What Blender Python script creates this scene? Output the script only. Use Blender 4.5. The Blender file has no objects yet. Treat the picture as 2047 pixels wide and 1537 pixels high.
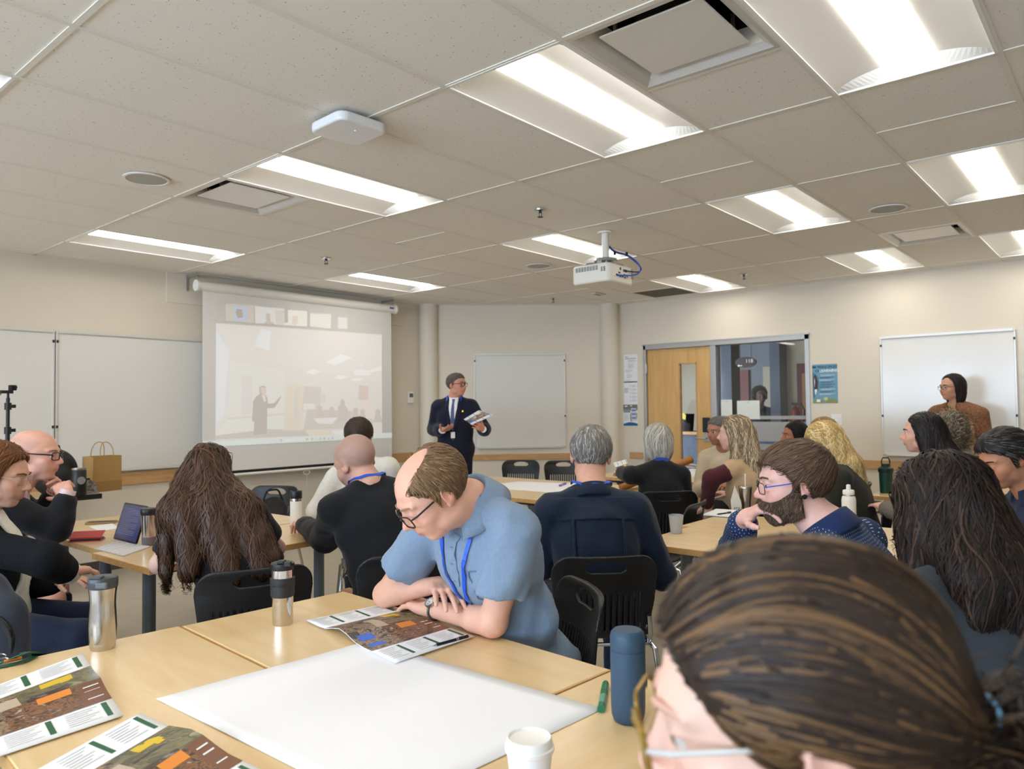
import bpy, bmesh, math, random
import numpy as np
from mathutils import Vector, Matrix

# ------------------------------------------------------------------ camera, world, exposure
IMG_W, IMG_H = 2047, 1537
F_PX, YAW, PITCH, ROLL = 1487.865, 0.702673, 0.031401, -0.011776
CZ = 1.43                      # camera height
HC = 2.7895                    # ceiling height
CEN = np.array([1023.5, 768.5])
_fw = np.array([math.cos(PITCH)*math.cos(YAW), math.cos(PITCH)*math.sin(YAW), math.sin(PITCH)])
_rt = np.array([math.sin(YAW), -math.cos(YAW), 0.0]); _up = np.cross(_rt, _fw)
RT = math.cos(ROLL)*_rt + math.sin(ROLL)*_up
UP = -math.sin(ROLL)*_rt + math.cos(ROLL)*_up
FW = _fw
CAMPOS = np.array([0, 0, CZ])
def ray(px, py): return FW + RT*(px-CEN[0])/F_PX - UP*(py-CEN[1])/F_PX
def at(px, py, z=None, x=None, y=None, dep=None, s=None):
    """photo pixel -> world point on a plane (z / x / y const, x+y = s) or at a depth"""
    D = ray(px, py)
    if z is not None: t = (z-CZ)/D[2]
    elif x is not None: t = x/D[0]
    elif y is not None: t = y/D[1]
    elif s is not None: t = s/(D[0]+D[1])
    else: t = dep
    return CAMPOS + t*D

scene = bpy.context.scene
cam_d = bpy.data.cameras.new('camera'); cam = bpy.data.objects.new('camera', cam_d)
scene.collection.objects.link(cam); scene.camera = cam
cam_d.sensor_width = 36; cam_d.sensor_fit = 'HORIZONTAL'; cam_d.lens = F_PX/IMG_W*36
cam_d.clip_start = 0.02
M4 = Matrix(((RT[0], UP[0], -FW[0], 0), (RT[1], UP[1], -FW[1], 0), (RT[2], UP[2], -FW[2], CZ), (0, 0, 0, 1)))
cam.matrix_world = M4
cam_d.dof.use_dof = True; cam_d.dof.focus_distance = 2.6; cam_d.dof.aperture_fstop = 5.0
scene.view_settings.view_transform = 'Standard'; scene.view_settings.look = 'None'
scene.view_settings.gamma = 1.0; scene.view_settings.use_curve_mapping = False
scene.view_settings.exposure = 0.52
LAMP = 9.5            # emission of the ceiling lenses
SKY = 12.0             # daylight outside the windows behind the camera
world = bpy.data.worlds.new('world'); scene.world = world; world.use_nodes = True
bgn = world.node_tree.nodes['Background']; bgn.inputs[0].default_value = (0.62, 0.78, 1.0, 1); bgn.inputs[1].default_value = SKY

# ------------------------------------------------------------------ helpers
COL = scene.collection
rng = np.random.default_rng(7); random.seed(7)
def lin(c):
    """sRGB 0-255 -> linear rgba"""
    return tuple(((v/255)/12.92 if v/255 <= .04045 else ((v/255+.055)/1.055)**2.4) for v in c[:3]) + (1.0,)
def A(*v): return np.array(v, float)
def nrm(v): v = np.asarray(v, float); return v/np.linalg.norm(v)

MATS = {}
def nodes_of(m):
    nt = m.node_tree; return nt, nt.nodes, nt.links, nt.nodes['Principled BSDF']
def mat(name, col=(200,200,200), rough=.6, metal=0., noise=None, bump=None, spec=.5, emit=None, attr=None, trans=0., coat=0., sheen=0., aniso=None):
    """noise = (scale, amount, (sx,sy,sz)) colour mottling; bump = (scale, strength, (sx,sy,sz)); attr = colour attribute name"""
    if name in MATS: return MATS[name]
    m = bpy.data.materials.new(name); m.use_nodes = True; MATS[name] = m
    nt, N, L, b = nodes_of(m)
    b.inputs['Base Color'].default_value = lin(col); b.inputs['Roughness'].default_value = rough
    b.inputs['Metallic'].default_value = metal; b.inputs['Specular IOR Level'].default_value = spec
    if trans: b.inputs['Transmission Weight'].default_value = trans
    if coat: b.inputs['Coat Weight'].default_value = coat; b.inputs['Coat Roughness'].default_value = .1
    if sheen: b.inputs['Sheen Weight'].default_value = sheen; b.inputs['Sheen Roughness'].default_value = .5
    if emit: b.inputs['Emission Color'].default_value = lin(emit[0]); b.inputs['Emission Strength'].default_value = emit[1]
    src = None
    if attr:
        a = N.new('ShaderNodeAttribute'); a.attribute_name = attr; src = a.outputs['Color']
    tc = None
    def coord(sc):
        nonlocal tc
        if tc is None: tc = N.new('ShaderNodeTexCoord')
        mp = N.new('ShaderNodeMapping'); mp.inputs['Scale'].default_value = sc; L.new(tc.outputs['Object'], mp.inputs[0]); return mp.outputs[0]
    if noise:
        sc, amt = noise[0], noise[1]; st = noise[2] if len(noise) > 2 else (1,1,1)
        n = N.new('ShaderNodeTexNoise'); n.inputs['Scale'].default_value = sc; n.inputs['Detail'].default_value = 5; L.new(coord(st), n.inputs['Vector'])
        r = N.new('ShaderNodeMapRange'); r.inputs['From Min'].default_value = .25; r.inputs['From Max'].default_value = .75
        r.inputs['To Min'].default_value = 1-amt; r.inputs['To Max'].default_value = 1+amt; L.new(n.outputs['Fac'], r.inputs['Value'])
        mx = N.new('ShaderNodeVectorMath'); mx.operation = 'MULTIPLY'
        if src is not None: L.new(src, mx.inputs[0])
        else: mx.inputs[0].default_value = lin(col)[:3]
        L.new(r.outputs[0], mx.inputs[1]); src = mx.outputs[0]
    if src is not None: L.new(src, b.inputs['Base Color'])
    if bump:
        sc, stg = bump[0], bump[1]; st = bump[2] if len(bump) > 2 else (1,1,1)
        n = N.new('ShaderNodeTexNoise'); n.inputs['Scale'].default_value = sc; n.inputs['Detail'].default_value = 3; L.new(coord(st), n.inputs['Vector'])
        bp = N.new('ShaderNodeBump'); bp.inputs['Strength'].default_value = stg; bp.inputs['Distance'].default_value = .004
        L.new(n.outputs['Fac'], bp.inputs['Height']); L.new(bp.outputs[0], b.inputs['Normal'])
    return m

def link(o, parent=None):
    COL.objects.link(o)
    if parent is not None: o.parent = parent
    return o
def tag(o, label=None, cat=None, group=None, kind=None):
    if label: o['label'] = label
    if cat: o['category'] = cat
    if group: o['group'] = group
    if kind: o['kind'] = kind
    return o
def empty(name, loc=(0,0,0), rz=0., label=None, cat=None, group=None):
    o = bpy.data.objects.new(name, None); o.empty_display_size = .05; link(o); o.location = loc; o.rotation_euler = (0,0,rz)
    return tag(o, label, cat, group)
def mesh_data(name, V, Fc, m=None, smooth=False):
    me = bpy.data.meshes.new(name)
    V = np.asarray(V, np.float32)
    if isinstance(Fc, np.ndarray):
        k = Fc.shape[1]; n = len(Fc)
        me.vertices.add(len(V)); me.vertices.foreach_set('co', V.ravel())
        me.loops.add(n*k); me.loops.foreach_set('vertex_index', Fc.ravel().astype(np.int32))
        me.polygons.add(n); me.polygons.foreach_set('loop_start', np.arange(0, n*k, k, dtype=np.int32))
        me.update(calc_edges=True)
    else:
        me.from_pydata([tuple(v) for v in V], [], Fc); me.update()
    if smooth and len(me.polygons): me.polygons.foreach_set('use_smooth', np.ones(len(me.polygons), bool))
    if m is not None: me.materials.append(m if not isinstance(m, str) else MATS[m])
    return me
def obj(name, V, Fc, m, parent=None, loc=None, smooth=False, **kw):
    """one mesh object; with loc the vertices are taken as world coords and the origin is put there"""
    V = np.asarray(V, float)
    if loc is not None: V = V - np.asarray(loc, float)
    o = bpy.data.objects.new(name, mesh_data(name, V, Fc, m, smooth)); link(o, parent)
    if loc is not None: o.location = tuple(loc)
    return tag(o, **kw) if kw else o
class MB:
    """collects shapes into one mesh"""
    def __init__(s): s.v = []; s.f = []
    def add(s, V, Fc):
        n = len(s.v); s.v += [tuple(v) for v in V]; s.f += [tuple(i+n for i in f) for f in Fc]; return s
    def box(s, lo, hi, M=None):
        x0,y0,z0 = lo; x1,y1,z1 = hi
        V = [(x0,y0,z0),(x1,y0,z0),(x1,y1,z0),(x0,y1,z0),(x0,y0,z1),(x1,y0,z1),(x1,y1,z1),(x0,y1,z1)]
        if M is not None: V = [tuple(M(np.array(v))) for v in V]
        return s.add(V, [(0,3,2,1),(4,5,6,7),(0,1,5,4),(1,2,6,5),(2,3,7,6),(3,0,4,7)])
    def tube(s, pts, r, n=10, cap=True, closed=False):
        pts = np.asarray(pts, float); m = len(pts); r = np.broadcast_to(np.asarray(r, float), (m,))
        T = np.gradient(pts, axis=0) if not closed else (np.roll(pts,-1,0)-np.roll(pts,1,0))
        T /= np.linalg.norm(T, axis=1)[:,None]+1e-12
        ref = A(0,0,1) if abs(T[0][2]) < .9 else A(1,0,0)
        nx = nrm(np.cross(T[0], ref)); V = []
        for i in range(m):
            nx = nx - T[i]*(nx@T[i]); nx /= np.linalg.norm(nx)+1e-12; ny = np.cross(T[i], nx)
            for k in range(n):
                a = 2*math.pi*k/n; V.append(pts[i]+r[i]*(math.cos(a)*nx+math.sin(a)*ny))
        Fc = []
        for i in range(m-1 if not closed else m):
            j = (i+1) % m
            for k in range(n): Fc.append((i*n+k, i*n+(k+1)%n, j*n+(k+1)%n, j*n+k))
        if cap and not closed: Fc += [tuple(reversed(range(n))), tuple((m-1)*n+k for k in range(n))]
        return s.add(V, Fc)
    def lathe(s, prof, n=32, c=(0,0,0), M=None, sx=1., sy=1.):
        V = []; Fc = []; m = len(prof)
        for r, z in prof:
            for k in range(n):
                a = 2*math.pi*k/n; v = A(c[0]+r*sx*math.cos(a), c[1]+r*sy*math.sin(a), c[2]+z); V.append(M(v) if M else v)
        for i in range(m-1):
            for k in range(n): Fc.append((i*n+k, i*n+(k+1)%n, (i+1)*n+(k+1)%n, (i+1)*n+k))
        if prof[0][0] > 1e-6: Fc.append(tuple(reversed(range(n))))
        if prof[-1][0] > 1e-6: Fc.append(tuple((m-1)*n+k for k in range(n)))
        return s.add(V, Fc)
    def prism(s, poly, h, M=None):
        """poly 2-d outline (ccw) extruded from 0 to h along local z; M maps (x,y,z)->world"""
        n = len(poly); V = [A(x,y,0) for x,y in poly]+[A(x,y,h) for x,y in poly]
        if M: V = [M(v) for v in V]
        return s.add(V, [tuple(reversed(range(n))), tuple(range(n,2*n))]+[(i,(i+1)%n,n+(i+1)%n,n+i) for i in range(n)])
    def obj(s, name, m, parent=None, loc=None, smooth=False, bevel=0., bseg=2, **kw):
        o = obj(name, s.v, s.f, m, parent, loc, smooth, **kw)
        if bevel:
            md = o.modifiers.new('bevel', 'BEVEL'); md.width = bevel; md.segments = bseg; md.limit_method = 'ANGLE'; md.angle_limit = .7
        if smooth:
            try: o.data.set_sharp_from_angle(angle=.7)
            except Exception: pass
        return o
def bx(name, lo, hi, m, parent=None, loc=None, bevel=0., M=None, **kw): return MB().box(lo, hi, M).obj(name, m, parent, loc, bevel=bevel, **kw)
def rrect(w, h, r, n=6, cx=0, cy=0):
    P = []
    for (sx, sy, a0) in ((1,1,0),(-1,1,90),(-1,-1,180),(1,-1,270)):
        for k in range(n+1):
            a = math.radians(a0+90*k/n); P.append((cx+sx*(w/2-r)+r*math.cos(a), cy+sy*(h/2-r)+r*math.sin(a)))
    return P
def copy_tree(o, parent=None):
    c = o.copy(); COL.objects.link(c); c.parent = parent
    for ch in list(o.children): copy_tree(ch, c)
    return c
def text_mesh(name, s, size, m, M, parent=None, depth=.0006, ax='LEFT', bold=0., shear=0., loc=None):
    """flat lettering as real mesh; M maps text-plane (x,y,z) -> world / parent space"""
    cu = bpy.data.curves.new(name, 'FONT'); cu.body = s; cu.size = size; cu.align_x = ax; cu.extrude = depth; cu.offset = bold; cu.shear = shear; cu.resolution_u = 3
    t = bpy.data.objects.new('tmp', cu); COL.objects.link(t)
    dg = bpy.context.evaluated_depsgraph_get(); me = bpy.data.meshes.new_from_object(t.evaluated_get(dg)); bpy.data.objects.remove(t); bpy.data.curves.remove(cu)
    n = len(me.vertices); co = np.zeros(n*3, np.float32); me.vertices.foreach_get('co', co); co = co.reshape(-1,3)
    V = np.array([M(v) for v in co.astype(float)], float) if n else np.zeros((0,3))
    if loc is not None: V = V-np.asarray(loc)
    me.vertices.foreach_set('co', V.astype(np.float32).ravel()); me.update()
    me.materials.clear(); me.materials.append(m)
    o = bpy.data.objects.new(name, me); link(o, parent)
    if loc is not None: o.location = tuple(loc)
    return o
def frame_map(o, ex, ey, ez=None):
    o = np.asarray(o, float); ex = np.asarray(ex, float); ey = np.asarray(ey, float)
    ez = np.cross(ex, ey) if ez is None else np.asarray(ez, float)
    return lambda v: o+ex*v[0]+ey*v[1]+ez*v[2]
# ------------------------------------------------------------------ implicit modelling: smooth unions of ellipsoids and tapered limbs -> one mesh
def smin(a, b, k):
    if k <= 0: return np.minimum(a, b)
    h = np.clip(.5+.5*(b-a)/k, 0, 1); return b+(a-b)*h-k*h*(1-h)
def d_cone(P, a, b, ra, rb):
    ba = b-a; t = np.clip(((P-a)@ba)/(ba@ba+1e-12), 0, 1); q = P-a-t[:,None]*ba
    return np.sqrt((q*q).sum(1))-(ra+(rb-ra)*t)
def d_ell(P, c, r, R=None):
    q = P-c
    if R is not None: q = q@R
    k0 = np.sqrt(((q/r)**2).sum(1)); k1 = np.sqrt(((q/(r*r))**2).sum(1)); return k0*(k0-1)/np.maximum(k1, 1e-9)
def d_box(P, c, h, R=None, rr=.0):
    q = P-c
    if R is not None: q = q@R
    q = np.abs(q)-(np.asarray(h)-rr); return np.sqrt((np.maximum(q,0)**2).sum(1))+np.minimum(q.max(1),0)-rr
class Fld:
    def __init__(s): s.p = []; s.lo = np.full(3, 1e9); s.hi = np.full(3, -1e9)
    def _b(s, c, r): s.lo = np.minimum(s.lo, np.asarray(c)-r); s.hi = np.maximum(s.hi, np.asarray(c)+r)
    def cone(s, a, b, ra, rb, k=.02, op=1):
        a = np.asarray(a,float); b = np.asarray(b,float); s.p.append((lambda P: d_cone(P,a,b,ra,rb), k, op))
        if op > 0: s._b(a, ra+k); s._b(b, rb+k)
        return s
    def chain(s, pts, rs, k=.02):
        for i in range(len(pts)-1): s.cone(pts[i], pts[i+1], rs[i], rs[i+1], k)
        return s
    def ell(s, c, r, R=None, k=.02, op=1):
        c = np.asarray(c,float); r = np.asarray(r,float); s.p.append((lambda P: d_ell(P,c,r,R), k, op))
        if op > 0: s._b(c, r.max()+k)
        return s
    def box(s, c, h, R=None, rr=.0, k=.0, op=1):
        c = np.asarray(c,float); s.p.append((lambda P: d_box(P,c,h,R,rr), k, op))
        if op > 0: s._b(c, np.linalg.norm(h))
        return s
    def fn(s, f, k=0., op=0): s.p.append((f, k, op)); return s       # op 0: intersect
    def __call__(s, P):
        d = None
        for f, k, op in s.p:
            v = f(P)
            if d is None: d = v
            elif op > 0: d = smin(d, v, k)
            elif op < 0: d = -smin(-d, v, k)
            elif op == 0: d = -smin(-d, -v, k)
        return d
def surf(fn, lo, hi, h):
    """surface nets; fine evaluation only near the surface"""
    lo = np.asarray(lo,float); hi = np.asarray(hi,float); S = 4
    nb = np.maximum(np.ceil((hi-lo)/(h*S)).astype(int), 1); n = nb*S+1
    ax = [lo[i]+h*S*np.arange(nb[i]+1) for i in range(3)]
    G = np.stack(np.meshgrid(*ax, indexing='ij'), -1).reshape(-1,3); vc = fn(G).reshape(nb+1)
    m = np.abs(vc); near = np.full(nb, 1e9); pos = np.zeros(nb, bool); neg = np.zeros(nb, bool)
    for dx in (0,1):
        for dy in (0,1):
            for dz in (0,1):
                c = m[dx:dx+nb[0], dy:dy+nb[1], dz:dz+nb[2]]; near = np.minimum(near, c)
                sv = vc[dx:dx+nb[0], dy:dy+nb[1], dz:dz+nb[2]]; pos |= sv > 0; neg |= sv <= 0
    fl = (near < 1.15*S*h) | (pos & neg)
    big = np.zeros(nb+1, bool)
    for dx in (0,1):
        for dy in (0,1):
            for dz in (0,1): big[dx:dx+nb[0], dy:dy+nb[1], dz:dz+nb[2]] |= fl
    idx = [np.minimum(np.arange(n[i])//S, nb[i]) for i in range(3)]
    V = vc[np.ix_(*idx)].copy(); msk = big[np.ix_(*idx)]
    ii = np.argwhere(msk)
    if len(ii) == 0: return np.zeros((0,3)), np.zeros((0,4), int)
    V[msk] = fn(lo+h*ii)
    sg = V < 0
    cm = [n[i]-1 for i in range(3)]
    cnt = np.zeros(cm, np.int8)
    for dx in (0,1):
        for dy in (0,1):
            for dz in (0,1): cnt += sg[dx:dx+cm[0], dy:dy+cm[1], dz:dz+cm[2]]
    act = (cnt > 0) & (cnt < 8); cells = np.argwhere(act); vid = np.full(cm, -1, int); vid[act] = np.arange(len(cells))
    offs = np.array([(x,y,z) for x in (0,1) for y in (0,1) for z in (0,1)])
    cv = np.stack([V[cells[:,0]+o[0], cells[:,1]+o[1], cells[:,2]+o[2]] for o in offs], 1)
    acc = np.zeros((len(cells),3)); k = np.zeros(len(cells))
    for i in range(8):
        for j in range(i+1, 8):
            if np.abs(offs[i]-offs[j]).sum() != 1: continue
            a, b = cv[:,i], cv[:,j]; cr = (a < 0) != (b < 0); t = np.where(cr, a/(np.where(cr, a-b, 1)), 0)
            acc += cr[:,None]*(offs[i]+t[:,None]*(offs[j]-offs[i])); k += cr
    verts = lo+h*(cells+acc/k[:,None])
    quads = []
    for a in range(3):
        b, c = (a+1)%3, (a+2)%3
        s0 = [slice(None)]*3; s1 = [slice(None)]*3; s0[a] = slice(0,-1); s1[a] = slice(1,None)
        e = np.argwhere(sg[tuple(s0)] != sg[tuple(s1)])
        e = e[(e[:,b] > 0) & (e[:,c] > 0) & (e[:,b] < cm[b]) & (e[:,c] < cm[c])]
        if len(e) == 0: continue
        ins = sg[e[:,0], e[:,1], e[:,2]]
        def g(db, dc): q = e.copy(); q[:,b] -= db; q[:,c] -= dc; return vid[q[:,0], q[:,1], q[:,2]]
        q = np.stack([g(1,1), g(0,1), g(0,0), g(1,0)], 1); q[~ins] = q[~ins][:, ::-1]; quads.append(q)
    Q = np.concatenate(quads) if quads else np.zeros((0,4), int); Q = Q[(Q >= 0).all(1)]
    return verts, Q
def fld_obj(name, fn, h, m, parent=None, loc=None, lo=None, hi=None, pad=.02, **kw):
    lo = fn.lo-pad if lo is None else lo; hi = fn.hi+pad if hi is None else hi
    V, Q = surf(fn, lo, hi, h); return obj(name, V, Q, m, parent, loc, smooth=True, **kw)
def wob(P, f, seed=0):
    """cheap smooth 3-d noise in about -1..1"""
    r = np.random.default_rng(seed); v = np.zeros(len(P)); Q = P*f
    for i in range(4):
        w = r.normal(size=(3,)); w /= np.linalg.norm(w); u = r.normal(size=(3,)); s = 1.7**i
        v += np.sin(s*(Q@w)*1.7+r.uniform(0,6)+1.3*np.sin((Q@u)*.9*s**.5+r.uniform(0,6)))/(1+.6*i)
    return v/2.2
def grad(fn, P, e=.002):
    d0 = fn(P); g = np.stack([fn(P+np.eye(3)[i]*e)-d0 for i in range(3)], 1); return d0, g/(np.linalg.norm(g, axis=1)[:,None]+1e-9)
def set_col(o, C, name='Col'):
    at_ = o.data.color_attributes.new(name, 'FLOAT_COLOR', 'POINT'); C = np.asarray(C, np.float32)
    if C.shape[1] == 3: C = np.concatenate([C, np.ones((len(C),1), np.float32)], 1)
    at_.data.foreach_set('color', C.ravel())
# ------------------------------------------------------------------ materials of the room
mat('wall_paint', (226,216,198), .75, noise=(1.2,.02), bump=(90,.06))
mat('tile_face', (240,236,226), .9)
mat('tbar', (232,227,214), .55)
mat('white_enamel', (236,232,224), .35)
mat('board_white', (226,224,218), .16, spec=.5)
mat('board_frame', (222,220,214), .35, metal=.25)
mat('alu', (178,178,176), .4, metal=.75)
mat('black_plastic', (18,18,20), .42)
mat('black_matte', (12,12,13), .75)
mat('chrome', (205,206,208), .14, metal=1.)
mat('steel', (190,190,188), .28, metal=1., bump=(300,.05,(1,1,.02)))
mat('grey_metal', (108,116,122), .42, metal=.35)
mat('dark_metal', (48,50,53), .45, metal=.4)
mat('paper', (238,238,240), .8)
mat('white_plastic', (238,236,230), .4)
mat('dark_void', (10,10,10), .9)
mat('cream_paint', (224,216,198), .7)

def wood(name, c0, c1, sc=3., stretch=(1,12,12), rough=.35, coat=0.):
    m = bpy.data.materials.new(name); m.use_nodes = True; MATS[name] = m
    nt, N, L, b = nodes_of(m); tc = N.new('ShaderNodeTexCoord'); mp = N.new('ShaderNodeMapping'); mp.inputs['Scale'].default_value = stretch
    L.new(tc.outputs['Object'], mp.inputs[0])
    n = N.new('ShaderNodeTexNoise'); n.inputs['Scale'].default_value = sc; n.inputs['Detail'].default_value = 8; n.inputs['Distortion'].default_value = .8
    L.new(mp.outputs[0], n.inputs['Vector'])
    n2 = N.new('ShaderNodeTexNoise'); n2.inputs['Scale'].default_value = sc*14; n2.inputs['Detail'].default_value = 3; L.new(mp.outputs[0], n2.inputs['Vector'])
    ad = N.new('ShaderNodeMath'); ad.operation = 'MULTIPLY_ADD'; ad.inputs[1].default_value = .25; L.new(n2.outputs['Fac'], ad.inputs[0]); L.new(n.outputs['Fac'], ad.inputs[2])
    r = N.new('ShaderNodeValToRGB'); r.color_ramp.elements[0].position = .42; r.color_ramp.elements[1].position = .85
    r.color_ramp.elements[0].color = lin(c0); r.color_ramp.elements[1].color = lin(c1); L.new(ad.outputs[0], r.inputs[0]); L.new(r.outputs[0], b.inputs['Base Color'])
    b.inputs['Roughness'].default_value = rough
    if coat: b.inputs['Coat Weight'].default_value = coat; b.inputs['Coat Roughness'].default_value = .15
    return m
wood('maple_top', (232,204,156), (220,188,134), 2.2, (1.2,7,7), .3, .2)
wood('maple_edge', (214,170,108), (196,150,92), 3, (1,10,10), .45)
wood('maple_rail', (206,164,112), (190,146,96), 3, (2,2,14), .5)
wood('maple_door', (224,182,118), (206,158,92), 1.6, (9,9,1.0), .38)

# tile with pin holes
def tile_mat():
    m = MATS['tile_face']; nt, N, L, b = nodes_of(m)
    tc = N.new('ShaderNodeTexCoord'); oi = N.new('ShaderNodeObjectInfo'); add = N.new('ShaderNodeVectorMath'); add.operation = 'MULTIPLY_ADD'
    add.inputs[1].default_value = (37,37,37); cmb = N.new('ShaderNodeCombineXYZ'); L.new(oi.outputs['Random'], cmb.inputs[0]); L.new(oi.outputs['Random'], cmb.inputs[1])
    L.new(cmb.outputs[0], add.inputs[0]); L.new(tc.outputs['Object'], add.inputs[2])
    v = N.new('ShaderNodeTexVoronoi'); v.inputs['Scale'].default_value = 85; L.new(add.outputs[0], v.inputs['Vector'])
    n = N.new('ShaderNodeTexNoise'); n.inputs['Scale'].default_value = 60; L.new(add.outputs[0], n.inputs['Vector'])
    th = N.new('ShaderNodeMath'); th.operation = 'LESS_THAN'; L.new(v.outputs['Distance'], th.inputs[0])
    mr = N.new('ShaderNodeMapRange'); mr.inputs['From Min'].default_value = .5; mr.inputs['From Max'].default_value = .72; mr.inputs['To Min'].default_value = .0; mr.inputs['To Max'].default_value = .33
    L.new(n.outputs['Fac'], mr.inputs['Value']); L.new(mr.outputs[0], th.inputs[1])
    mx = N.new('ShaderNodeMix'); mx.data_type = 'RGBA'; mx.inputs['A'].default_value = lin((240,236,226)); mx.inputs['B'].default_value = lin((176,168,152))
    L.new(th.outputs[0], mx.inputs['Factor']); L.new(mx.outputs['Result'], b.inputs['Base Color'])
tile_mat()
def floor_mat():
    m = mat('floor_vinyl', (186,175,156), .28, noise=(9,.08), spec=.5); return m
floor_mat()

# ------------------------------------------------------------------ room shell
XR, YL = 8.53, 7.2             # door wall, screen wall
XB, YN = -4.6, -3.2            # wall behind the camera (windows), wall to the right of the camera
CS = 13.85                     # chamfer plane x + y
cA = A(CS-YL, YL); cB = A(XR, CS-XR)
T = .15
bx('floor', (XB-T, YN-T, -.1), (XR+6, YL+T, 0), MATS['floor_vinyl'], kind='structure')
MB().box((XB-T, YL, 0), (cA[0]+.05, YL+T, HC+.3)).obj('wall_left', MATS['wall_paint'], kind='structure')
def chamfer(u, v, w):           # u along wall from cA to cB, v up, w out of wall into room
    e = (cB-cA)/np.linalg.norm(cB-cA); n = A(-e[1], e[0])*-1
    if n@A(-1,-1) < 0: n = -n
    p = cA+e*u+n*w; return A(p[0], p[1], v)
LCH = float(np.linalg.norm(cB-cA))
CHN = A(-1,-1,0)/math.sqrt(2); CHE = A((cB-cA)[0], (cB-cA)[1], 0)/LCH
MB().box((-.05, 0, -T), (LCH+.05, HC+.3, 0), lambda v: chamfer(v[0], v[1], v[2])).obj('wall_back', MATS['wall_paint'], kind='structure')
# door wall with the opening
DY0, DY1, DZ = 2.842, 4.965, 2.222
w = MB(); w.box((XR, DY1, 0), (XR+T, cB[1]+.1, HC+.3)); w.box((XR, YN-T, 0), (XR+T, DY0, HC+.3)); w.box((XR, DY0, DZ), (XR+T, DY1, HC+.3))
w.obj('wall_right', MATS['wall_paint'], kind='structure')
# wall to the right of the camera and the window wall behind it
bx('wall_near', (XB-T, YN-T, 0), (XR+T, YN, HC+.3), MATS['wall_paint'], kind='structure')
WZ0, WZ1 = .85, 2.5; wins = [(-2.7,-1.1), (-.8,.8), (1.1,2.7), (3.0,4.6), (4.9,6.5)]
w = MB(); w.box((XB-T, YN-T, 0), (XB, YL+T, WZ0)); w.box((XB-T, YN-T, WZ1), (XB, YL+T, HC+.3)); prev = YN-T
for a, b_ in wins: w.box((XB-T, prev, WZ0), (XB, a, WZ1)); prev = b_
w.box((XB-T, prev, WZ0), (XB, YL+T, WZ1)); w.obj('wall_behind', MATS['wall_paint'], kind='structure')
gm = bpy.data.materials.new('window_glass'); gm.use_nodes = True; MATS['window_glass'] = gm
nt, N, L, b = nodes_of(gm); N.remove(b); out = N['Material Output']
tr = N.new('ShaderNodeBsdfTransparent'); gl = N.new('ShaderNodeBsdfGlossy'); gl.inputs['Roughness'].default_value = .02
fr = N.new('ShaderNodeFresnel'); fr.inputs[0].default_value = 1.45; mx = N.new('ShaderNodeMixShader'); L.new(fr.outputs[0], mx.inputs[0]); L.new(tr.outputs[0], mx.inputs[1]); L.new(gl.outputs[0], mx.inputs[2]); L.new(mx.outputs[0], out.inputs[0])
for i, (a, b_) in enumerate(wins):
    wf = MB()
    for y in (a, (a+b_)/2, b_): wf.box((XB-.1, y-.03, WZ0), (XB-.03, y+.03, WZ1))
    for z in (WZ0+.03, WZ1-.03): wf.box((XB-.1, a, z-.03), (XB-.03, b_, z+.03))
    o = wf.obj('window_%d' % (i+1), MATS['alu'], loc=(XB-.06, (a+b_)/2, WZ0), kind='structure')
    bx('pane', (XB-.07, a+.02, WZ0+.04), (XB-.064, b_-.02, WZ1-.04), gm, o, loc=(XB-.06, (a+b_)/2, WZ0)).location = (0,0,0)
    la = bpy.data.lights.new('window_portal', 'AREA'); la.shape = 'RECTANGLE'; la.size = WZ1-WZ0; la.size_y = b_-a; la.cycles.is_portal = True
    lo = bpy.data.objects.new('window_portal', la); link(lo); lo.location = (XB-T-.02, (a+b_)/2, (WZ0+WZ1)/2); lo.rotation_euler = (0, -math.pi/2, 0)
# round columns at the two bends
for i, (px_, cx) in enumerate(((857, None), (1219, None))):
    c = at(px_, 760, s=CS-.03)
    MB().lathe([(.12,0),(.12,HC+.02)], 40, (c[0], c[1], 0)).obj('trim_%d' % (i+1), MATS['wall_paint'], smooth=True, kind='structure')
# chair rails
def rail(n, lo, hi, M=None): return MB().box(lo, hi, M).obj('trim_%d' % n, MATS['maple_rail'], bevel=.004, kind='structure')
rail(3, (XB, YL-.022, .76), (6.5, YL, .875))
rail(4, (.17, .745, 0), (LCH-.2, .825, .022), lambda v: chamfer(v[0], v[1], v[2]))
rail(5, (XR-.022, DY1+.03, .745), (XR, cB[1]-.13, .83)); rail(6, (XR-.022, YN, .735), (XR, DY0-.06, .83))
bb = mat('rubber_base', (70,64,58), .6)
MB().box((XB, YL-.008, 0), (6.5, YL, .1)).obj('baseboard_left', bb, kind='structure')
MB().box((XR-.008, YN, 0), (XR, DY0-.06, .1)).obj('baseboard_right', bb, kind='structure')
MB().box((.1, 0, 0), (LCH-.1, .1, .008), lambda v: chamfer(v[0], v[1], v[2])).obj('baseboard_back', bb, kind='structure')

# ------------------------------------------------------------------ ceiling: slab, tiles, grid bars
U = .61; GX0, GY0 = 2.2012, 2.2165
gx = lambda i: GX0+U*i
gy = lambda j: GY0+U*j
ceil = bx('ceiling', (XB-T, YN-T, HC+.28), (XR+T, YL+T, HC+.4), MATS['cream_paint'], kind='structure')
LIGHTS = [(0,-1),(0,2),(0,6),(4,2),(4,-1),(4,6),(8,2),(8,-1),(0,-3),(4,-3),(8,-3),(-4,2),(-4,-1),(-4,-3),(-4,6),(-8,2),(-8,-3)]
LIGHTS += [(-8,-1), (-8,6)]
VENTS = [(0,3),(0,-2),(7,-2)]; GRILLE = (9,3)
SPLIT = {(2,-1):1, (2,-3):1, (2,3):1, (0,3):1, (0,-2):1, (6,-2):1, (8,3):1, (4,5):1}
occ2 = set(LIGHTS); occ1 = set(VENTS)|{GRILLE}
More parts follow.
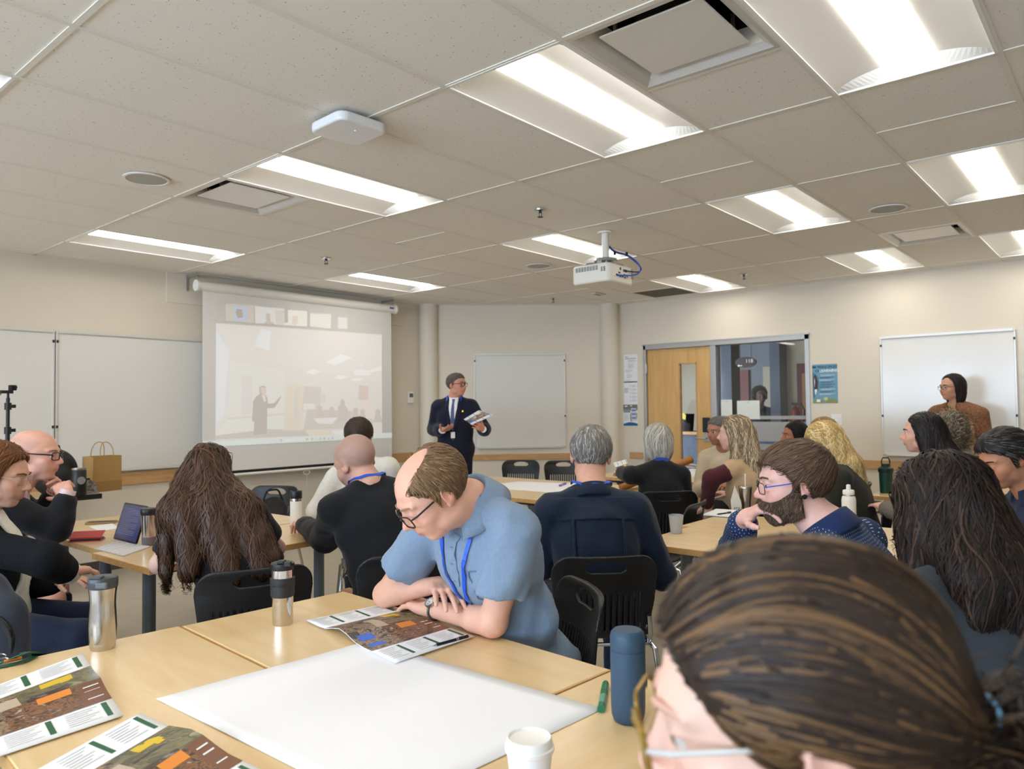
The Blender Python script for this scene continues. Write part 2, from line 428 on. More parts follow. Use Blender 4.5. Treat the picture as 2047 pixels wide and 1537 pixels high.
tile_cache = {}
def tile(x0, x1, y0, y1):
    x0 = max(x0, XB); x1 = min(x1, XR); y0 = max(y0, YN); y1 = min(y1, YL)
    if x1-x0 < .03 or y1-y0 < .03: return
    if (x0+min(x1,x0+.1))/2+(y0+.05) > CS-.02: return
    k = (round(x1-x0,3), round(y1-y0,3)); g = .006
    if k not in tile_cache:
        a, b2 = k[0]/2-g, k[1]/2-g; c = .004
        V = [(-a,-b2,.004+c),(a,-b2,.004+c),(a,b2,.004+c),(-a,b2,.004+c),(-a+c,-b2+c,.004),(a-c,-b2+c,.004),(a-c,b2-c,.004),(-a+c,b2-c,.004),(-a,-b2,.02),(a,-b2,.02),(a,b2,.02),(-a,b2,.02)]
        tile_cache[k] = mesh_data('ceiling_tile', V, [(4,7,6,5),(0,4,5,1),(1,5,6,2),(2,6,7,3),(3,7,4,0),(8,0,1,9),(9,1,2,10),(10,2,3,11),(11,3,0,8),(8,9,10,11)], MATS['tile_face'])
    o = bpy.data.objects.new('ceiling_tile', tile_cache[k]); link(o, ceil); o.location = ((x0+x1)/2, (y0+y1)/2, HC)
bars = []
for i in range(-12, 12, 2):
    for j in range(-9, 9):
        if (i,j) in occ2: continue
        cells = [(i, i+1), (i+1, i+2)] if (i,j) in SPLIT else [(i, i+2)]
        for a, b_ in cells:
            if b_-a == 1 and (a,j) in occ1: continue
            tile(gx(a), gx(b_), gy(j), gy(j+1))
        if (i,j) in SPLIT: bars.append((gx(i+1)-.009, gx(i+1)+.009, gy(j), gy(j+1)))
for j in range(-9, 10): bars.append((XB, XR, gy(j)-.0125, gy(j)+.0125))
for i in range(-12, 12, 2): bars.append((gx(i)-.0115, gx(i)+.0115, YN, YL))
for x0, x1, y0, y1 in bars:
    x0 = max(x0,XB); x1 = min(x1,XR); y0 = max(y0,YN); y1 = min(y1,YL)
    if y1 <= y0 or x1 <= x0: continue
    if x1-x0 > 1: x1 = min(x1, CS-y1+.1)
    if y1-y0 > 1: y1 = min(y1, CS-x1+.1)
    z = HC-.001 if x1-x0 > 1 else HC
    bx('ceiling_grid_bar', (x0, y0, z), (x1, y1, HC+.012), MATS['tbar'], ceil)
# wall angle
wa = MB(); wa.box((XB, YL-.024, HC), (cA[0], YL, HC+.012)); wa.box((XR-.024, YN, HC), (XR, cB[1], HC+.012)); wa.box((0, HC, 0), (LCH, HC+.012, .024), lambda v: chamfer(v[0], v[1], v[2]))
wa.obj('ceiling_grid_bar', MATS['tbar'], ceil)

# ------------------------------------------------------------------ recessed lights
em = bpy.data.materials.new('lamp_lens'); em.use_nodes = True; MATS['lamp_lens'] = em
_nt, _N, _L, _b = nodes_of(em); _b.inputs['Base Color'].default_value = (.9,.9,.88,1); _b.inputs['Emission Color'].default_value = (1,.945,.86,1); _b.inputs['Emission Strength'].default_value = LAMP
mat('troffer_white', (240,238,232), .45)
def make_light():
    t = empty('ceiling_light', (0,0,0)); LX, LY = 1.22, .61; zc = .0
    fr_ = MB(); e = .014
    fr_.box((-LX/2,-LY/2,zc),(LX/2,-LY/2+e,zc+.01)); fr_.box((-LX/2,LY/2-e,zc),(LX/2,LY/2,zc+.01)); fr_.box((-LX/2,-LY/2,zc),(-LX/2+e,LY/2,zc+.01)); fr_.box((LX/2-e,-LY/2,zc),(LX/2,LY/2,zc+.01))
    fr_.obj('frame', MATS['troffer_white'], t)
    # curved reflector wings: section in y
    sec = []
    for k in range(13):
        s_ = k/12; y = -(LY/2-e)+s_*(LY/2-e-.09); z = .006+.046*math.sin(s_*math.pi/2)**.9; sec.append((y, z))
    for sg in (-1, 1):
        V = []; Fc = []
        for x in (-LX/2+e, LX/2-e):
            for y, z in sec: V.append((x, sg*-y, z))
        n = len(sec)
        for k in range(n-1): Fc.append((k, k+1, n+k+1, n+k) if sg < 0 else (k, n+k, n+k+1, k+1))
        obj('reflector', V, Fc, MATS['troffer_white'], t, smooth=True)
    # end plates: sloped
    for sg in (-1, 1):
        x0 = sg*(LX/2-e); x1 = sg*(LX/2-e-.05); V = [(x0, -LY/2+e, .008), (x0, LY/2-e, .008)]+[(x1, -y, z) for y, z in sec]+[(x1, y, z) for y, z in reversed(sec)]
        f = list(range(len(V))); f = [1,0]+f[2+len(sec):]+f[2:2+len(sec)]
        V2 = [(x0, y, .008) for y in np.linspace(-LY/2+e, LY/2-e, 26)]; prof = [(y, z) for y, z in sec]+[(-y, z) for y, z in reversed(sec)]
        V3 = [(x1, y, z+.002) for y, z in prof]; Fc = [(k, k+1, 26+k+1, 26+k) for k in range(25)]
        obj('end_plate', V2+V3, Fc, MATS['troffer_white'], t, smooth=False)
    # lens: shallow half cylinder, slightly below reflectors
    V = []; Fc = []; n = 14; xs = (-LX/2+.07, LX/2-.07)
    for x in xs:
        for k in range(n+1):
            a = math.pi*k/n; V.append((x, -.095*math.cos(a), .05-.02*math.sin(a)))
    for k in range(n): Fc.append((k, n+1+k, n+2+k, k+1))
    Fc += [tuple(range(n+1)), tuple(reversed(range(n+1, 2*n+2)))]
    obj('lens', V, Fc, em, t, smooth=False)
    bx('housing', (-LX/2+.01,-LY/2+.01,.07), (LX/2-.01,LY/2-.01,.1), MATS['white_enamel'], t)
    return t
lt0 = make_light()
light_where = {(0,-1):'large ceiling light panel just left of the big square vent at top', (0,2):'ceiling light panel beside the square vent, below the wireless access point', (0,6):'long ceiling light panel near the left wall, above the whiteboards',
 (4,2):'ceiling light panel directly behind the hanging projector', (4,-1):'ceiling light panel right of the projector, left of the right-hand round speaker', (4,6):'ceiling light panel just above the projection screen casing',
 (8,2):'small ceiling light panel next to the dark return grille by the door wall', (8,-1):'small ceiling light panel near the door wall, left of the farthest vent', (0,-3):'largest ceiling light panel, cut off by the top right edge',
 (4,-3):'ceiling light panel at the right edge above the farthest vent', (8,-3):'small ceiling light panel at the right edge against the door wall', (-4,2):'ceiling light panel of which only a corner shows at the left edge'}
for i, l in enumerate(LIGHTS):
    o = lt0 if i == 0 else copy_tree(lt0)
    o.location = (gx(l[0]+1), gy(l[1]+.5), HC-.002)
    tag(o, light_where.get(l, 'recessed ceiling light panel behind the camera'), 'ceiling light', 'recessed ceiling lights')

# ------------------------------------------------------------------ vents, grille, speakers, sprinklers, access point
def make_vent():
    t = empty('ceiling_vent'); h = U/2-.012; fm = MATS['white_enamel']
    # outer pan: flange sloping up to a recessed throat
    def ring(a, z): return [(-a,-a,z),(a,-a,z),(a,a,z),(-a,a,z)]
    V = ring(h,0)+ring(h-.02,0)+ring(h-.05,.02)+ring(h-.09,.075); Fc = []
    for r in range(3):
        for k in range(4): Fc.append((r*4+k, r*4+4+k, r*4+4+(k+1)%4, r*4+(k+1)%4))
    obj('pan', V, Fc, mat('vent_pan', (214,210,202), .3, metal=.2), t)
    obj('throat', ring(h-.09,.075)+ring(h-.1,.2)+[], [(0,4,5,1),(1,5,6,2),(2,6,7,3),(3,7,4,0),(4,7,6,5)], MATS['dark_void'], t)
    MB().lathe([(.15,.08),(.15,.2)], 28).obj('duct_ring', MATS['dark_metal'], t, smooth=True)
    bx('plate', (-.205,-.205,.012), (.205,.205,.02), mat('vent_plate', (230,227,220), .25), t, bevel=.004)
    for sx in (-1,1):
        for sy in (-1,1): bx('hanger_post', (sx*.16-.006, sy*.16-.006, .018), (sx*.16+.006, sy*.16+.006, .12), MATS['alu'], t)
    return t
vt0 = make_vent()
for i, (v, lab) in enumerate(zip(VENTS, ('square ceiling vent plate beside the light left of the access point', 'big square ceiling vent with floating plate at the top edge', 'far square ceiling vent near the door wall at right'))):
    o = vt0 if i == 0 else copy_tree(vt0)
    o.location = (gx(v[0]+.5), gy(v[1]+.5), HC); tag(o, lab, 'vent', 'square ceiling supply vents')
g = empty('return_grille', (gx(9.5), gy(3.5), HC), label='dark grey perforated return grille panel in the ceiling by the door wall', cat='vent')
bx('grille_panel', (-.28,-.28,.004), (.28,.28,.012), mat('grille_grey', (82,76,66), .6, bump=(400,.6)), g)
MB().box((-.3,-.3,0),(.3,-.28,.012)).box((-.3,.28,0),(.3,.3,.012)).box((-.3,-.28,0),(-.28,.28,.012)).box((.28,-.28,0),(.3,.28,.012)).obj('frame', MATS['tbar'], g)
for px_, py_, lab in ((293,357,'round ceiling speaker grille at the left, above the long light'), (1077,531,'round ceiling speaker grille left of the projector'), (1775,417,'round ceiling speaker grille at the right, beyond the bright panels')):
    c = at(px_, py_, z=HC); t = empty('ceiling_speaker', tuple(c), label=lab, cat='speaker', group='round ceiling speakers')
    MB().lathe([(.125,.0),(.125,-.006),(.112,-.008),(.11,-.004)], 36).obj('rim', MATS['white_enamel'], t, smooth=True)
    MB().lathe([(.0,-.009),(.06,-.008),(.11,-.005),(.11,.0)], 36).obj('grille', mat('speaker_grille', (176,178,166), .6, bump=(600,.5)), t, smooth=True)
for px_, py_, lab in ((652,516,'fire sprinkler head in the ceiling above the projection screen'), (1080,419,'fire sprinkler head in the ceiling above the projector, largest one'), (1487,548,'fire sprinkler head in the ceiling over the door'), (1106,596,'fire sprinkler head in the ceiling near the angled back wall')):
    c = at(px_, py_, z=HC); t = empty('sprinkler_head', tuple(c), label=lab, cat='sprinkler', group='ceiling sprinkler heads')
    MB().lathe([(.042,0),(.04,-.008),(.02,-.012),(.012,-.012)], 24).obj('escutcheon', MATS['chrome'], t, smooth=True)
    b_ = MB().lathe([(.011,-.01),(.011,-.022),(.004,-.024)], 12); b_.tube([(-.012,0,-.02),(-.014,0,-.035),(-.005,0,-.05)], .0025, 6); b_.tube([(.012,0,-.02),(.014,0,-.035),(.005,0,-.05)], .0025, 6); b_.obj('frame_arms', MATS['dark_metal'], t)
    MB().lathe([(.0,-.05),(.02,-.05),(.02,-.053),(.0,-.053)], 16).obj('deflector', MATS['dark_metal'], t)
c = at(697, 258, z=HC-.04); ap = empty('wireless_access_point', (c[0], c[1], HC), YAW-.75, label='white square wireless access point mounted on the ceiling', cat='access point')
MB().prism(rrect(.27,.27,.05), .045, lambda v: A(v[0],v[1],v[2]-.06)).obj('shell', mat('ap_white',(236,236,236),.35), ap, bevel=.012, bseg=3)
bx('mount_bracket', (-.09,-.09,-.016), (.09,.09,0), MATS['dark_metal'], ap); bx('cable_plug', (.06,.10,-.03), (.12,.13,-.008), MATS['black_plastic'], ap)
MB().lathe([(.0,-.0612),(.004,-.0612),(.004,-.059)], 12, (.0,-.05,0)).obj('status_led', mat('led_blue',(90,150,255),.4,emit=((90,150,255),2.)), ap)
c = at(1195, 587, z=HC); t = empty('smoke_detector', tuple(c), label='small pale rectangular detector plate on the ceiling behind the projector', cat='detector')
bx('plate', (-.12,-.045,-.012), (.12,.045,0), MATS['cream_paint'], t, bevel=.004); bx('slot', (-.04,-.02,-.014), (.0,.02,-.011), mat('slot_brown',(120,100,80),.6), t); bx('slot', (.02,-.02,-.014), (.06,.02,-.011), MATS['slot_brown'], t)
# ------------------------------------------------------------------ chairs
def d2_rr(x, y, w, h, r):
    qx = np.abs(x)-(w-r); qy = np.abs(y)-(h-r); return np.sqrt(np.maximum(qx,0)**2+np.maximum(qy,0)**2)+np.minimum(np.maximum(qx,qy),0)-r
def chair_back_fn(P):
    x, y, z = P[:,0], P[:,1], P[:,2]
    yc = -.215-.22*(z-.5)+.85*x*x*np.clip((z-.42)/.3,.3,1)       # curved shell leaning back
    sh = np.abs(y-yc)*.93-.0055-.004*np.exp(-((z-.80)/.02)**2)
    wz = np.interp(z, [.46,.5,.6,.72,.8], [.16,.185,.21,.225,.22])
    out = d2_rr(x*.22/wz, z-.645, .22, .17, .075)
    hole = np.maximum(np.sqrt((x/.085)**2+((z-.765)/.030)**2)-1, (.745-z)/.03)*.028
    xs = (x+.0125) % .025-.0125; slot = np.maximum(np.maximum(np.abs(xs)-.0035, np.abs(z-.575)-.082), np.abs(x)-.155)
    return np.maximum(np.maximum(sh, out), np.maximum(-hole, -slot))
def make_chair():
    t = empty('stacking_chair'); bp = mat('chair_plastic', (20,20,22), .38, bump=(900,.12), spec=.5)
    V, Q = surf(chair_back_fn, A(-.25,-.36,.46), A(.25,-.14,.83), .0042); obj('backrest', V, Q, bp, t, smooth=True)
    f = Fld(); f.box((0,.01,.445), (.215,.215,.012), None, .012)
    def seat(P):
        x, y, z = P[:,0], P[:,1], P[:,2]; zc = .445-.02*np.clip((y-.1)/.12,0,2)**2+.012*(x/.2)**2+.05*np.clip((-.12-y)/.1,0,2)**2
        return np.maximum(np.abs(z-zc)*.9-.007, d2_rr(x, y-.0, .215, .215, .07))
    V, Q = surf(seat, A(-.24,-.24,.36), A(.24,.24,.55), .01); obj('seat', V, Q, bp, t, smooth=True)
    for sx in (-1,1):
        MB().tube([(sx*.2,.17,.425),(sx*.215,.2,.41),(sx*.235,.24,.2),(sx*.24,.25,.012)], .011, 10).obj('leg', MATS['chrome'], t, smooth=True)
        MB().tube([(sx*.2,-.16,.425),(sx*.215,-.2,.41),(sx*.235,-.26,.2),(sx*.24,-.29,.012)], .011, 10).obj('leg', MATS['chrome'], t, smooth=True)
        MB().tube([(sx*.2,.17,.425),(sx*.2,-.16,.425),(sx*.195,-.21,.47),(sx*.185,-.235,.56)], .011, 10).obj('side_rail', MATS['chrome'], t, smooth=True)
        for yy in (.25,-.29): MB().lathe([(.0,.0),(.014,.0),(.014,.02),(.0,.024)], 12, (sx*.24,yy,0)).obj('glide', MATS['black_plastic'], t, smooth=True)
    MB().tube([(-.2,-.16,.42),(.2,-.16,.42)], .009, 8).obj('cross_bar', MATS['chrome'], t, smooth=True); MB().tube([(-.2,.17,.42),(.2,.17,.42)], .009, 8).obj('cross_bar', MATS['chrome'], t, smooth=True)
    return t
CHAIR0 = make_chair(); CHAIR_USED = [False]
def chair(x, y, head, label):
    """head: world heading (radians) the sitter faces"""
    o = CHAIR0 if not CHAIR_USED[0] else copy_tree(CHAIR0); CHAIR_USED[0] = True
    o.location = (x, y, 0); o.rotation_euler = (0,0,head-math.pi/2)
    return tag(o, label, 'chair', 'black plastic stacking chairs')

# ------------------------------------------------------------------ tables
TL, TW, TZ = 1.26, .61, .74
def make_table():
    t = empty('folding_table')
    bx('tabletop', (-TL/2+.004,-TW/2+.004,TZ-.028), (TL/2-.004,TW/2-.004,TZ), MATS['maple_top'], t, bevel=.003)
    eb = MB(); e = .006
    eb.box((-TL/2,-TW/2,TZ-.03),(TL/2,-TW/2+e,TZ-.002)).box((-TL/2,TW/2-e,TZ-.03),(TL/2,TW/2,TZ-.002)).box((-TL/2,-TW/2+e,TZ-.03),(-TL/2+e,TW/2-e,TZ-.002)).box((TL/2-e,-TW/2+e,TZ-.03),(TL/2,TW/2-e,TZ-.002))
    eb.obj('edge_band', MATS['maple_edge'], t)
    for sx in (-1,1):
        x = sx*(TL/2-.14)
        MB().lathe([(.0,.1),(.05,.1),(.038,.16),(.03,.22),(.03,.66),(.036,.67),(.036,TZ-.03)], 24, (x,0,0)).obj('leg_post', MATS['grey_metal'], t, smooth=True)
        MB().box((x-.05,-.2,TZ-.06),(x+.05,.2,TZ-.03)).obj('top_bracket', MATS['dark_metal'], t, bevel=.006)
        MB().tube([(x,-.26,.075),(x,-.1,.11),(x,.1,.11),(x,.26,.075)], [.022,.03,.03,.022], 10).obj('foot', MATS['dark_metal'], t, smooth=True)
        for sy in (-1,1):
            c = MB(); 
            c.lathe([(.012,-.012),(.03,-.011),(.032,0),(.03,.011),(.012,.012)], 18, (0,0,0), lambda v, x=x, sy=sy: A(x+v[2], sy*.26+v[0], .032+v[1])); c.tube([(x,sy*.26,.05),(x,sy*.26,.085)], .012, 8)
            c.obj('caster', MATS['black_plastic'], t, smooth=True)
    MB().box((-TL/2+.14,-.02,TZ-.075),(TL/2-.14,.02,TZ-.035)).obj('stretcher', MATS['dark_metal'], t)
    return t
TAB0 = make_table(); TAB_USED = [False]
def table(cx, cy, rot, label):
    o = TAB0 if not TAB_USED[0] else copy_tree(TAB0); TAB_USED[0] = True
    o.location = (cx, cy, 0); o.rotation_euler = (0,0,math.radians(rot)); return tag(o, label, 'table', 'maple folding tables on casters')
# front group (turned by about -4 degrees): two side by side, one across the near end
fr_rot = -4.; _c, _s = math.cos(math.radians(fr_rot)), math.sin(math.radians(fr_rot))
def fg(u, v): return A(1.762+_c*u-_s*v, 2.345+_s*u+_c*v)      # u along table-x from the far right corner, v along table-y
p = fg(-TW/2, -TL/2); table(p[0], p[1], 90+fr_rot, 'maple table in the foreground under the man in the blue polo')
p = fg(-TW*1.5-.004, -TL/2+.01); table(p[0], p[1], 90+fr_rot, 'maple table in the foreground carrying the curvy steel tumbler and brochures')
p = fg(-TL/2+.02, -TL-TW/2-.006); table(p[0], p[1], fr_rot, 'maple table in the near foreground under the dark blue bottle')
# left group
table(1.48+TL/2, 3.38+TW/2, 1, 'maple table nearest the long-haired woman at left')
table(1.53+TL/2, 3.405+TW*1.5, 0, 'maple table at left carrying the red phone case and tablet')
table(1.53+TL/2, 3.41+TW*2.5, 0, 'maple table at left below the man in the dark suit')
# group in front of the speaker
p = at(1105,1003,z=TZ); table(p[0]+.02+TL/2, p[1]+.02+TW/2, 0, 'maple table behind the grey-haired man in navy, with the near edge visible')
table(p[0]+.02+TL/2, p[1]+.024+TW*1.5, 0, 'maple table in front of the speaker, under the white paper sheet')
table(p[0]+.02+TL/2, p[1]+.028+TW*2.5, 0, 'maple table nearest the standing speaker')
# right group (bearded man)
table(3.3+TW/2, 2.0-TL/2, 90, 'maple table between the navy-shirted man and the bearded man'); table(3.3+TW*1.5+.004, 2.06-TL/2, 90, 'maple table at right with the notebook and straw tumbler')
# far group by the door
table(6.2+TL/2, 3.06+TW/2, 0, 'maple table by the door beside the grey-bobbed woman'); table(6.2+TL/2, 3.06+TW*1.5+.004, 0, 'maple table nearest the wooden door')
# far right group
table(6.03+TW/2, 1.6-TL/2, 90, 'maple table at far right with the green shaker bottle'); table(6.03+TW*1.5+.004, 1.6-TL/2, 90, 'maple table at far right under the whiteboard')

# ------------------------------------------------------------------ whiteboards
def board(name, M, w, h, label, tray=True):
    """M maps (u,v,w): u along, v up from bottom, w out of the wall"""
    t = empty(name, tuple(M(A(w/2,0,.01))), label=label, cat='whiteboard', group='framed whiteboards'); loc = tuple(M(A(w/2,0,.01)))
    def P(m, nm, mt, **k): o = m.obj(nm, MATS[mt], t, loc=loc, **k); o.location = (0,0,0); return o
    P(MB().box((.0,.0,.004),(w,h,.012),M), 'surface', 'board_white')
    f = MB(); e = .018
    f.box((0,0,0),(w,e,.02),M).box((0,h-e,0),(w,h,.02),M).box((0,e,0),(e,h-e,.02),M).box((w-e,e,0),(w,h-e,.02),M); P(f, 'frame', 'board_frame', bevel=.003)
    if tray: P(MB().box((.04,-.012,.0),(w-.04,.0,.05),M), 'tray', 'board_frame', bevel=.003)
    P(MB().box((.02,h-.01,.018),(w-.02,h+.012,.03),M), 'map_rail', 'board_frame')
    for u in (.012, w-.012):
        for v in (h*.33, h*.93): P(MB().box((u-.008,v-.012,.018),(u+.008,v+.012,.026),M), 'clip', 'dark_metal')
    return t
wl = lambda x0, z0: (lambda v: A(x0+v[0], YL-v[2], z0+v[1]))
board('whiteboard', wl(1.13, .905), 1.225, 1.235, 'whiteboard at the left edge behind the tripod'); board('whiteboard', wl(2.362, .905), 2.44, 1.235, 'large whiteboard on the left wall beside and behind the projection screen')
b0 = at(947,708,s=CS-.03); b1 = at(1130,708,s=CS-.03); u0 = float((b0[:2]-cA)@CHE[:2]); u1 = float((b1[:2]-cA)@CHE[:2])
board('whiteboard', lambda v: chamfer(u0+v[0], .912+v[1], v[2]), u1-u0, 1.225, 'whiteboard on the angled back wall behind the speaker')
wr0 = at(1759,680,x=XR)[1]; wr1 = at(2031,670,x=XR)[1]
board('whiteboard', lambda v: A(XR-v[2], wr0-v[0], .895+v[1]), wr0-wr1, 1.23, 'whiteboard on the door wall behind the standing woman')
# crinkled white flip-chart sheet at the right edge
V = []; Fc = []; ny, nz = 14, 34; fy0 = wr1-.015; 
for i in range(ny+1):
    for j in range(nz+1):
        q = A(i*.06, j*.036, 0)[None]; V.append((XR-.008-.012*abs(wob(q, 9, 3)[0]), fy0-i*.06, .93+j*.036))
for i in range(ny):
    for j in range(nz): Fc.append((i*(nz+1)+j, (i+1)*(nz+1)+j, (i+1)*(nz+1)+j+1, i*(nz+1)+j+1))
o = obj('flip_chart_sheet', V, Fc, mat('crinkled_paper', (226,220,206), .7), loc=(XR-.01, fy0-.4, .93), smooth=False, label='crinkled cream paper sheet taped on the wall at the right edge', cat='paper')
md = o.modifiers.new('thick','SOLIDIFY'); md.thickness = .002

# ------------------------------------------------------------------ projection screen
sx0 = at(405,700,y=YL-.2)[0]; sx1 = at(782,700,y=YL-.2)[0]; sy = YL-.2; st = at(405,585,y=sy)[2]; sb = at(620,938,y=sy)[2]
t = empty('projection_screen', ((sx0+sx1)/2, sy, sb), label='pull-down projection screen on the left wall showing a video call', cat='screen'); SL = ((sx0+sx1)/2, sy, sb)
def sp(m, nm, mt, parent=None, **k):
    o = m.obj(nm, MATS[mt] if isinstance(mt,str) else mt, parent or t, loc=SL, **k); o.location = (0,0,0); return o
mat('screen_cloth', (230,227,223), .8); mat('screen_dark', (16,16,17), .8)
cloth = sp(MB().box((sx0,sy-.002,sb+.05),(sx1,sy+.002,st+.02)), 'cloth', 'screen_cloth')
sp(MB().box((sx0,sy-.002,sb+.018),(sx1,sy+.002,sb+.05)), 'black_hem', 'screen_dark')
sp(MB().tube([(sx0-.01,sy,sb+.008),(sx1+.02,sy,sb+.008)], .014, 14), 'weight_bar', 'white_plastic', smooth=True)
sp(MB().tube([(sx0-.05,sy,st+.065),(sx1+.05,sy,st+.065)], .05, 10), 'case', 'white_enamel', smooth=True)
for x in (sx0-.06, sx1+.06): sp(MB().tube([(x-.012,sy,st+.065),(x+.012,sy,st+.065)], .056, 20), 'end_cap', 'white_plastic', smooth=True)
sp(MB().box((sx1-.06,sy-.052,st+.06),(sx1+.005,sy-.0495,st+.078)), 'maker_badge', mat('badge_blue',(30,60,170),.4))
for x in (sx0-.06, sx1+.02):
    br = MB().box((x-.012,sy-.03,HC-.035),(x+.012,YL,HC-.012)).box((x-.012,YL-.02,st+.03),(x+.012,YL,HC-.012)); sp(br, 'wall_bracket', 'alu')
    ch = MB()
    for k in range(4): ch.tube([(x+.006*math.cos(a)*(k%2),sy-.01+.006*math.cos(a)*((k+1)%2),HC-.05-.022*k+.014*math.sin(a)) for a in np.linspace(0,2*math.pi,9)[:-1]], .0022, 5, closed=True)
    sp(ch, 'chain', 'chrome')
lp = at(613,955,y=sy); sp(MB().tube([(lp[0]+.04*math.cos(a),sy,sb-.03+.022*math.sin(a)) for a in np.linspace(0,2*math.pi,17)[:-1]], .003, 6, closed=True).tube([(lp[0],sy,sb-.052),(lp[0]+.005,sy,sb-.1),(lp[0]-.002,sy,sb-.2)], .0015, 5), 'pull_cord', 'white_plastic')
# projected picture: flat print on the cloth, polygons given in photo pixels of the cloth plane
pic_n = [0]
def proj(poly, col, name='projected_patch', lift=.0004):
    pic_n[0] += 1; yy = sy-.0022-.00012*pic_n[0]
    V = []
    for x_, y_ in poly:
        q = at(x_, y_, y=sy); V.append((q[0], yy, q[2]))
    area = sum(V[i][0]*V[(i+1)%len(V)][2]-V[(i+1)%len(V)][0]*V[i][2] for i in range(len(V)))
    f = tuple(range(len(V))) if area > 0 else tuple(reversed(range(len(V))))
    col = tuple(int(.55*c_+.45*222) for c_ in col)
    key = 'proj_%d_%d_%d' % tuple(col); m = mat(key, col, .8, emit=(col, .22))
    o = obj(name, V, [f], m, cloth, loc=SL); o.location = (0,0,0); return o
def zc(x, y): return (360+x/3.494, 520+y/3.494)     # coordinates read off an enlarged crop
def projz(pts, col, name='projected_patch'): return proj([zc(*p) for p in pts], col, name)
projz([(250,440),(1408,520),(1410,1215),(246,1258)], (222,217,211), 'projected_video')
projz([(250,455),(345,620),(352,900),(330,1040),(246,1200)], (218,220,222)); projz([(250,500),(345,640),(335,720),(322,860),(305,1080),(250,1150)], (226,229,230))
projz([(260,450),(1408,520),(1408,850),(1010,790),(350,650)], (227,220,212)); 
projz([(560,480),(632,492),(622,632),(520,600)], (234,236,236)); projz([(1120,655),(1200,680),(1080,735),(1015,715)], (236,238,238)); projz([(920,757),(985,775),(930,800),(876,785)], (236,238,238))
projz([(1110,800),(1185,815),(1120,832),(1075,822)], (236,238,238)); projz([(1230,824),(1290,830),(1240,846),(1185,838)], (236,238,238)); projz([(1390,742),(1407,742),(1407,770),(1340,785),(1300,775)], (236,238,238))
projz([(350,700),(720,770),(735,1180),(600,1195),(250,1225),(335,1100)], (224,222,216)); projz([(430,800),(500,810),(500,1075),(430,1080)], (217,214,208))
projz([(330,1100),(730,1068),(730,1080),(330,1115)], (220,205,188)); projz([(250,1225),(610,1180),(880,1185),(930,1225),(246,1252)], (190,182,172))
projz([(745,862),(862,876),(845,1190),(720,1190)], (226,208,184), 'projected_door'); projz([(797,898),(828,903),(822,1118),(790,1115)], (214,206,196))
projz([(866,880),(985,888),(978,1050),(850,1055)], (206,196,188)); projz([(860,1000),(940,1002),(938,1050),(858,1050)], (226,222,218)); projz([(885,1040),(1345,1060),(1345,1180),(860,1190)], (200,190,180))
projz([(1248,872),(1314,880),(1310,980),(1242,975)], (214,184,174)); projz([(1240,982),(1350,985),(1352,1110),(1240,1100)], (226,216,200)); projz([(985,930),(1015,933),(1015,990),(985,988)], (206,206,204))
for a, b_ in ((972,1035),(1058,1045),(1225,1050),(1272,1060),(1380,1062)):
    projz([(a-18,b_-12),(a,b_-22),(a+18,b_-12),(a+16,b_+14),(a+34,b_+70),(a-34,b_+70),(a-16,b_+14)], (196,182,172), 'projected_listener')
projz([(1132,965),(1150,985),(1148,1010),(1170,1040),(1165,1130),(1105,1130),(1100,1030),(1118,1005),(1116,980)], (196,180,172), 'projected_listener')
projz([(930,1105),(1100,1098),(1060,1145),(960,1140)], (232,230,228)); projz([(868,1185),(1180,1172),(1300,1205),(900,1228)], (224,212,190)); projz([(1050,1190),(1190,1185),(1240,1210),(1080,1218)], (234,232,230))
projz([(1262,722),(1268,722),(1268,762),(1330,775),(1325,805),(1215,805),(1212,770),(1262,760)], (234,234,232), 'projected_projector')
projz([(553,885),(575,876),(596,885),(600,912),(592,935),(606,960),(612,1002),(652,1000),(668,985),(700,950),(704,953),(680,998),(655,1030),(606,1035),(604,1210),(512,1222),(516,1130),(500,1125),(508,985),(530,950),(556,935),(550,905)], (168,158,148), 'projected_speaker')
projz([(560,884),(598,890),(598,930),(580,945),(562,925)], (212,190,174)); projz([(566,944),(590,940),(600,985),(585,990)], (220,216,210))
projz([(156,1266),(1478,1205),(1478,1240),(156,1306)], (214,226,220), 'projected_taskbar')
for i, c_ in enumerate(((110,150,220),(200,150,150),(120,120,110),(190,120,110),(225,200,90),(110,150,220),(110,110,120),(200,140,110),(110,110,220))):
    x_ = [703,735,884,919,949,978,1006,1034,1062][i]; y_ = 1258-(x_-703)*.041; projz([(x_-7,y_-7),(x_+7,y_-8),(x_+7,y_+7),(x_-7,y_+8)], tuple(int(.45*v+.55*222) for v in c_), 'projected_icon')
projz([(725,1248),(872,1240),(872,1262),(725,1270)], (222,230,226), 'projected_icon'); projz([(174,1272),(190,1270),(190,1296),(174,1298)], (226,180,150), 'projected_icon')
projz([(315,305),(515,318),(515,440),(318,425)], (196,184,172), 'projected_tile'); projz([(372,320),(465,326),(465,425),(372,418)], (172,190,216), 'projected_avatar')
projz([(392,340),(430,345),(436,400),(400,405),(385,370)], (150,132,116), 'projected_avatar')
projz([(518,322),(728,340),(726,455),(520,440)], (222,220,216), 'projected_tile'); projz([(598,372),(625,374),(628,425),(665,452),(580,446),(600,425)], (188,168,154), 'projected_avatar'); projz([(660,350),(726,350),(724,452),(668,448)], (206,196,186), 'projected_avatar')
projz([(750,348),(885,356),(884,465),(722,455),(722,440),(750,435)], (236,232,218), 'projected_tile'); projz([(780,388),(818,390),(820,440),(800,462),(778,445)], (226,204,186), 'projected_avatar')
projz([(905,372),(1052,376),(1050,480),(905,465)], (228,224,214), 'projected_tile'); projz([(1100,398),(1165,402),(1165,482),(1098,478)], (226,220,216), 'projected_tile')

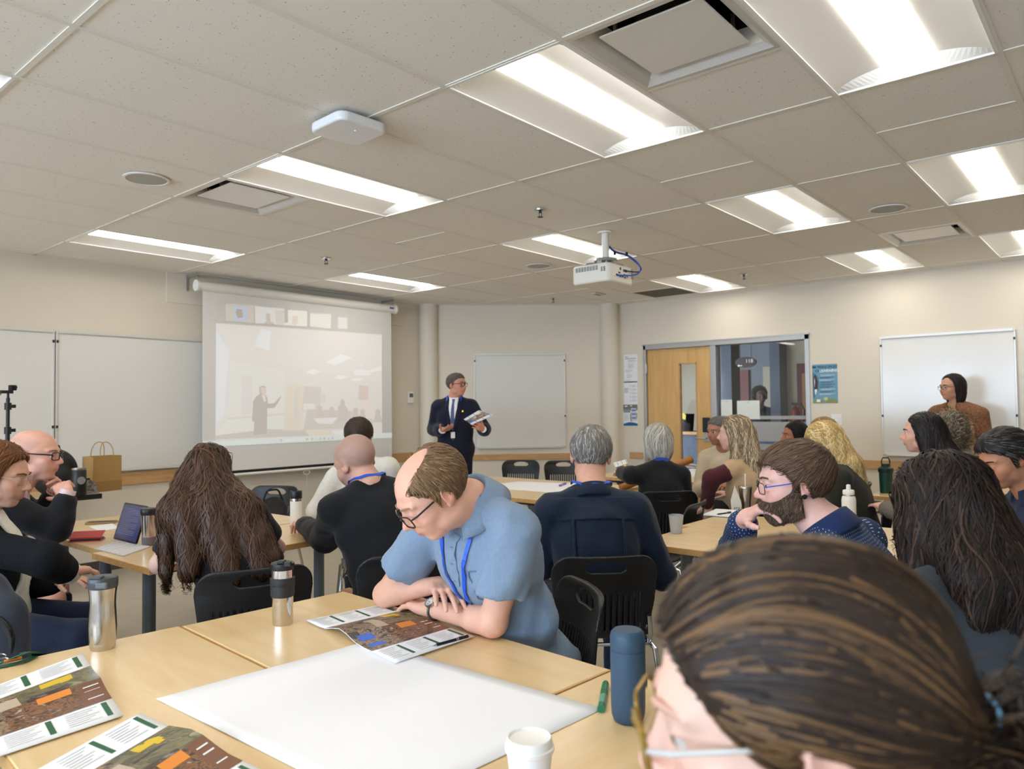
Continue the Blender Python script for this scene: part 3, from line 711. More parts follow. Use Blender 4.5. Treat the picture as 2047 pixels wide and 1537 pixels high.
# panel on the wall behind the screen casing
x0 = at(332,575,y=YL)[0]; x1 = at(804,620,y=YL)[0]; z0 = at(332,604,y=YL)[2]
MB().box((x0,YL-.012,z0),(x1,YL,HC)).obj('trim_7', MATS['wall_paint'], bevel=.002, kind='structure')
c = at(819,795,y=YL); th = empty('thermostat', (c[0],YL,c[2]-.07), label='small white thermostat with grey display on the wall right of the screen', cat='thermostat')
MB().box((-.045,-.03,0),(.045,0,.145)).obj('body', MATS['white_plastic'], th, bevel=.008); bx('display', (-.03,-.032,.075), (.03,-.029,.125), mat('lcd_grey',(96,104,92),.3), th)
# ------------------------------------------------------------------ projector on its pole
pc = at(1210,464,z=HC); pj = empty('ceiling_projector', tuple(pc), label='white projector hanging from a ceiling pole with blue cables', cat='projector')
mat('proj_white', (232,228,216), .45)
pz = at(1215,548,dep=float((pc-CAMPOS)@FW))[2]-HC
MB().lathe([(.062,0),(.06,-.012),(.028,-.014),(.028,pz+.1)], 28).obj('pole', MATS['proj_white'], pj, smooth=True)
MB().lathe([(.085,pz+.115),(.09,pz+.1),(.085,pz+.092)], 20, sx=1.1).box((-.09,-.02,pz+.06),(.09,.02,pz+.095)).box((-.02,-.09,pz+.06),(.02,.09,pz+.09)).obj('mount_head', MATS['alu'], pj)
for a, b_ in ((-.14,-.1),(.14,-.1),(-.14,.12),(.14,.12)): MB().tube([(a*.4,b_*.4,pz+.085),(a*.8,b_*.8,pz+.075),(a,b_,pz+.04)], .007, 7).obj('mount_arm', MATS['alu'], pj, smooth=True)
body = MB().prism(rrect(.37,.34,.045), .145, lambda v: A(v[0]+.0,v[1]+.03,v[2]+pz-.09)).obj('case', MATS['proj_white'], pj, bevel=.02, bseg=3)
for k in range(8):
    for r_ in range(5): bx('vent_slot', (-.187,.155-.026*k-.02,pz+.004+.007*r_), (-.183,.155-.026*k,pz+.0075+.007*r_), MATS['dark_metal'], body)
for k in range(2):
    for r_ in range(4): bx('vent_slot', (-.186,-.075-.022*k-.015,pz-.012+.009*r_), (-.182,-.075-.022*k,pz-.007+.009*r_), MATS['black_matte'], body)
bx('port_panel', (-.12,-.1435,pz-.045), (.135,-.139,pz+.04), mat('port_white',(240,236,226),.4), body, bevel=.006)
for (x,z,w_,h_) in ((-.03,.02,.02,.02),(.02,.012,.05,.02),(-.05,-.012,.03,.012),(-.085,-.032,.03,.014),(-.03,-.04,.014,.012),(.0,-.035,.02,.014),(.03,-.02,.02,.012),(.035,-.04,.02,.012),(.07,-.03,.012,.012)):
    bx('port', (x,-.145,pz+z-h_/2), (x+w_,-.142,pz+z+h_/2), mat('port_dark',(60,58,60),.5), body)
for r_ in range(9): bx('vent_slot', (.142,-.143,pz-.04+.009*r_), (.168,-.139,pz-.036+.009*r_), mat('vent_tan',(150,130,95),.6), body)
MB().lathe([(.04,0),(.04,.03),(.03,.032),(.028,.01)], 24, (0,0,0), lambda v: A(.08+v[0], .195+v[2], pz-.005+v[1])).obj('lens', MATS['black_plastic'], pj, smooth=True)
def sag(pts, n=24):
    pts = np.asarray(pts,float); t_ = np.linspace(0,1,len(pts)); tt = np.linspace(0,1,n); 
    P = np.stack([np.interp(tt,t_,pts[:,i]) for i in range(3)],1)
    for _ in range(3): P[1:-1] = (P[:-2]+2*P[1:-1]+P[2:])/4
    return P
bl = mat('cable_blue',(30,84,190),.45)
MB().tube(sag([(.02,-.02,pz+.22),(.05,-.05,pz+.17),(.14,-.1,pz+.165),(.21,-.14,pz+.12),(.22,-.19,pz+.05),(.15,-.2,pz-.02),(-.03,-.16,pz-.035),(-.07,-.145,pz-.035)]), .006, 8).obj('cable', bl, pj, smooth=True)
MB().tube(sag([(.02,-.02,pz+.21),(.05,-.05,pz+.165),(.14,-.1,pz+.16),(.23,-.13,pz+.11),(.25,-.18,pz+.05),(.19,-.18,pz+.012),(.05,-.15,pz+.012)]), .005, 8).obj('cable', MATS['black_plastic'], pj, smooth=True)
for q in ((.05,-.05,pz+.165),(.145,-.1,pz+.163)): MB().lathe([(.011,-.014),(.011,.014)], 10, q).obj('cable_strap', MATS['black_matte'], pj, smooth=True)
# ------------------------------------------------------------------ door, side light, corridor beyond
yM0, yM1 = at(1421,760,x=XR)[1], at(1432,760,x=XR)[1]          # mullion
yJ = at(1292,760,x=XR)[1]; zH = 2.165
dr = empty('door_1', (XR+.05, (DY0+DY1)/2, 0)); dr['kind'] = 'structure'
def dp(m, nm, mt, parent=None, **k):
    o = m.obj(nm, MATS[mt] if isinstance(mt,str) else mt, parent or dr, loc=(XR+.05,(DY0+DY1)/2,0), **k); o.location = (0,0,0); return o
f = MB(); x0, x1 = XR-.012, XR+.13
f.box((x0,yJ,0),(x1,DY1,DZ)).box((x0,DY0,0),(x1,DY0+.05,DZ)).box((x0,yM1,0),(x1,yM0,zH)).box((x0,DY0,zH),(x1,DY1,DZ)).box((x0,DY0+.05,0),(x1,yM1,.12))
dp(f, 'frame', 'alu', bevel=.003)
dp(MB().box((XR-.02,DY0-.01,DZ-.004),(XR-.002,DY1+.01,DZ+.012)), 'head_trim', 'alu')
# leaf with vision panel
ly0 = at(1355,760,x=XR)[1]; ly1 = at(1391,760,x=XR)[1]; lz1 = at(1372,725,x=XR)[2]; lz0 = .12
lf = MB(); xa, xb = XR+.03, XR+.075
lf.box((xa,ly0,.01),(xb,yJ-.004,zH-.004)).box((xa,yM0+.004,.01),(xb,ly1,zH-.004)).box((xa,ly1,lz1),(xb,ly0,zH-.004)).box((xa,ly1,.01),(xb,ly0,lz0))
leaf = dp(lf, 'leaf', 'maple_door')
g_ = MB(); e = .014
g_.box((xa-.006,ly0-e,lz0),(xb,ly0,lz1)).box((xa-.006,ly1,lz0),(xb,ly1+e,lz1)).box((xa-.006,ly1,lz1-e),(xb,ly0,lz1)); dp(g_, 'glazing_bead', 'maple_rail', leaf)
dp(MB().box((XR+.05,ly1,lz0),(XR+.055,ly0,lz1)), 'pane', 'window_glass', leaf)
hy = at(1411,850,x=XR)[1]; hz = at(1411,850,x=XR)[2]
dp(MB().box((XR+.0,hy-.048,hz-.085),(XR+.03,hy+.048,hz+.095)), 'keypad_lock', 'black_plastic', leaf, bevel=.008)
dp(MB().box((XR+.015,hy-.05,hz-.2),(XR+.03,hy+.04,hz-.085)), 'lock_plate', 'alu', leaf, bevel=.004)
dp(MB().tube([(XR+.02,hy,hz-.16),(XR-.04,hy,hz-.16),(XR-.045,hy+.03,hz-.16),(XR-.045,hy+.13,hz-.155)], .011, 10), 'lever_handle', 'alu', leaf, smooth=True)
for zz in (1.92, 1.05, .25): dp(MB().box((XR-.004,yJ-.012,zz-.06),(XR+.035,yJ+.016,zz+.06)).tube([(XR-.004,yJ+.0,zz-.06),(XR-.004,yJ+.0,zz+.06)], .009, 8), 'hinge', 'alu', leaf)
# side light glass with frosted film bands and taped papers
wn = empty('window_6', (XR+.05, (DY0+yM1)/2, 0)); wn['kind'] = 'structure'
def wp(m, nm, mt, **k):
    o = m.obj(nm, MATS[mt] if isinstance(mt,str) else mt, wn, loc=(XR+.05,(DY0+yM1)/2,0), **k); o.location = (0,0,0); return o
wp(MB().box((XR+.056,DY0+.05,.12),(XR+.062,yM1,zH)), 'pane', 'window_glass')
mat('frost_film', (168,168,166), .55, spec=.3)
for a, b_ in ((831,838),(843,882),(887,899),(1010,1030)):
    za = at(1520,a,x=XR+.05)[2]; zb = at(1520,b_,x=XR+.05)[2]; wp(MB().box((XR+.053,DY0+.05,zb),(XR+.056,yM1,za)), 'frosted_band', 'frost_film')
for (pa, qa, pb, qb, lab) in ((1441,799,1464,831,'pale green-white notice taped on the glass beside the door'), (1473,801,1519,838,'white blank sheet taped on the side-light glass')):
    a = at(pa,qa,x=XR+.05); b_ = at(pb,qb,x=XR+.05); n = empty('taped_notice', (XR+.05,(a[1]+b_[1])/2,b_[2]), label=lab, cat='notice')
    MB().box((XR+.0505,b_[1],b_[2]),(XR+.0515,a[1],a[2])).obj('sheet', mat('notice_paper',(228,232,224),.7), n, loc=tuple(n.location)).location = (0,0,0)
    MB().box((XR+.0495,(a[1]+b_[1])/2-.02,a[2]-.03),(XR+.0505,(a[1]+b_[1])/2+.02,a[2]-.01)).obj('tape', mat('tape',(214,214,190),.4), n, loc=tuple(n.location)).location = (0,0,0)
# corridor shell
CX1, CY0, CY1, CH = 12.6, -.5, 7.6, 2.5
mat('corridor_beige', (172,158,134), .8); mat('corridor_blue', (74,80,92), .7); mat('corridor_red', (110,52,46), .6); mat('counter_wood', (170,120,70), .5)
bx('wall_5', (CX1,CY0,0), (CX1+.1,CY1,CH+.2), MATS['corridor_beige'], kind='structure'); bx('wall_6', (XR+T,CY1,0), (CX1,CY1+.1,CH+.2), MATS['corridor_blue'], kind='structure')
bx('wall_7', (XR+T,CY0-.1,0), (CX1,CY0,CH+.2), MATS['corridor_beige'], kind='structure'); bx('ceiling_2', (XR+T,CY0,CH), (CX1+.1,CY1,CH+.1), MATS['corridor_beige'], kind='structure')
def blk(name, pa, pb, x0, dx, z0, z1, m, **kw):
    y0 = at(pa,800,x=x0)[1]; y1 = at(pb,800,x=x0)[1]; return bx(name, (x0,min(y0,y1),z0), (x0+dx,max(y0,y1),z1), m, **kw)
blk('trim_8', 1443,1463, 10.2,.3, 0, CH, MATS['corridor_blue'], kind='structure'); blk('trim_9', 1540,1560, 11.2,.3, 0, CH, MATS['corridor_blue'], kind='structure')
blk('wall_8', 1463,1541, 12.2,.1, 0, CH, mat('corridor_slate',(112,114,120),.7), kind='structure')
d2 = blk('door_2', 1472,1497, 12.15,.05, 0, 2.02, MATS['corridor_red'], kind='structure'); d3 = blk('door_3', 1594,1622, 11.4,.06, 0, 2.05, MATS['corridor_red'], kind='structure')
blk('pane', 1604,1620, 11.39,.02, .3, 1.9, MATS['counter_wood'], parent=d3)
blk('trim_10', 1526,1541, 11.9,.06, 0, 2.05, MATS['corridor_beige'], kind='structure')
cn = empty('reception_counter', (10.1, 4.6, 0), label='blue-grey reception counter with wood top seen through the door glass', cat='counter')
bx('front_panel', (-.0,-.9,0), (.5,.9,1.0), MATS['corridor_blue'], cn); bx('counter_top', (-.05,-.95,1.0), (.55,.95,1.05), MATS['counter_wood'], cn, bevel=.01); bx('kick_panel', (-.01,-.9,0), (0,.9,.1), MATS['black_matte'], cn)
p_ = at(1378,820,x=10.3); bn = empty('waste_bin', (p_[0],p_[1]+.05,1.05), label='dark tapered bin with a yellow leaf tag on the counter behind the door glass', cat='bin')
MB().lathe([(.0,0),(.1,0),(.12,.26),(.11,.26),(.095,.02),(.0,.02)], 20).obj('bucket', MATS['black_matte'], bn, smooth=True); MB().prism([(-.03,-.05),(.04,-.03),(.05,.03),(0,.06),(-.04,.02)], .006, lambda v: A(-.13+v[2],-.02+v[0],.22+v[1])).obj('leaf_tag', mat('leaf_yellow',(196,170,40),.6), bn)
for px_, py_, r_ in ((1504,698,.13),(1468,710,.12),(1522,716,.08),(1565,686,.14)):
    c = at(px_, py_, z=CH); 
    if c[0] > CX1-.2: c = at(px_, py_, x=CX1-.6); c[2] = CH
    t = empty('corridor_downlight', (c[0],c[1],CH), label='round corridor downlight seen through the glass at %s' % {1504:'centre',1468:'left',1522:'lower centre',1565:'right, beside the long fitting'}[px_], cat='downlight', group='corridor downlights')
    MB().lathe([(.0,-.012),(r_,-.012),(r_,-.004)], 24).obj('lens', mat('downlight_lens',(255,244,226),.5,emit=((255,244,226),6.)), t); MB().lathe([(r_,-.014),(r_+.02,-.014),(r_+.02,0),(r_,0)], 24).obj('rim', MATS['white_plastic'], t)
c = at(1580,686,z=CH); t = empty('corridor_light', (c[0],c[1],CH), label='long corridor ceiling fitting at the top right of the glass', cat='ceiling light')
bx('lens', (-.3,-.08,-.02), (.3,.08,-.005), MATS['downlight_lens'], t); bx('frame', (-.32,-.1,-.006), (.32,.1,0), MATS['white_plastic'], t)
c = at(1490,724,x=10.0); sg = empty('room_sign', (10.0,c[1],c[2]), label='hanging brown oval corridor sign reading 118 with an arrow', cat='sign')
MB().prism([( .15*math.cos(a), .075*math.sin(a)) for a in np.linspace(0,2*math.pi,33)[:-1]], .03, lambda v: A(v[2],-v[0],v[1])).obj('plate', mat('sign_brown',(52,36,30),.5), sg)
text_mesh('number', '118', .075, mat('sign_white',(214,210,200),.6,emit=((214,210,200),.25)), lambda v: A(-.003-v[2],-v[0],v[1]-.01), sg, ax='LEFT')
MB().prism([(-.07,0),(-.045,.02),(-.045,.006),(0,.006),(0,-.006),(-.045,-.006),(-.045,-.02)], .002, lambda v: A(-.004-v[2],-v[0]+.045,v[1]-.045)).obj('arrow', MATS['sign_white'], sg)
for yy in (-.08,.08): MB().tube([(.015,yy,.06),(.015,yy,CH-c[2])], .004, 6).obj('hanger', MATS['dark_metal'], sg)
c = at(1590,820,x=10.9); ex = empty('fire_extinguisher', (10.9,c[1],.0), label='red fire extinguisher on its stand in the corridor', cat='extinguisher')
MB().lathe([(.0,.95),(.065,.95),(.065,1.32),(.04,1.38),(.02,1.4),(.02,1.43)], 20).obj('cylinder', mat('ext_red',(150,26,26),.35), ex, smooth=True); bx('stand', (-.08,-.08,0), (.08,.08,.95), mat('stand_grey',(150,150,150),.5), ex)
MB().tube([(0,-.0,1.42),(0,-.08,1.45),(0,-.13,1.35),(0,-.11,1.1)], .01, 8).obj('hose', MATS['black_plastic'], ex, smooth=True); bx('valve', (-.02,-.05,1.42), (.02,.05,1.46), MATS['black_plastic'], ex)

# ------------------------------------------------------------------ paper on the door wall
def sheet(name, pa, qa, pb, qb, label, cat, m):
    a = at(pa,qa,x=XR-.002); b_ = at(pb,qb,x=XR-.002); y0, y1 = a[1], b_[1]; z0, z1 = b_[2], a[2]
    t = empty(name, (XR-.002,(y0+y1)/2,z0), label=label, cat=cat)
    S = MB().box((-.001,y1-(y0+y1)/2,0),(0,y0-(y0+y1)/2,z1-z0)).obj('sheet', m, t)
    W_, H_ = y0-y1, z1-z0
    return t, W_, H_, (lambda u, v, w=.0: A(-.0015-w, W_/2-u*W_, v*H_))
def flat(P, poly, m, t, name, w=.0002):
    V = [P(u,v,w) for u,v in poly]; n = len(V)
    return obj(name, V, [tuple(range(n))], m, t)
def rect(P, u0, v0, u1, v1, m, t, name, w=.0002): return flat(P, [(u0,v0),(u1,v0),(u1,v1),(u0,v1)], m, t, name, w)
ink = mat('ink_grey',(120,120,124),.8); inkd = mat('ink_dark',(60,62,66),.8); grn = mat('print_green',(40,120,60),.7); blu = mat('print_blue',(40,92,150),.7)
def lines(P, t, u0, u1, v0, v1, n, m, nm='text_line', frac=.35):
    h = (v1-v0)/n
    for k in range(n): rect(P, u0, v0+k*h, u1-(.25*(u1-u0) if k % 3 == 0 else 0), v0+k*h+h*frac, m, t, nm)
inkp = mat('ink_pale',(186,186,186),.8)
t, W_, H_, P = sheet('printed_notice', 1247,709,1275,763, 'top white notice with small print on the wall left of the door', 'notice', MATS['paper'])
rect(P,.1,.84,.9,.855,inkd,t,'heading_rule'); lines(P,t,.3,.9,.72,.82,4,inkp); lines(P,t,.3,.75,.5,.68,5,inkp); lines(P,t,.1,.6,.36,.46,3,inkp); lines(P,t,.2,.6,.16,.3,4,inkp); lines(P,t,.1,.5,.04,.1,2,inkp); rect(P,.1,.9,.3,.92,ink,t,'letterhead')
t, W_, H_, P = sheet('printed_notice', 1247,763,1275,808, 'middle white notice with a green banner on the wall left of the door', 'notice', MATS['paper'])
rect(P,0,.955,1,1,grn,t,'banner'); rect(P,.2,.96,.82,.995,mat('print_pale_green',(150,196,150),.7),t,'banner_text')
for r_ in range(5): lines(P,t,.58,.95,.12+.16*r_,.22+.16*r_,4,inkp); rect(P,.42,.14+.16*r_,.52,.2+.16*r_,mat('icon_grey',(206,214,210),.8),t,'icon')
lines(P,t,.03,.35,.5,.74,6,ink)
t, W_, H_, P = sheet('printed_notice', 1246,809,1275,851, 'lower notice with a photographed hand and phone, left of the door', 'notice', MATS['paper'])
rect(P,0,.72,1,1,mat('photo_grey',(120,118,112),.7),t,'photo'); rect(P,.1,.9,.3,.95,MATS['paper'],t,'photo_lamp',.0004); rect(P,.5,.92,.62,.97,MATS['paper'],t,'photo_lamp',.0004); rect(P,.02,.62,.5,.78,mat('photo_slate',(140,150,170),.7),t,'photo_block',.0003)
flat(P,[(.5,.2),(.95,.3),(.98,.55),(.9,.7),(.5,.6),(.48,.4)],mat('photo_skin',(150,100,80),.7),t,'hand_print',.0003); flat(P,[(.55,.24),(.92,.24),(.92,.82),(.55,.84)],mat('phone_print',(196,206,216),.7),t,'phone_print',.0004)
for v in (.34,.52,.7): rect(P,.6,v,.88,v+.06,mat('phone_block',(70,100,170),.7),t,'phone_block',.0005)
lines(P,t,.06,.42,.26,.58,6,inkp); flat(P,[(0,0),(1,0),(1,.1),(.7,.16),(.4,.17),(0,.09)],blu,t,'wave_band',.0003)
t, W_, H_, P = sheet('learning_poster', 1623.5,729,1675.5,805.5, 'blue poster titled principles of learning, right of the door', 'poster', mat('poster_blue',(110,158,182),.6))
navy = mat('poster_navy',(46,74,104),.7); pale = mat('poster_pale',(198,214,220),.7); wht = mat('poster_white',(236,238,236),.7)
TM = lambda u, v: (lambda q: P(u,v)+A(-q[2]*.3-.0004,-q[0],q[1]))
text_mesh('title', 'PRINCIPLES', H_*.095, navy, TM(.21,.895), t, bold=.001); text_mesh('title', 'OF', H_*.085, navy, TM(.12,.8), t, bold=.0008); text_mesh('title', 'LEARNING', H_*.098, wht, TM(.29,.8), t, bold=.0012)
for k in range(9): lines(P,t,.27+.03*(k%3),.9-.06*(k%2),.215+.06*k,.215+.06*k+.045,2,(pale,navy,pale)[k%3] if k%2 == 0 else navy,'poster_line',.5)
flat(P,[(.0,.15),(.06,.12),(.2,.3),(.27,.48),(.24,.66),(.14,.76),(0,.8)],mat('poster_mid',(84,128,152),.7),t,'arch',.0002)
flat(P,[(.1,.2),(.14,.3),(.2,.34),(.22,.55),(.16,.7),(.1,.74),(.04,.66),(.03,.5),(.06,.32)],mat('feather',(74,58,58),.7),t,'feather',.0004); flat(P,[(.11,.2),(.17,.3),(.18,.36),(.08,.36),(.08,.3)],wht,t,'feather_tip',.0006); flat(P,[(.07,.4),(.1,.55),(.09,.66),(.07,.58)],wht,t,'feather_barb',.0006)
hill = mat('poster_hill',(138,146,96),.7); flat(P,[(0,0),(.48,0),(.46,.03),(.3,.12),(.16,.13),(.06,.08),(0,.04)],hill,t,'hill',.0003); flat(P,[(.46,.0),(1,0),(1,.04),(.9,.1),(.76,.13),(.62,.1),(.52,.04)],hill,t,'hill',.0003)
flat(P,[(.52+.075*math.cos(a),.115+.045*math.sin(a)) for a in np.linspace(0,2*math.pi,17)[:-1]],mat('poster_sun',(214,206,110),.7),t,'sun',.0004); rect(P,.15,.03,.3,.1,wht,t,'emblem',.0005); rect(P,0,.905,.16,.955,navy,t,'emblem',.0005)
c = at(1672.5,839,x=XR); t = empty('light_switch', (XR,c[1],c[2]-.06), label='white double light-switch plate right of the door', cat='light switch')
bx('plate', (-.008,-.058,0), (0,.058,.12), MATS['white_plastic'], t, bevel=.004); bx('toggle', (-.02,.02,.05), (-.006,.032,.068), mat('toggle_tan',(176,130,96),.5), t); bx('rocker', (-.013,-.04,.03), (-.006,-.014,.09), MATS['white_enamel'], t, bevel=.003)
c = at(1752,1014,x=XR); t = empty('wall_outlet', (XR,c[1],c[2]-.06), label='grey outlet plate with two sockets low on the door wall', cat='outlet')
bx('plate', (-.008,-.045,0), (0,.045,.13), mat('outlet_grey',(96,92,84),.5), t, bevel=.003)
for z in (.035,.092): MB().prism(rrect(.036,.036,.016), .005, lambda v, z=z: A(-.008-v[2],v[0],z+v[1])).obj('socket', mat('socket_cream',(222,208,160),.5), t); 
# ------------------------------------------------------------------ things on the tables
def on(px_, py_, z=TZ): q = at(px_, py_, z=z); return A(q[0], q[1], z)
CAMYAW = YAW-math.pi/2
def bottle(name, px_, py_, label, cat, parts, rz=0., z=TZ, xy=None):
    c = on(px_, py_, z) if xy is None else A(xy[0],xy[1],z); t = empty(name, tuple(c), YAW-math.pi/2+rz, label=label, cat=cat)
    for nm, prof, m in parts: MB().lathe(prof, 36).obj(nm, MATS[m] if isinstance(m,str) else m, t, smooth=True)
    return t
mat('mug_steel', (196,192,186), .22, metal=1., bump=(240,.03,(1,1,.03)))
mat('lid_grey', (62,66,70), .4); mat('lid_black', (24,25,27), .38)
# curvy tumbler, foreground left
t = bottle('travel_tumbler', 207, 1297, 'curvy brushed-steel travel tumbler with a grey lid, foreground left', 'tumbler', [
 ('body', [(.0,0),(.028,0),(.03,.006),(.032,.03),(.0335,.06),(.032,.095),(.0305,.12),(.0315,.145),(.034,.165),(.034,.166)], 'mug_steel'),
 ('lid', [(.034,.164),(.0352,.168),(.0358,.18),(.036,.186),(.0355,.187),(.035,.192),(.032,.194),(.0,.196)], 'lid_grey')], xy=at(205,1296,z=TZ)[:2])
bx('lid_spout', (-.02,-.033,.192), (.012,-.012,.2), MATS['lid_grey'], t, bevel=.003); bx('lid_button', (.0,-.0385,.168), (.03,-.028,.185), mat('lid_light',(96,100,104),.4), t, bevel=.004)
text_mesh('maker_print', 'contigo', .0095, mat('print_silver',(226,224,220),.4), lambda v: A(.0295*math.sin((v[0]-.002)/.0295+.35), -.0312*math.cos((v[0]-.002)/.0295+.35)-.0006, .014+v[1]), t, ax='CENTER', depth=.0002)
t.scale = (1.13,1.13,1.08)
# second steel mug with a dark grip band
t = bottle('travel_mug', 565, 1247, 'straight steel travel mug with black rubber grip band and black lid', 'mug', [
 ('body', [(.0,0),(.0285,0),(.0295,.004),(.033,.15),(.0335,.165)], mat('mug_polished',(206,202,196),.12,metal=1.)),
 ('grip_band', [(.0322,.083),(.0345,.085),(.0362,.13),(.0362,.138),(.0338,.14)], mat('grip_black',(34,35,37),.55)),
 ('lid', [(.0338,.163),(.0345,.165),(.035,.176),(.0345,.182),(.03,.184),(.0,.184)], 'lid_black')])
bx('lid_slider', (-.008,-.03,.184), (.012,.0,.192), MATS['lid_black'], t, bevel=.002); bx('lid_tab', (.014,-.034,.176), (.034,-.018,.19), MATS['lid_black'], t, bevel=.002)
text_mesh('maker_emboss', 'bodum', .015, MATS['lid_black'], lambda v: A(.0358*math.sin(v[0]/.0358), -.0358*math.cos(v[0]/.0358)-.0004-v[2], .116+v[1]), t, ax='CENTER', depth=.0006)
t.scale = (1.08,1.08,1.08)
# dark blue bottle
t = bottle('insulated_bottle', 1257, 1440, 'matte dark blue insulated bottle with rounded lid in front of the nearest head', 'bottle', [
 ('body', [(.0,0),(.024,0),(.029,.004),(.032,.014),(.033,.03),(.033,.138)], mat('bottle_blue',(44,72,94),.5,bump=(500,.05))),
 ('lid', [(.0328,.1385),(.0331,.141),(.0331,.162),(.031,.171),(.026,.176),(.014,.177),(.0,.177)], 'bottle_blue')]); t.scale = (1.16,1.16,1.13)
# paper cup with lid at the bottom edge
t = bottle('paper_cup', 1060, 1560, 'white takeaway cup lid at the bottom edge', 'cup', [
 ('cup', [(.0,0),(.028,0),(.04,.1)], 'paper'),
 ('lid', [(.041,.098),(.043,.1),(.043,.106),(.0405,.108),(.039,.12),(.037,.122),(.034,.118),(.012,.116),(.0,.116)], 'white_plastic')], xy=at(1060,1615,z=TZ)[:2])
bx('sip_hole', (.012,-.028,.117), (.018,-.025,.1175), MATS['lid_grey'], t)
# green marker
def marker(px0, py0, px1, py1, label, col, r=.0085, z=TZ):
    a = on(px0,py0,z)+A(0,0,r); b_ = on(px1,py1,z)+A(0,0,r); d_ = nrm(b_-a); t = empty('marker_pen', (a[0],a[1],z), label=label, cat='marker')
    a = A(0,0,r); L_ = np.linalg.norm(on(px1,py1,z)-on(px0,py0,z)); m = mat('ink_'+'_'.join(map(str,col)), col, .35)
    MB().tube([a, a+d_*L_*.6], r, 14).obj('barrel', m, t, smooth=True); MB().tube([a+d_*L_*.6, a+d_*L_*.95, a+d_*L_], [r*1.06,r*1.02,r*.8], 14).obj('cap', m, t, smooth=True); MB().tube([a+d_*L_*.15, a+d_*L_*.45], r*1.03, 14).obj('label_band', mat('band_'+'_'.join(map(str,col)), tuple(min(255,int(v*.6+90)) for v in col), .4), t, smooth=True)
    return t
marker(1202,1425,1211,1372,'green marker pen beside the dark blue bottle',(20,110,74)); marker(1119,973,1131,968,'purple marker pen on the white paper in front of the speaker',(120,80,170),.01)
# large paper sheets
def paper_sheet(name, pts, label, z=TZ+.0015, curl=0., m='paper', nu=16, nv=16):
    q = [on(x,y,z) if not isinstance(x, np.ndarray) else A(x[0],x[1],z) for x,y in pts]; V = []; Fc = []
    for i in range(nu+1):
        for j in range(nv+1):
            u, v = i/nu, j/nv; p_ = (1-u)*(1-v)*q[0]+u*(1-v)*q[1]+u*v*q[2]+(1-u)*v*q[3]
            e_ = min(u,1-u,v,1-v); V.append(p_+A(0,0,curl*(1+math.sin(7*u+5*v))*max(0,.12-e_)/.12))
    for i in range(nu):
        for j in range(nv): Fc.append((i*(nv+1)+j,(i+1)*(nv+1)+j,(i+1)*(nv+1)+j+1,i*(nv+1)+j+1))
    c = sum(q)/4; o = obj(name, V, Fc, MATS[m], loc=tuple(c), smooth=True, label=label, cat='paper')
    n = np.cross(q[1]-q[0], q[3]-q[0])
    if n[2] < 0: o.data.flip_normals()
    md = o.modifiers.new('thick','SOLIDIFY'); md.thickness = .0012; md.offset = 0; return o
pc0 = on(312,1399); pc1 = on(735,1283); pc2 = on(1205,1418); pc3 = pc0+(pc2-pc1)
paper_sheet('chart_paper', [(pc0,0),(pc1,0),(pc2,0),(pc3,0)], 'large white chart paper sheet on the foreground table', curl=.0008)
paper_sheet('chart_paper', [(950,973),(1035,962),(1200,968),(1120,986)], 'white chart paper sheet on the table in front of the speaker')
paper_sheet('chart_paper', [(1500,1085),(1740,1070),(1800,1125),(1560,1135)], 'white chart paper sheet on the table behind the bearded man')
paper_sheet('chart_paper', [(1352,942),(1402,936),(1425,950),(1372,953)], 'white chart paper sheet on the table beside the grey-bobbed woman')
# brochures: folded booklet with photo band, text columns, green headings
def photo_mat(name, cols, sc, seed):
    m = bpy.data.materials.new(name); m.use_nodes = True; nt, N, L, b = nodes_of(m); tc = N.new('ShaderNodeTexCoord'); mp = N.new('ShaderNodeMapping'); mp.inputs['Location'].default_value = (seed,seed*.7,0); mp.inputs['Scale'].default_value = (1,1.6,1)
    L.new(tc.outputs['Object'], mp.inputs[0]); n = N.new('ShaderNodeTexNoise'); n.inputs['Scale'].default_value = sc; n.inputs['Detail'].default_value = 4; n.inputs['Distortion'].default_value = .9; L.new(mp.outputs[0], n.inputs['Vector'])
    r = N.new('ShaderNodeValToRGB'); r.color_ramp.interpolation = 'LINEAR'; e = r.color_ramp.elements
    for k, c_ in enumerate(cols):
        pos = .3+.4*k/(len(cols)-1)
        if k < 2: e[k].position = pos; e[k].color = lin(c_)
        else: x_ = e.new(pos); x_.color = lin(c_)
    L.new(n.outputs['Fac'], r.inputs[0]); L.new(r.outputs[0], b.inputs['Base Color']); b.inputs['Roughness'].default_value = .35; MATS[name] = m; return m
photo_mat('photo_crowd',[(24,22,24),(54,44,40),(170,140,110),(34,30,34),(206,190,170)],44,1.); photo_mat('photo_field',[(90,84,56),(130,120,84),(70,70,50),(160,150,120)],22,3.); photo_mat('photo_orange',[(24,22,24),(64,48,40),(150,98,58),(44,36,34),(190,170,150)],40,5.); photo_mat('photo_dark',[(28,24,28),(70,50,46),(40,36,40),(170,150,150)],40,7.)
pbrown = mat('photo_brown',(120,76,48),.4); pyel = mat('photo_yellow',(222,186,30),.4); pblue = mat('photo_blue',(38,100,206),.4); dgreen = mat('heading_green',(24,92,56),.5); textg = mat('text_grey',(196,198,200),.7); psand = mat('photo_sand',(190,172,148),.5); porg = mat('photo_or',(228,140,44),.4)
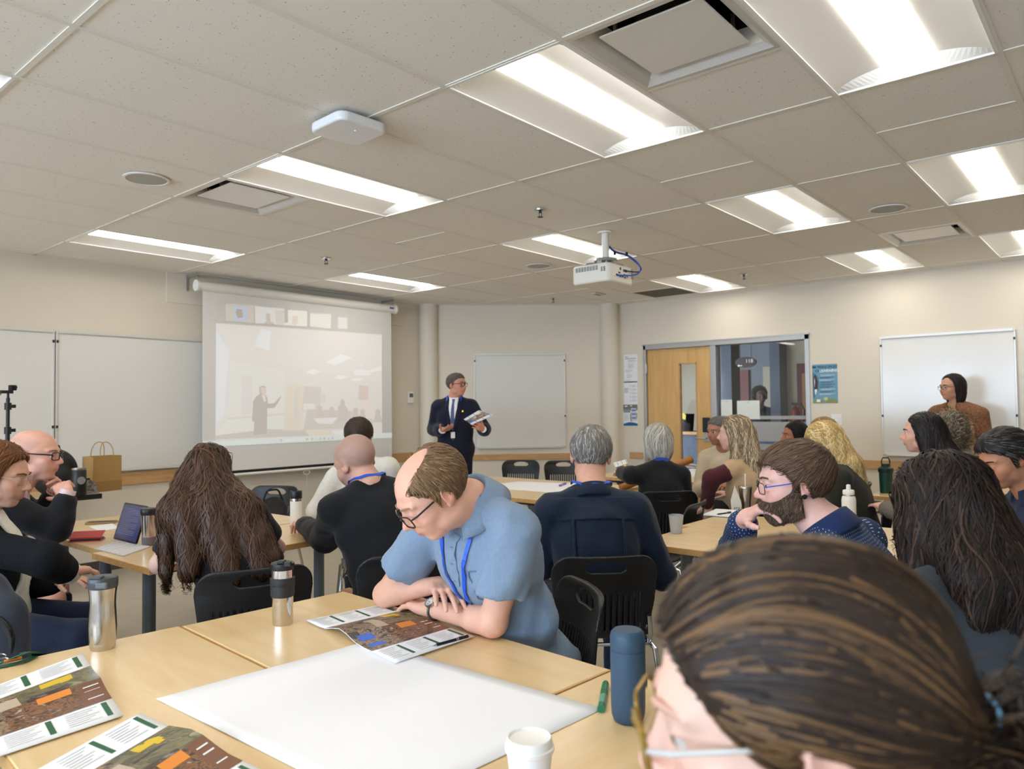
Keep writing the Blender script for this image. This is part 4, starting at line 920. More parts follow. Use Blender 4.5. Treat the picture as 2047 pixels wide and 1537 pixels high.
def booklet(name, c00, c10, c11, c01, label, z=TZ+.0016, lift=None, flip=False, parent_pts=None, detail=1):
    """corners are world points; lift(u,v) gives page height above the flat sheet"""
    q = [np.asarray(v,float) for v in (c00,c10,c11,c01)]; c = sum(q)/4; t = empty(name, tuple(c), label=label, cat='brochure', group='printed event brochures'); nrmv = nrm(np.cross(q[1]-q[0], q[3]-q[0])); 
    if nrmv[2] < 0 and not flip: nrmv = -nrmv
    lift = lift or (lambda u,v: 0.)
    def P(u, v, w=0.): return (1-u)*(1-v)*q[0]+u*(1-v)*q[1]+u*v*q[2]+(1-u)*v*q[3]+nrmv*(lift(u,v)+w)-c
    def patch(u0,v0,u1,v1,m,nm,w=.0006,shape=None):
        nu = max(1,int(abs(u1-u0)*12)); nv = max(1,int(abs(v1-v0)*12)); V = []; Fc = []
        for i in range(nu+1):
            for j in range(nv+1):
                a, b_ = i/nu, j/nv; V.append(P(u0+(u1-u0)*a, v0+(v1-v0)*b_, w))
        for i in range(nu):
            for j in range(nv): Fc.append((i*(nv+1)+j,(i+1)*(nv+1)+j,(i+1)*(nv+1)+j+1,i*(nv+1)+j+1))
        if np.dot(np.cross(V[Fc[0][1]]-V[Fc[0][0]], V[Fc[0][3]]-V[Fc[0][0]]), nrmv) < 0: Fc = [tuple(reversed(f_)) for f_ in Fc]
        return obj(nm, V, Fc, m, t, smooth=True)
    pg = patch(0,0,1,1,MATS['paper'],'pages',0.); md = pg.modifiers.new('thick','SOLIDIFY'); md.thickness = .0015; md.offset = -1
    # layout: bands across u: text column | photos | photos | text column
    patch(.24,0,.5,.52,MATS['photo_crowd'],'photo'); patch(.24,.52,.5,1,MATS['photo_field'],'photo'); patch(.5,.0,.77,.42,MATS['photo_crowd'],'photo'); patch(.54,.06,.72,.24,pblue if detail else MATS['photo_dark'],'photo_figure',.0009); patch(.5,.42,.77,.84,MATS['photo_orange'],'photo'); patch(.5,.84,.77,1,pbrown,'photo')
    patch(.26,.66,.33,.86,pyel,'photo_figure',.001); patch(.30,.78,.36,.84,pyel,'photo_figure',.001); patch(.38,.55,.5,.8,MATS['photo_dark'],'photo_figure',.001); patch(.32,.38,.5,.52,psand,'photo_figure',.001); patch(.5,.6,.57,.8,porg,'photo_figure',.001); patch(.5,.0,.57,.12,MATS['photo_dark'],'photo_figure',.001)
    for k in range(4): patch(.55+.045*k,.87,.56+.045*k,.97,MATS['paper'],'caption_line',.001)
    for (ua,ub) in ((.02,.22),(.79,.98)):
        for va in (.04,.37,.7):
            patch(ua,va+.22,ub-.02,va+.255,dgreen,'heading_block',.0008)
            for k in range(7): patch(ua+.01+.024*k,va,ua+.016+.024*k,va+.19-.03*(k%3),textg,'text_line',.0007)
    return t
# open brochure under the man's arms
bz = TZ+.007
b00, b10, b11, b01 = on(612,1240,bz), on(790,1325,bz), on(948,1272,bz), on(765,1208,bz)
booklet('open_brochure', b00, b10, b11, b01, 'open printed brochure under the arms of the man in the blue polo', lift=lambda u,v: .022*math.sin(math.pi*min(1,max(0,(u-.2)/.45)))**2*(1-.8*v)+.001)
# brochures at left edge
b00, b10, b11, b01 = on(-190,1440,TZ+.003), on(-140,1560,TZ+.003), on(246,1432,TZ+.003), on(165,1308,TZ+.003)
booklet('open_brochure', b00, b10, b11, b01, 'open brochure with photo band at the left edge of the foreground table', lift=lambda u,v: .003+.008*math.sin(math.pi*min(1,max(0,(u-.35)/.3)))**2)
b00, b10, b11, b01 = on(-30,1600,TZ+.004), on(330,1720,TZ+.004), on(560,1560,TZ+.004), on(280,1428,TZ+.004)
booklet('open_brochure', b00, b10, b11, b01, 'open brochure with curling page at the bottom edge of the foreground table', lift=lambda u,v: .004+.016*math.sin(math.pi*min(1,max(0,(u-.2)/.5)))**2*v)
# ballpoint pen on the brochure
def pen(p0, p1, label, r=.0045, m='black_plastic'):
    c = (p0+p1)/2; t = empty('ballpoint_pen', tuple(c), label=label, cat='pen'); d_ = nrm(p1-p0); L_ = np.linalg.norm(p1-p0); a = p0-c
    MB().tube([a+d_*.0, a+d_*.012], [.001,.003], 10).obj('tip', MATS['chrome'], t, smooth=True); MB().tube([a+d_*.012, a+d_*L_*.96], r, 12).obj('barrel', MATS[m], t, smooth=True)
    for s_ in (.62,.66): MB().tube([a+d_*L_*s_, a+d_*(L_*s_+.003)], r*1.08, 12).obj('ring', MATS['chrome'], t, smooth=True)
    MB().tube([a+d_*L_*.7+A(0,0,r*1.3), a+d_*L_*.97+A(0,0,r*1.3)], .0014, 6).obj('clip', MATS['chrome'], t, smooth=True); MB().tube([a+d_*L_*.96, a+d_*L_], r*.7, 10).obj('push_button', MATS['chrome'], t, smooth=True); return t
pen(on(866,1291,TZ+.011), on(938,1271,TZ+.012), 'black ballpoint pen lying on the brochure edge')
# green lanyard with keys, left edge
t = empty('key_lanyard', tuple(on(20,1318)), label='green lanyard with keys and orange tag at the left edge of the table', cat='lanyard'); b0 = on(20,1318)
pth = [on(75,1305,TZ+.004),on(60,1302,TZ+.025),on(40,1308,TZ+.03),on(20,1318,TZ+.012),on(-5,1326,TZ+.006),on(-30,1328,TZ+.006)]
def ribbon(pts, w_, wd=None, th_=.0012, n=28):
    P_ = sag(pts, n); V = []; Fc = []
    for i in range(n):
        T_ = P_[min(i+1,n-1)]-P_[max(i-1,0)]; s_ = nrm(np.cross(T_, A(0,0,1) if wd is None else wd)); u_ = nrm(np.cross(s_, T_))*th_
        for a_, b_ in ((-1,-1),(1,-1),(1,1),(-1,1)): V.append(P_[i]+s_*w_/2*a_+u_*b_)
    for i in range(n-1):
        for k in range(4): Fc.append((i*4+k, i*4+(k+1)%4, i*4+4+(k+1)%4, i*4+4+k))
    return V, Fc
V, Fc = ribbon(pth, .02); obj('strap', np.array(V)-b0, Fc, mat('lanyard_green',(14,86,62),.55), t)
V, Fc = ribbon([on(70,1312,TZ+.004),on(45,1322,TZ+.006),on(15,1330,TZ+.004),on(-20,1336,TZ+.004)], .018); obj('strap', np.array(V)-b0, Fc, MATS['lanyard_green'], t)
MB().tube([on(8,1322,TZ+.012)-b0, on(44,1314,TZ+.014)-b0], .004, 8).obj('orange_tag', mat('tag_orange',(220,120,40),.5), t, smooth=True)
for k, (x_, y_) in enumerate(((2,1312),(8,1320))): MB().tube([on(x_,y_,TZ+.01)-b0+A(.012*math.cos(a),.012*math.sin(a),.004*math.sin(a)) for a in np.linspace(0,2*math.pi,17)[:-1]], .0016, 6, closed=True).obj('key_ring', MATS['chrome'], t, smooth=True)
# ------------------------------------------------------------------ left table: tablet, mug, red case, phone, paper, white bottle
t = empty('tablet_computer', tuple(on(240,1090)), label='dark tablet with open text on a light keyboard cover, left table', cat='tablet'); o_ = on(240,1090)
kq = [on(190,1098), on(247,1113), on(300,1094), on(236,1082)]
V = [k-o_+A(0,0,.001) for k in kq]+[k-o_+A(0,0,.006) for k in kq]; obj('keyboard_cover', V, [(3,2,1,0),(4,5,6,7),(0,1,5,4),(1,2,6,5),(2,3,7,6),(3,0,4,7)], mat('keyboard_grey',(206,206,208),.6), t)
for r_ in range(5):
    for k in range(9):
        u, v = .08+.095*k, .1+.16*r_; p_ = (1-u)*(1-v)*kq[0]+u*(1-v)*kq[3]+u*v*kq[2]+(1-u)*v*kq[1]-o_; bx('key', (p_[0]-.005,p_[1]-.005,.006), (p_[0]+.005,p_[1]+.005,.0075), MATS['white_plastic'], t)
bl_, br_ = on(226,1079)-o_+A(0,0,.006), on(286,1094)-o_+A(0,0,.006); ex_ = br_-bl_; dp_ = float((on(226,1079)-CAMPOS)@FW)
tl_ = at(249,1005,dep=dp_+.05)-o_; ey_ = tl_-bl_; ey_ = ey_/np.linalg.norm(ey_)*.2; ez_ = nrm(np.cross(ex_,ey_)); ex_ = nrm(ex_)*.28
SM = lambda v: bl_+ex_*v[0]+ey_*v[1]+ez_*v[2]
MB().prism(rrect(1,1,.05,4,.5,.5), -.008, SM).obj('slab', mat('tablet_black',(20,22,30),.3), t); 
MB().box((.03,.04,.0002),(.97,.96,.0012),SM).obj('display', mat('display_navy',(40,46,84),.2,emit=((40,46,84),.5)), t)
for k in range(16): MB().box((.1,.86-.045*k,.0012),(.1+.7*(1 if k%4 else .6),.872-.045*k,.0016),SM).obj('text_line', mat('display_text',(96,104,150),.4,emit=((96,104,150),.3)), t)
t = bottle('travel_mug', 297, 1090, 'steel travel mug with black lid behind the tablet on the left table', 'mug', [('body',[(.0,0),(.03,0),(.031,.03),(.033,.05),(.037,.16)],'mug_steel'),('band',[(.0305,.0),(.032,.005),(.034,.045),(.033,.046)],mat('mug_band',(110,104,110),.4)),('lid',[(.0375,.158),(.039,.162),(.04,.185),(.036,.192),(.0,.192)],'lid_black')])
bx('lid_tab', (.03,-.01,.15), (.045,.01,.188), MATS['lid_black'], t, bevel=.003)
t = empty('phone_wallet', tuple(on(174,1080)), .25+YAW-math.pi/2, label='red folding phone wallet on the left table edge', cat='phone case'); bx('lower_cover', (-.08,-.045,0), (.08,.045,.005), mat('wallet_red',(186,28,34),.45), t, bevel=.003); bx('phone', (-.075,-.04,.005), (.075,.04,.013), MATS['dark_metal'], t, bevel=.003)
MB().box((-.08,-.045,0),(.08,.045,.005),lambda v: A(v[0], v[1]*math.cos(.28), .016+v[2]+(v[1]+.045)*math.sin(.28))).obj('upper_cover', MATS['wallet_red'], t, bevel=.002)
t = empty('smartphone', tuple(on(203,1046)), .2+YAW-math.pi/2, label='gold-edged smartphone lying behind the tablet on the left table', cat='phone'); bx('case', (-.085,-.04,0), (.085,.04,.011), mat('phone_gold',(150,124,70),.35,metal=.5), t, bevel=.004); bx('glass', (-.08,-.036,.0105), (.08,.036,.0118), MATS['tablet_black'], t)
paper_sheet('note_sheet', [(178,1052),(200,1062),(240,1056),(225,1046)], 'small white sheet under the gold phone on the left table')
t = bottle('flip_bottle', 592, 1056, 'white insulated bottle with black lid beside the bald man\'s hand', 'bottle', [('body',[(.0,0),(.033,0),(.034,.003),(.034,.16)],'white_plastic'),('base_ring',[(.0335,.0),(.0348,.001),(.0348,.02),(.034,.021)],'mug_steel'),('neck_ring',[(.034,.16),(.0335,.172),(.033,.176)],'mug_steel'),('lid',[(.034,.175),(.0345,.177),(.0345,.215),(.033,.219),(.026,.219),(.025,.205),(.0,.205)],'lid_black')])
# ------------------------------------------------------------------ right table
t = bottle('straw_tumbler', 1491, 1018, 'brushed steel tumbler with a white straw near the bearded man', 'tumbler', [('body',[(.0,0),(.03,0),(.031,.004),(.042,.13),(.043,.14)],'mug_steel'),('lid',[(.0425,.138),(.045,.14),(.045,.152),(.042,.156),(.0,.156)],mat('lid_steel',(186,180,168),.3,metal=1.)),('straw',[(.0035,.1),(.0035,.235),(.0025,.235)],'white_plastic')])
t = empty('snack_bag', tuple(on(1470,1020)), label='crumpled brown and white snack bag beside the straw tumbler', cat='snack bag')
V = [(-.06,0,0),(.0,-.045,0),(.05,.0,0),(0,.04,0),(-.05,.01,.07),(.01,-.03,.06),(.045,.01,.09),(.0,.03,.11),(.01,.01,.16)]
obj('bag', V, [(3,2,1,0),(0,1,5,4),(1,2,6,5),(2,3,7,6),(3,0,4,7),(4,5,8),(5,6,8),(6,7,8),(7,4,8)], mat('kraft_print',(150,100,64),.6), t); obj('printed_flap', [(-.062,-.002,.0),(.0,-.048,.0),(.012,-.034,.062),(-.052,.008,.07),(.004,.004,.165)], [(0,1,2,3),(3,2,4)], mat('flap_white',(226,222,210),.6), t)
RTM = frame_map(A(-.055,-.012,.006), nrm(A(.062,-.046,0)), A(0,0,1)); text_mesh('print', 'EDU', .03, MATS['ink_dark'], lambda v: RTM(v)+A(-.003,-.003,0), t)
t = empty('notebook', tuple(on(1450,1028)), .15, label='white notebook with a dark pen on the table behind the bearded man', cat='notebook'); bx('cover', (-.14,-.1,0), (.14,.1,.004), MATS['dark_metal'], t); bx('pages', (-.138,-.098,.004), (.138,.098,.013), MATS['paper'], t)
pen(on(1432,1028,TZ+.018), on(1462,1024,TZ+.018), 'dark pen lying on the white notebook')
bottle('plastic_cup', 1352, 1066, 'clear plastic cup right of the navy-shirted man\'s shoulder', 'cup', [('cup',[(.0,.0),(.03,0),(.04,.1),(.041,.1),(.039,.1),(.029,.003),(.0,.003)],mat('cup_clear',(235,236,238),.15,trans=.6))])
t = bottle('spout_bottle', 1698, 1052, 'white insulated bottle with spout lid behind the bearded man\'s shoulder', 'bottle', [('body',[(.0,0),(.033,0),(.036,.004),(.0365,.14),(.034,.155),(.028,.165)],'white_plastic'),('steel_ring',[(.0285,.163),(.0292,.165),(.0292,.17),(.0285,.172)],'mug_steel'),('lid',[(.029,.171),(.03,.173),(.03,.19),(.027,.195),(.012,.197),(.011,.22),(.007,.224),(.0,.224)],'white_plastic')]); t.scale = (1.05,1.05,1.05)
t = empty('reading_glasses', tuple(on(1790,1128)), .3, label='folded thin reading glasses on the chart paper at right', cat='glasses')
for sx in (-1,1): MB().tube([(sx*.033+.024*math.cos(a),.004*0,.018+.016*math.sin(a)) for a in np.linspace(0,2*math.pi,19)[:-1]], .0012, 6, closed=True).obj('rim', MATS['dark_metal'], t, smooth=True); MB().tube([(sx*.058,0,.02),(sx*.06,.06,.012),(-sx*.04,.065,.004)], .0012, 6).obj('temple', MATS['dark_metal'], t, smooth=True)
MB().tube([(-.009,0,.022),(.009,0,.022)], .0012, 6).obj('bridge', MATS['dark_metal'], t)
# far tables
t = empty('book_stack', tuple(on(1400,950)), label='thick white booklet with green edge on the far table beside the beige vest', cat='booklet'); bx('pages', (-.1,-.14,0), (.1,.14,.05), MATS['paper'], t); bx('cover', (-.103,-.143,.05), (.103,.143,.053), mat('cover_white',(232,232,228),.5), t); bx('back_cover', (-.103,-.143,-.0), (.103,.143,.003), mat('cover_green',(60,110,80),.5), t)
q0 = on(1378,934); booklet('open_brochure', q0+A(-.12,-.1,.01), q0+A(.12,-.14,.01), q0+A(.16,.08,.03), q0+A(-.08,.12,.01), 'open brochure on the far table in front of the man in cream', detail=0)
q0 = on(1352,930); t = empty('wooden_baton', (q0[0]+.0,q0[1],TZ), label='rounded orange-brown wooden rod beyond the grey-bobbed woman\'s shoulder', cat='wooden rod')
a = at(1345,933,dep=6.15); b_ = at(1384,917,dep=6.2); k_ = (a[2]-TZ-.03)/(b_[2]-a[2]); t.location = tuple(a); MB().tube([A(0,0,0)-(b_-a)*k_, A(0,0,0), (b_-a)*.96, (b_-a)], [.03,.031,.031,.022], 16).obj('rod', mat('rod_wood',(176,112,50),.45), t, smooth=True); MB().tube([(b_-a)*.9,(b_-a)*.93], .0325, 16).obj('end_ring', mat('rod_dark',(140,84,36),.45), t, smooth=True)
t = bottle('shaker_bottle', 1772, 985, 'dark green shaker bottle with carry loop on the far right table', 'bottle', [('body',[(.0,0),(.045,0),(.05,.16)],mat('shaker_green',(18,62,46),.35)),('lid',[(.052,.158),(.055,.162),(.055,.19),(.04,.2),(.03,.205),(.03,.225),(.0,.226)],mat('shaker_lid',(22,48,40),.45))])
MB().tube([(-.03,0,.2),(-.032,0,.25),(-.02,0,.27),(.02,0,.27),(.032,0,.25),(.03,0,.2)], .005, 8).obj('carry_loop', MATS['shaker_lid'], t, smooth=True)
# ------------------------------------------------------------------ side desk at left with bag, pouch, thermos, backpack
dk = at(240,993,z=.78); t = empty('side_desk', (1.6,6.72,0), label='black-edged side desk against the left wall under the whiteboard', cat='desk')
bx('top', (-1.2,-.31,.745), (dk[0]-1.6,.3,.78), MATS['maple_top'], t); bx('edge_band', (-1.2,-.318,.742), (dk[0]-1.6+.008,-.31,.781), MATS['black_plastic'], t); bx('edge_band', (dk[0]-1.6,-.31,.742), (dk[0]-1.6+.008,.3,.781), MATS['black_plastic'], t)
for x in (-1.1,.6):
    bx('leg', (x-.03,-.25,0), (x+.03,-.2,.742), MATS['black_plastic'], t); bx('leg', (x-.03,.2,0), (x+.03,.25,.742), MATS['black_plastic'], t)
DZT = .781; yb = 6.62
c = at(204,990,y=yb); t = empty('gift_bag', (c[0],yb,DZT), .25, label='brown kraft paper bag with twisted handles on the side desk', cat='paper bag')
km = mat('kraft',(176,138,80),.75,bump=(60,.1)); wB, dB, hB = .125, .07, .29
bag = MB(); bag.box((-wB,-dB,0),(wB,dB,.003)); bag.box((-wB,-dB,0),(wB,-dB+.003,hB)).box((-wB,dB-.003,0),(wB,dB,hB)).box((wB-.003,-dB,0),(wB,dB,hB)).box((-wB,-dB,0),(-wB+.003,dB,hB)); bag.obj('bag_body', km, t)
bx('fold_band', (-wB-.002,-dB-.003,.0), (wB+.002,-dB,.085), mat('kraft_dark',(158,120,66),.75), t)
for sy in (-1,1): MB().tube(sag([(-.06,sy*dB*.9,hB-.03),(-.058,sy*dB*.8,hB+.06),(-.03,sy*.04,hB+.115),(.03,sy*.04,hB+.115),(.058,sy*dB*.8,hB+.06),(.06,sy*dB*.9,hB-.03)]), .004, 7).obj('handle', mat('twine',(190,146,84),.8), t, smooth=True)
c = at(173,990,y=yb-.16); t = empty('foil_pouch', (c[0]+.01,yb-.16,DZT), .1, label='dark mountain-print foil pouch beside the kraft bag', cat='pouch')
photo_mat('pouch_print',[(40,34,34),(90,78,76),(150,136,130),(50,44,44)],24,2.); obj('pouch', [(-.06,-.03,0),(.07,-.03,0),(.07,.03,0),(-.06,.03,0),(-.065,-.012,.09),(.065,-.012,.07),(.065,.0,.07),(-.065,.0,.09),(-.03,-.005,.13),(.01,-.005,.12)], [(3,2,1,0),(0,1,5,4),(1,2,6,5),(2,3,7,6),(3,0,4,7),(4,5,9,8),(6,7,8,9),(5,6,9),(7,4,8)], MATS['pouch_print'], t); bx('seal_strip', (-.03,-.008,.115), (.012,-.004,.128), MATS['dark_metal'], t)
c = at(157,992,y=yb-.2); t = empty('black_thermos', (c[0],yb-.2,DZT), label='black thermos with a steel rim behind the clasped hands', cat='thermos')
MB().lathe([(.0,0),(.05,0),(.055,.01),(.055,.19),(.05,.2)], 28).obj('body', MATS['black_plastic'], t, smooth=True); MB().lathe([(.05,.2),(.052,.203),(.052,.215),(.0,.222)], 28).obj('rim', MATS['steel'], t, smooth=True); MB().lathe([(.0,0),(.028,0),(.03,.001)], 20, (0,0,0), lambda v: A(v[0],-.0545-v[2]*.5,.12+v[1])).obj('emblem', mat('emblem_grey',(140,140,136),.5), t)
f = Fld(); f.ell((0,0,.17), (.17,.09,.19), k=.0).ell((0,-.07,.11), (.12,.05,.1), k=.03).fn(lambda P: -P[:,2])
c = at(112,985,y=yb+.05); t = fld_obj('backpack', f, .012, mat('nylon_black',(16,16,18),.6,bump=(200,.2)), lo=A(-.22,-.18,-.02), hi=A(.22,.14,.4)); t.location = (c[0],yb+.08,DZT+.001); tag(t, 'black backpack on the side desk behind the man in the dark suit', 'backpack')
MB().tube(sag([(-.03,0,.35),(-.03,-.01,.39),(.03,-.01,.39),(.03,0,.35)],12), .008, 8).obj('top_loop', MATS['nylon_black'], t, smooth=True); MB().tube(sag([(-.13,-.06,.2),(-.06,-.09,.3),(.06,-.09,.3),(.13,-.06,.2)],16), .004, 6).obj('zip', MATS['dark_metal'], t, smooth=True)
# ------------------------------------------------------------------ small action camera on a stand
yt = 6.1; c = at(16,800,y=yt); zt = at(18,778,y=yt)[2]; t = empty('camera_stand', (c[0],yt,0), .3, label='black telescopic stand with a small action camera at the left edge', cat='camera stand')
MB().tube([(0,0,.25),(0,0,.95)], .017, 12).obj('lower_tube', MATS['black_plastic'], t, smooth=True); MB().tube([(0,0,.9),(0,0,zt-.28)], .014, 12).obj('middle_tube', MATS['black_plastic'], t, smooth=True); MB().tube([(0,0,zt-.3),(0,0,zt-.06)], .012, 12).obj('upper_tube', MATS['black_plastic'], t, smooth=True)
for z in (.93, zt-.29, zt-.12): MB().lathe([(.022,z-.025),(.022,z+.025)], 14).box((.015,-.01,z-.012),(.05,.01,z+.012)).obj('clamp_collar', MATS['black_plastic'], t)
for k in range(3):
    a = 2*math.pi*k/3+.4; MB().tube([(0,0,.75),(.28*math.cos(a),.28*math.sin(a),.33),(.5*math.cos(a),.5*math.sin(a),.015)], .01, 8).obj('leg', MATS['black_plastic'], t, smooth=True)
MB().lathe([(.008,zt-.07),(.008,zt-.03)], 10).box((-.05,-.012,zt-.03),(.03,.012,zt-.008)).obj('head_plate', MATS['black_plastic'], t); bx('camera_body', (.012,-.02,zt-.008), (.05,.02,zt+.03), MATS['black_matte'], t, bevel=.004); MB().lathe([(.011,0),(.011,.008),(.0,.009)], 14, (0,0,0), lambda v: A(.038+v[0]*.9,-.02-v[2],zt+.014+v[1]*.9)).obj('camera_lens', MATS['tablet_black'], t, smooth=True)
MB().tube(sag([(-.04,0,zt-.02),(-.1,0,zt-.1),(-.16,0,zt-.25),(-.14,.02,.9),(-.06,.05,.4)]), .003, 6).obj('cable', MATS['black_plastic'], t, smooth=True)
# ------------------------------------------------------------------ empty chairs
def chair_at(px_, py_, dep, head_az, label):
    q = at(px_, py_, dep=dep); return chair(q[0], q[1], YAW+math.radians(head_az), label)
chair_at(1036,960,8.5,172,'empty black chair beyond the far table, left of the pair'); chair_at(1128,960,8.35,178,'empty black chair beyond the far table, right of the pair')
chair_at(1318,1010,4.9,60,'empty black chair seen edge-on beside the grey-bobbed woman'); chair_at(515,1000,5.85,165,'empty black chair by the left wall with a bag hung on it')
q = at(545,1010,dep=5.75); f = Fld(); f.ell((0,0,0), (.13,.06,.15)).ell((0,-.04,-.03),(.09,.05,.09),k=.03); t = fld_obj('shoulder_bag', f, .012, MATS['nylon_black']); t.location = tuple(q+A(0,0,-.08)); tag(t, 'small black bag leaning on the empty chair by the left wall', 'bag')
MB().tube(sag([(-.1,0,.08),(-.05,0,.2),(.05,0,.2),(.1,0,.08)]), .008, 8).obj('strap', MATS['nylon_black'], t, smooth=True)
# ------------------------------------------------------------------ people
mat('skin', (200,150,120), .5, attr='Col', bump=(260,.06), spec=.35)
mat('hair', (60,45,35), .55, attr='Col', spec=.22)
mat('hair_gloss', (60,45,35), .42, attr='Col', spec=.3)
mat('eye', (240,238,232), .1, attr='Col')
mat('lens_clear', (255,255,255), .02, trans=1.); MATS['lens_clear'].node_tree.nodes['Principled BSDF'].inputs['IOR'].default_value = 1.02
FAB = {}
def fabric(key, col, rough=.85, sc=700, bs=.25, noise=.06, sheen=.1):
    return mat('fabric_'+key, col, rough, noise=(40,noise), bump=(sc,bs), spec=.25, sheen=sheen)
def basis(th, pitch=0., roll=0.):
    f0 = A(math.cos(th),math.sin(th),0); r0 = A(math.sin(th),-math.cos(th),0); z = A(0,0,1)
    f = f0*math.cos(pitch)+z*math.sin(pitch); u = -f0*math.sin(pitch)+z*math.cos(pitch)
    r = r0*math.cos(roll)+u*math.sin(roll); u2 = -r0*math.sin(roll)+u*math.cos(roll)
    return np.stack([r,f,u2],1)            # columns right, forward, up
def tubes(P, r0, G=None, taper=.3, rnd=None):
    """P (N,S,3) strands -> one mesh of narrow tapered locks, turned to face away from the surface (G = outward normals)"""
    N_, S_, _ = P.shape; T = np.gradient(P, axis=1); T /= np.linalg.norm(T,axis=2,keepdims=True)+1e-9
    if G is None: G = np.where(np.abs(T[:,:,2:3]) < .95, A(0,0,1), A(1,0,0))*np.ones_like(P)
    X_ = np.cross(T, G); X_ /= np.linalg.norm(X_,axis=2,keepdims=True)+1e-9; Y_ = np.cross(X_, T)
    s = np.linspace(0,1,S_); rr = (r0*(1-(1-taper)*s**2))[None,:,None]*(np.ones((N_,1,1)) if rnd is None else rnd[:,None,None])
    V = np.stack([P-rr*1.3*X_-rr*.35*Y_, P+rr*.35*Y_, P+rr*1.3*X_-rr*.35*Y_], 2)
    idx = np.arange(N_*S_*3).reshape(N_,S_,3); Q = [np.stack([idx[:,:-1,k], idx[:,:-1,k+1], idx[:,1:,k+1], idx[:,1:,k]],-1).reshape(-1,4) for k in (0,1)]
    return V.reshape(-1,3), np.concatenate(Q)
def strand_obj(name, fn, seeds, flow, parent, loc, n, steps, step, r, col, hi=None, p_hi=.15, off=(-.002,.003), stick=1., mname='hair', seed=1, vary=.3, curl=0., curl_f=60., fall=False, clump=0., clump_fn=None, clump_t=.5, nzs=.18):
    g_ = np.random.default_rng(seed)
    if len(seeds) == 0: return None
    p = seeds[g_.integers(0,len(seeds),n)]+g_.normal(size=(n,3))*.002; o_ = g_.uniform(off[0],off[1],n); ph = g_.uniform(0,6.28,n)
    nz = g_.normal(size=(n,3))*nzs; out = [p.copy()]; prev = None; gs = []
    L_ = g_.uniform(.6,1.15,n)
    for k in range(steps):
        d0, g = grad(fn, p); v = flow(p)+nz; v -= g*((v*g).sum(1)*stick)[:,None]; v /= np.linalg.norm(v,axis=1)[:,None]+1e-9
        if prev is not None: v = v*.6+prev*.4; v /= np.linalg.norm(v,axis=1)[:,None]+1e-9
        gs.append(g); prev = v; p = p+v*(step*L_)[:,None]
        if curl: s_ = np.cross(v,g); p = p+s_*(curl*np.sin(ph+curl_f*step*k))[:,None]*step
        d1 = fn(p); w = np.where(d1 < .03, 1., .35)*stick; p = p-g*(np.clip((d1-o_)*.7*w,-.02,.02))[:,None]
        if fall: far = d1 > .012; prev[far] = prev[far]*.4+A(0,0,-.6)
        out.append(p.copy())
    gs.append(gs[-1]); P = np.stack(out,1); V, Q = tubes(P, r, np.stack(gs,1), rnd=g_.uniform(.6,1.3,n))
    tone = g_.uniform(1-vary,1+vary,(n,1)); C = lin(col)[:3]*tone
    if hi is not None:
        m_ = g_.random(n) < p_hi
        if clump: m_ = (wob(clump_fn(out[0]) if clump_fn else out[0], clump, seed)+.25*g_.normal(size=n)) > clump_t
        C[m_] = np.array(lin(hi)[:3])*tone[m_]
    o = obj(name, V, Q, MATS[mname], parent, loc, smooth=True); set_col(o, np.repeat(C, (steps+1)*3, axis=0)); o.location = (0,0,0); o['kind'] = 'stuff'; return o

def hand_fld(w, d, nrm_, side, curl=.5, spread=.06, thumb=.6, s=1.):
    """w wrist, d finger direction, nrm_ back-of-hand direction, side +1 = thumb towards d x n ... returns field"""
    d = nrm(d); n = nrm(np.asarray(nrm_,float)-d*(np.dot(nrm_,d))); x = np.cross(d,n)*side; f = Fld(); L_ = lambda a,b,c: w+(x*a+d*b+n*c)*s
    cu = curl if hasattr(curl,'__len__') else [curl]*4
    xs = [.03,.01,-.011,-.03]; ln = [(.04,.026,.02),(.045,.029,.022),(.041,.027,.021),(.032,.021,.018)]; ky = [.092,.096,.09,.08]
    for i in range(4):
        f.cone(L_(xs[i]*.55,.0,0), L_(xs[i],ky[i],.004), .0175*s, .0125*s, .008*s)
    f.ell(L_(.024,.03,-.008), A(.017,.03,.014)*s, np.stack([x,d,n],1), .012*s); f.ell(L_(-.022,.035,-.006), A(.012,.035,.012)*s, np.stack([x,d,n],1), .012*s)
    for i in range(4):
        p = L_(xs[i],ky[i],.002); a = 0.; sp = spread*(1.5-i)
        for j in range(3):
            a += cu[i]*(.75,1.1,.7)[j]; v = nrm((d*math.cos(a)-n*math.sin(a))+x*sp); q = p+v*ln[i][j]*s
            f.cone(p, q, (.0098,.0088,.0078)[j]*s, (.0088,.0078,.0066)[j]*s, .003*s); p = q
    p = L_(.026,.022,-.006); a_ = thumb
    for j, l_ in enumerate((.042,.034,.026)):
        v = nrm(x*math.cos(.9-.35*j*a_)*1.0*(1-.3*j*a_)+d*(.55+.35*j)-n*(.25+.25*a_*j)); q = p+v*l_*s; f.cone(p, q, (.0135,.0108,.0098)[j]*s, (.0108,.0098,.0078)[j]*s, .006*s); p = q
    return f

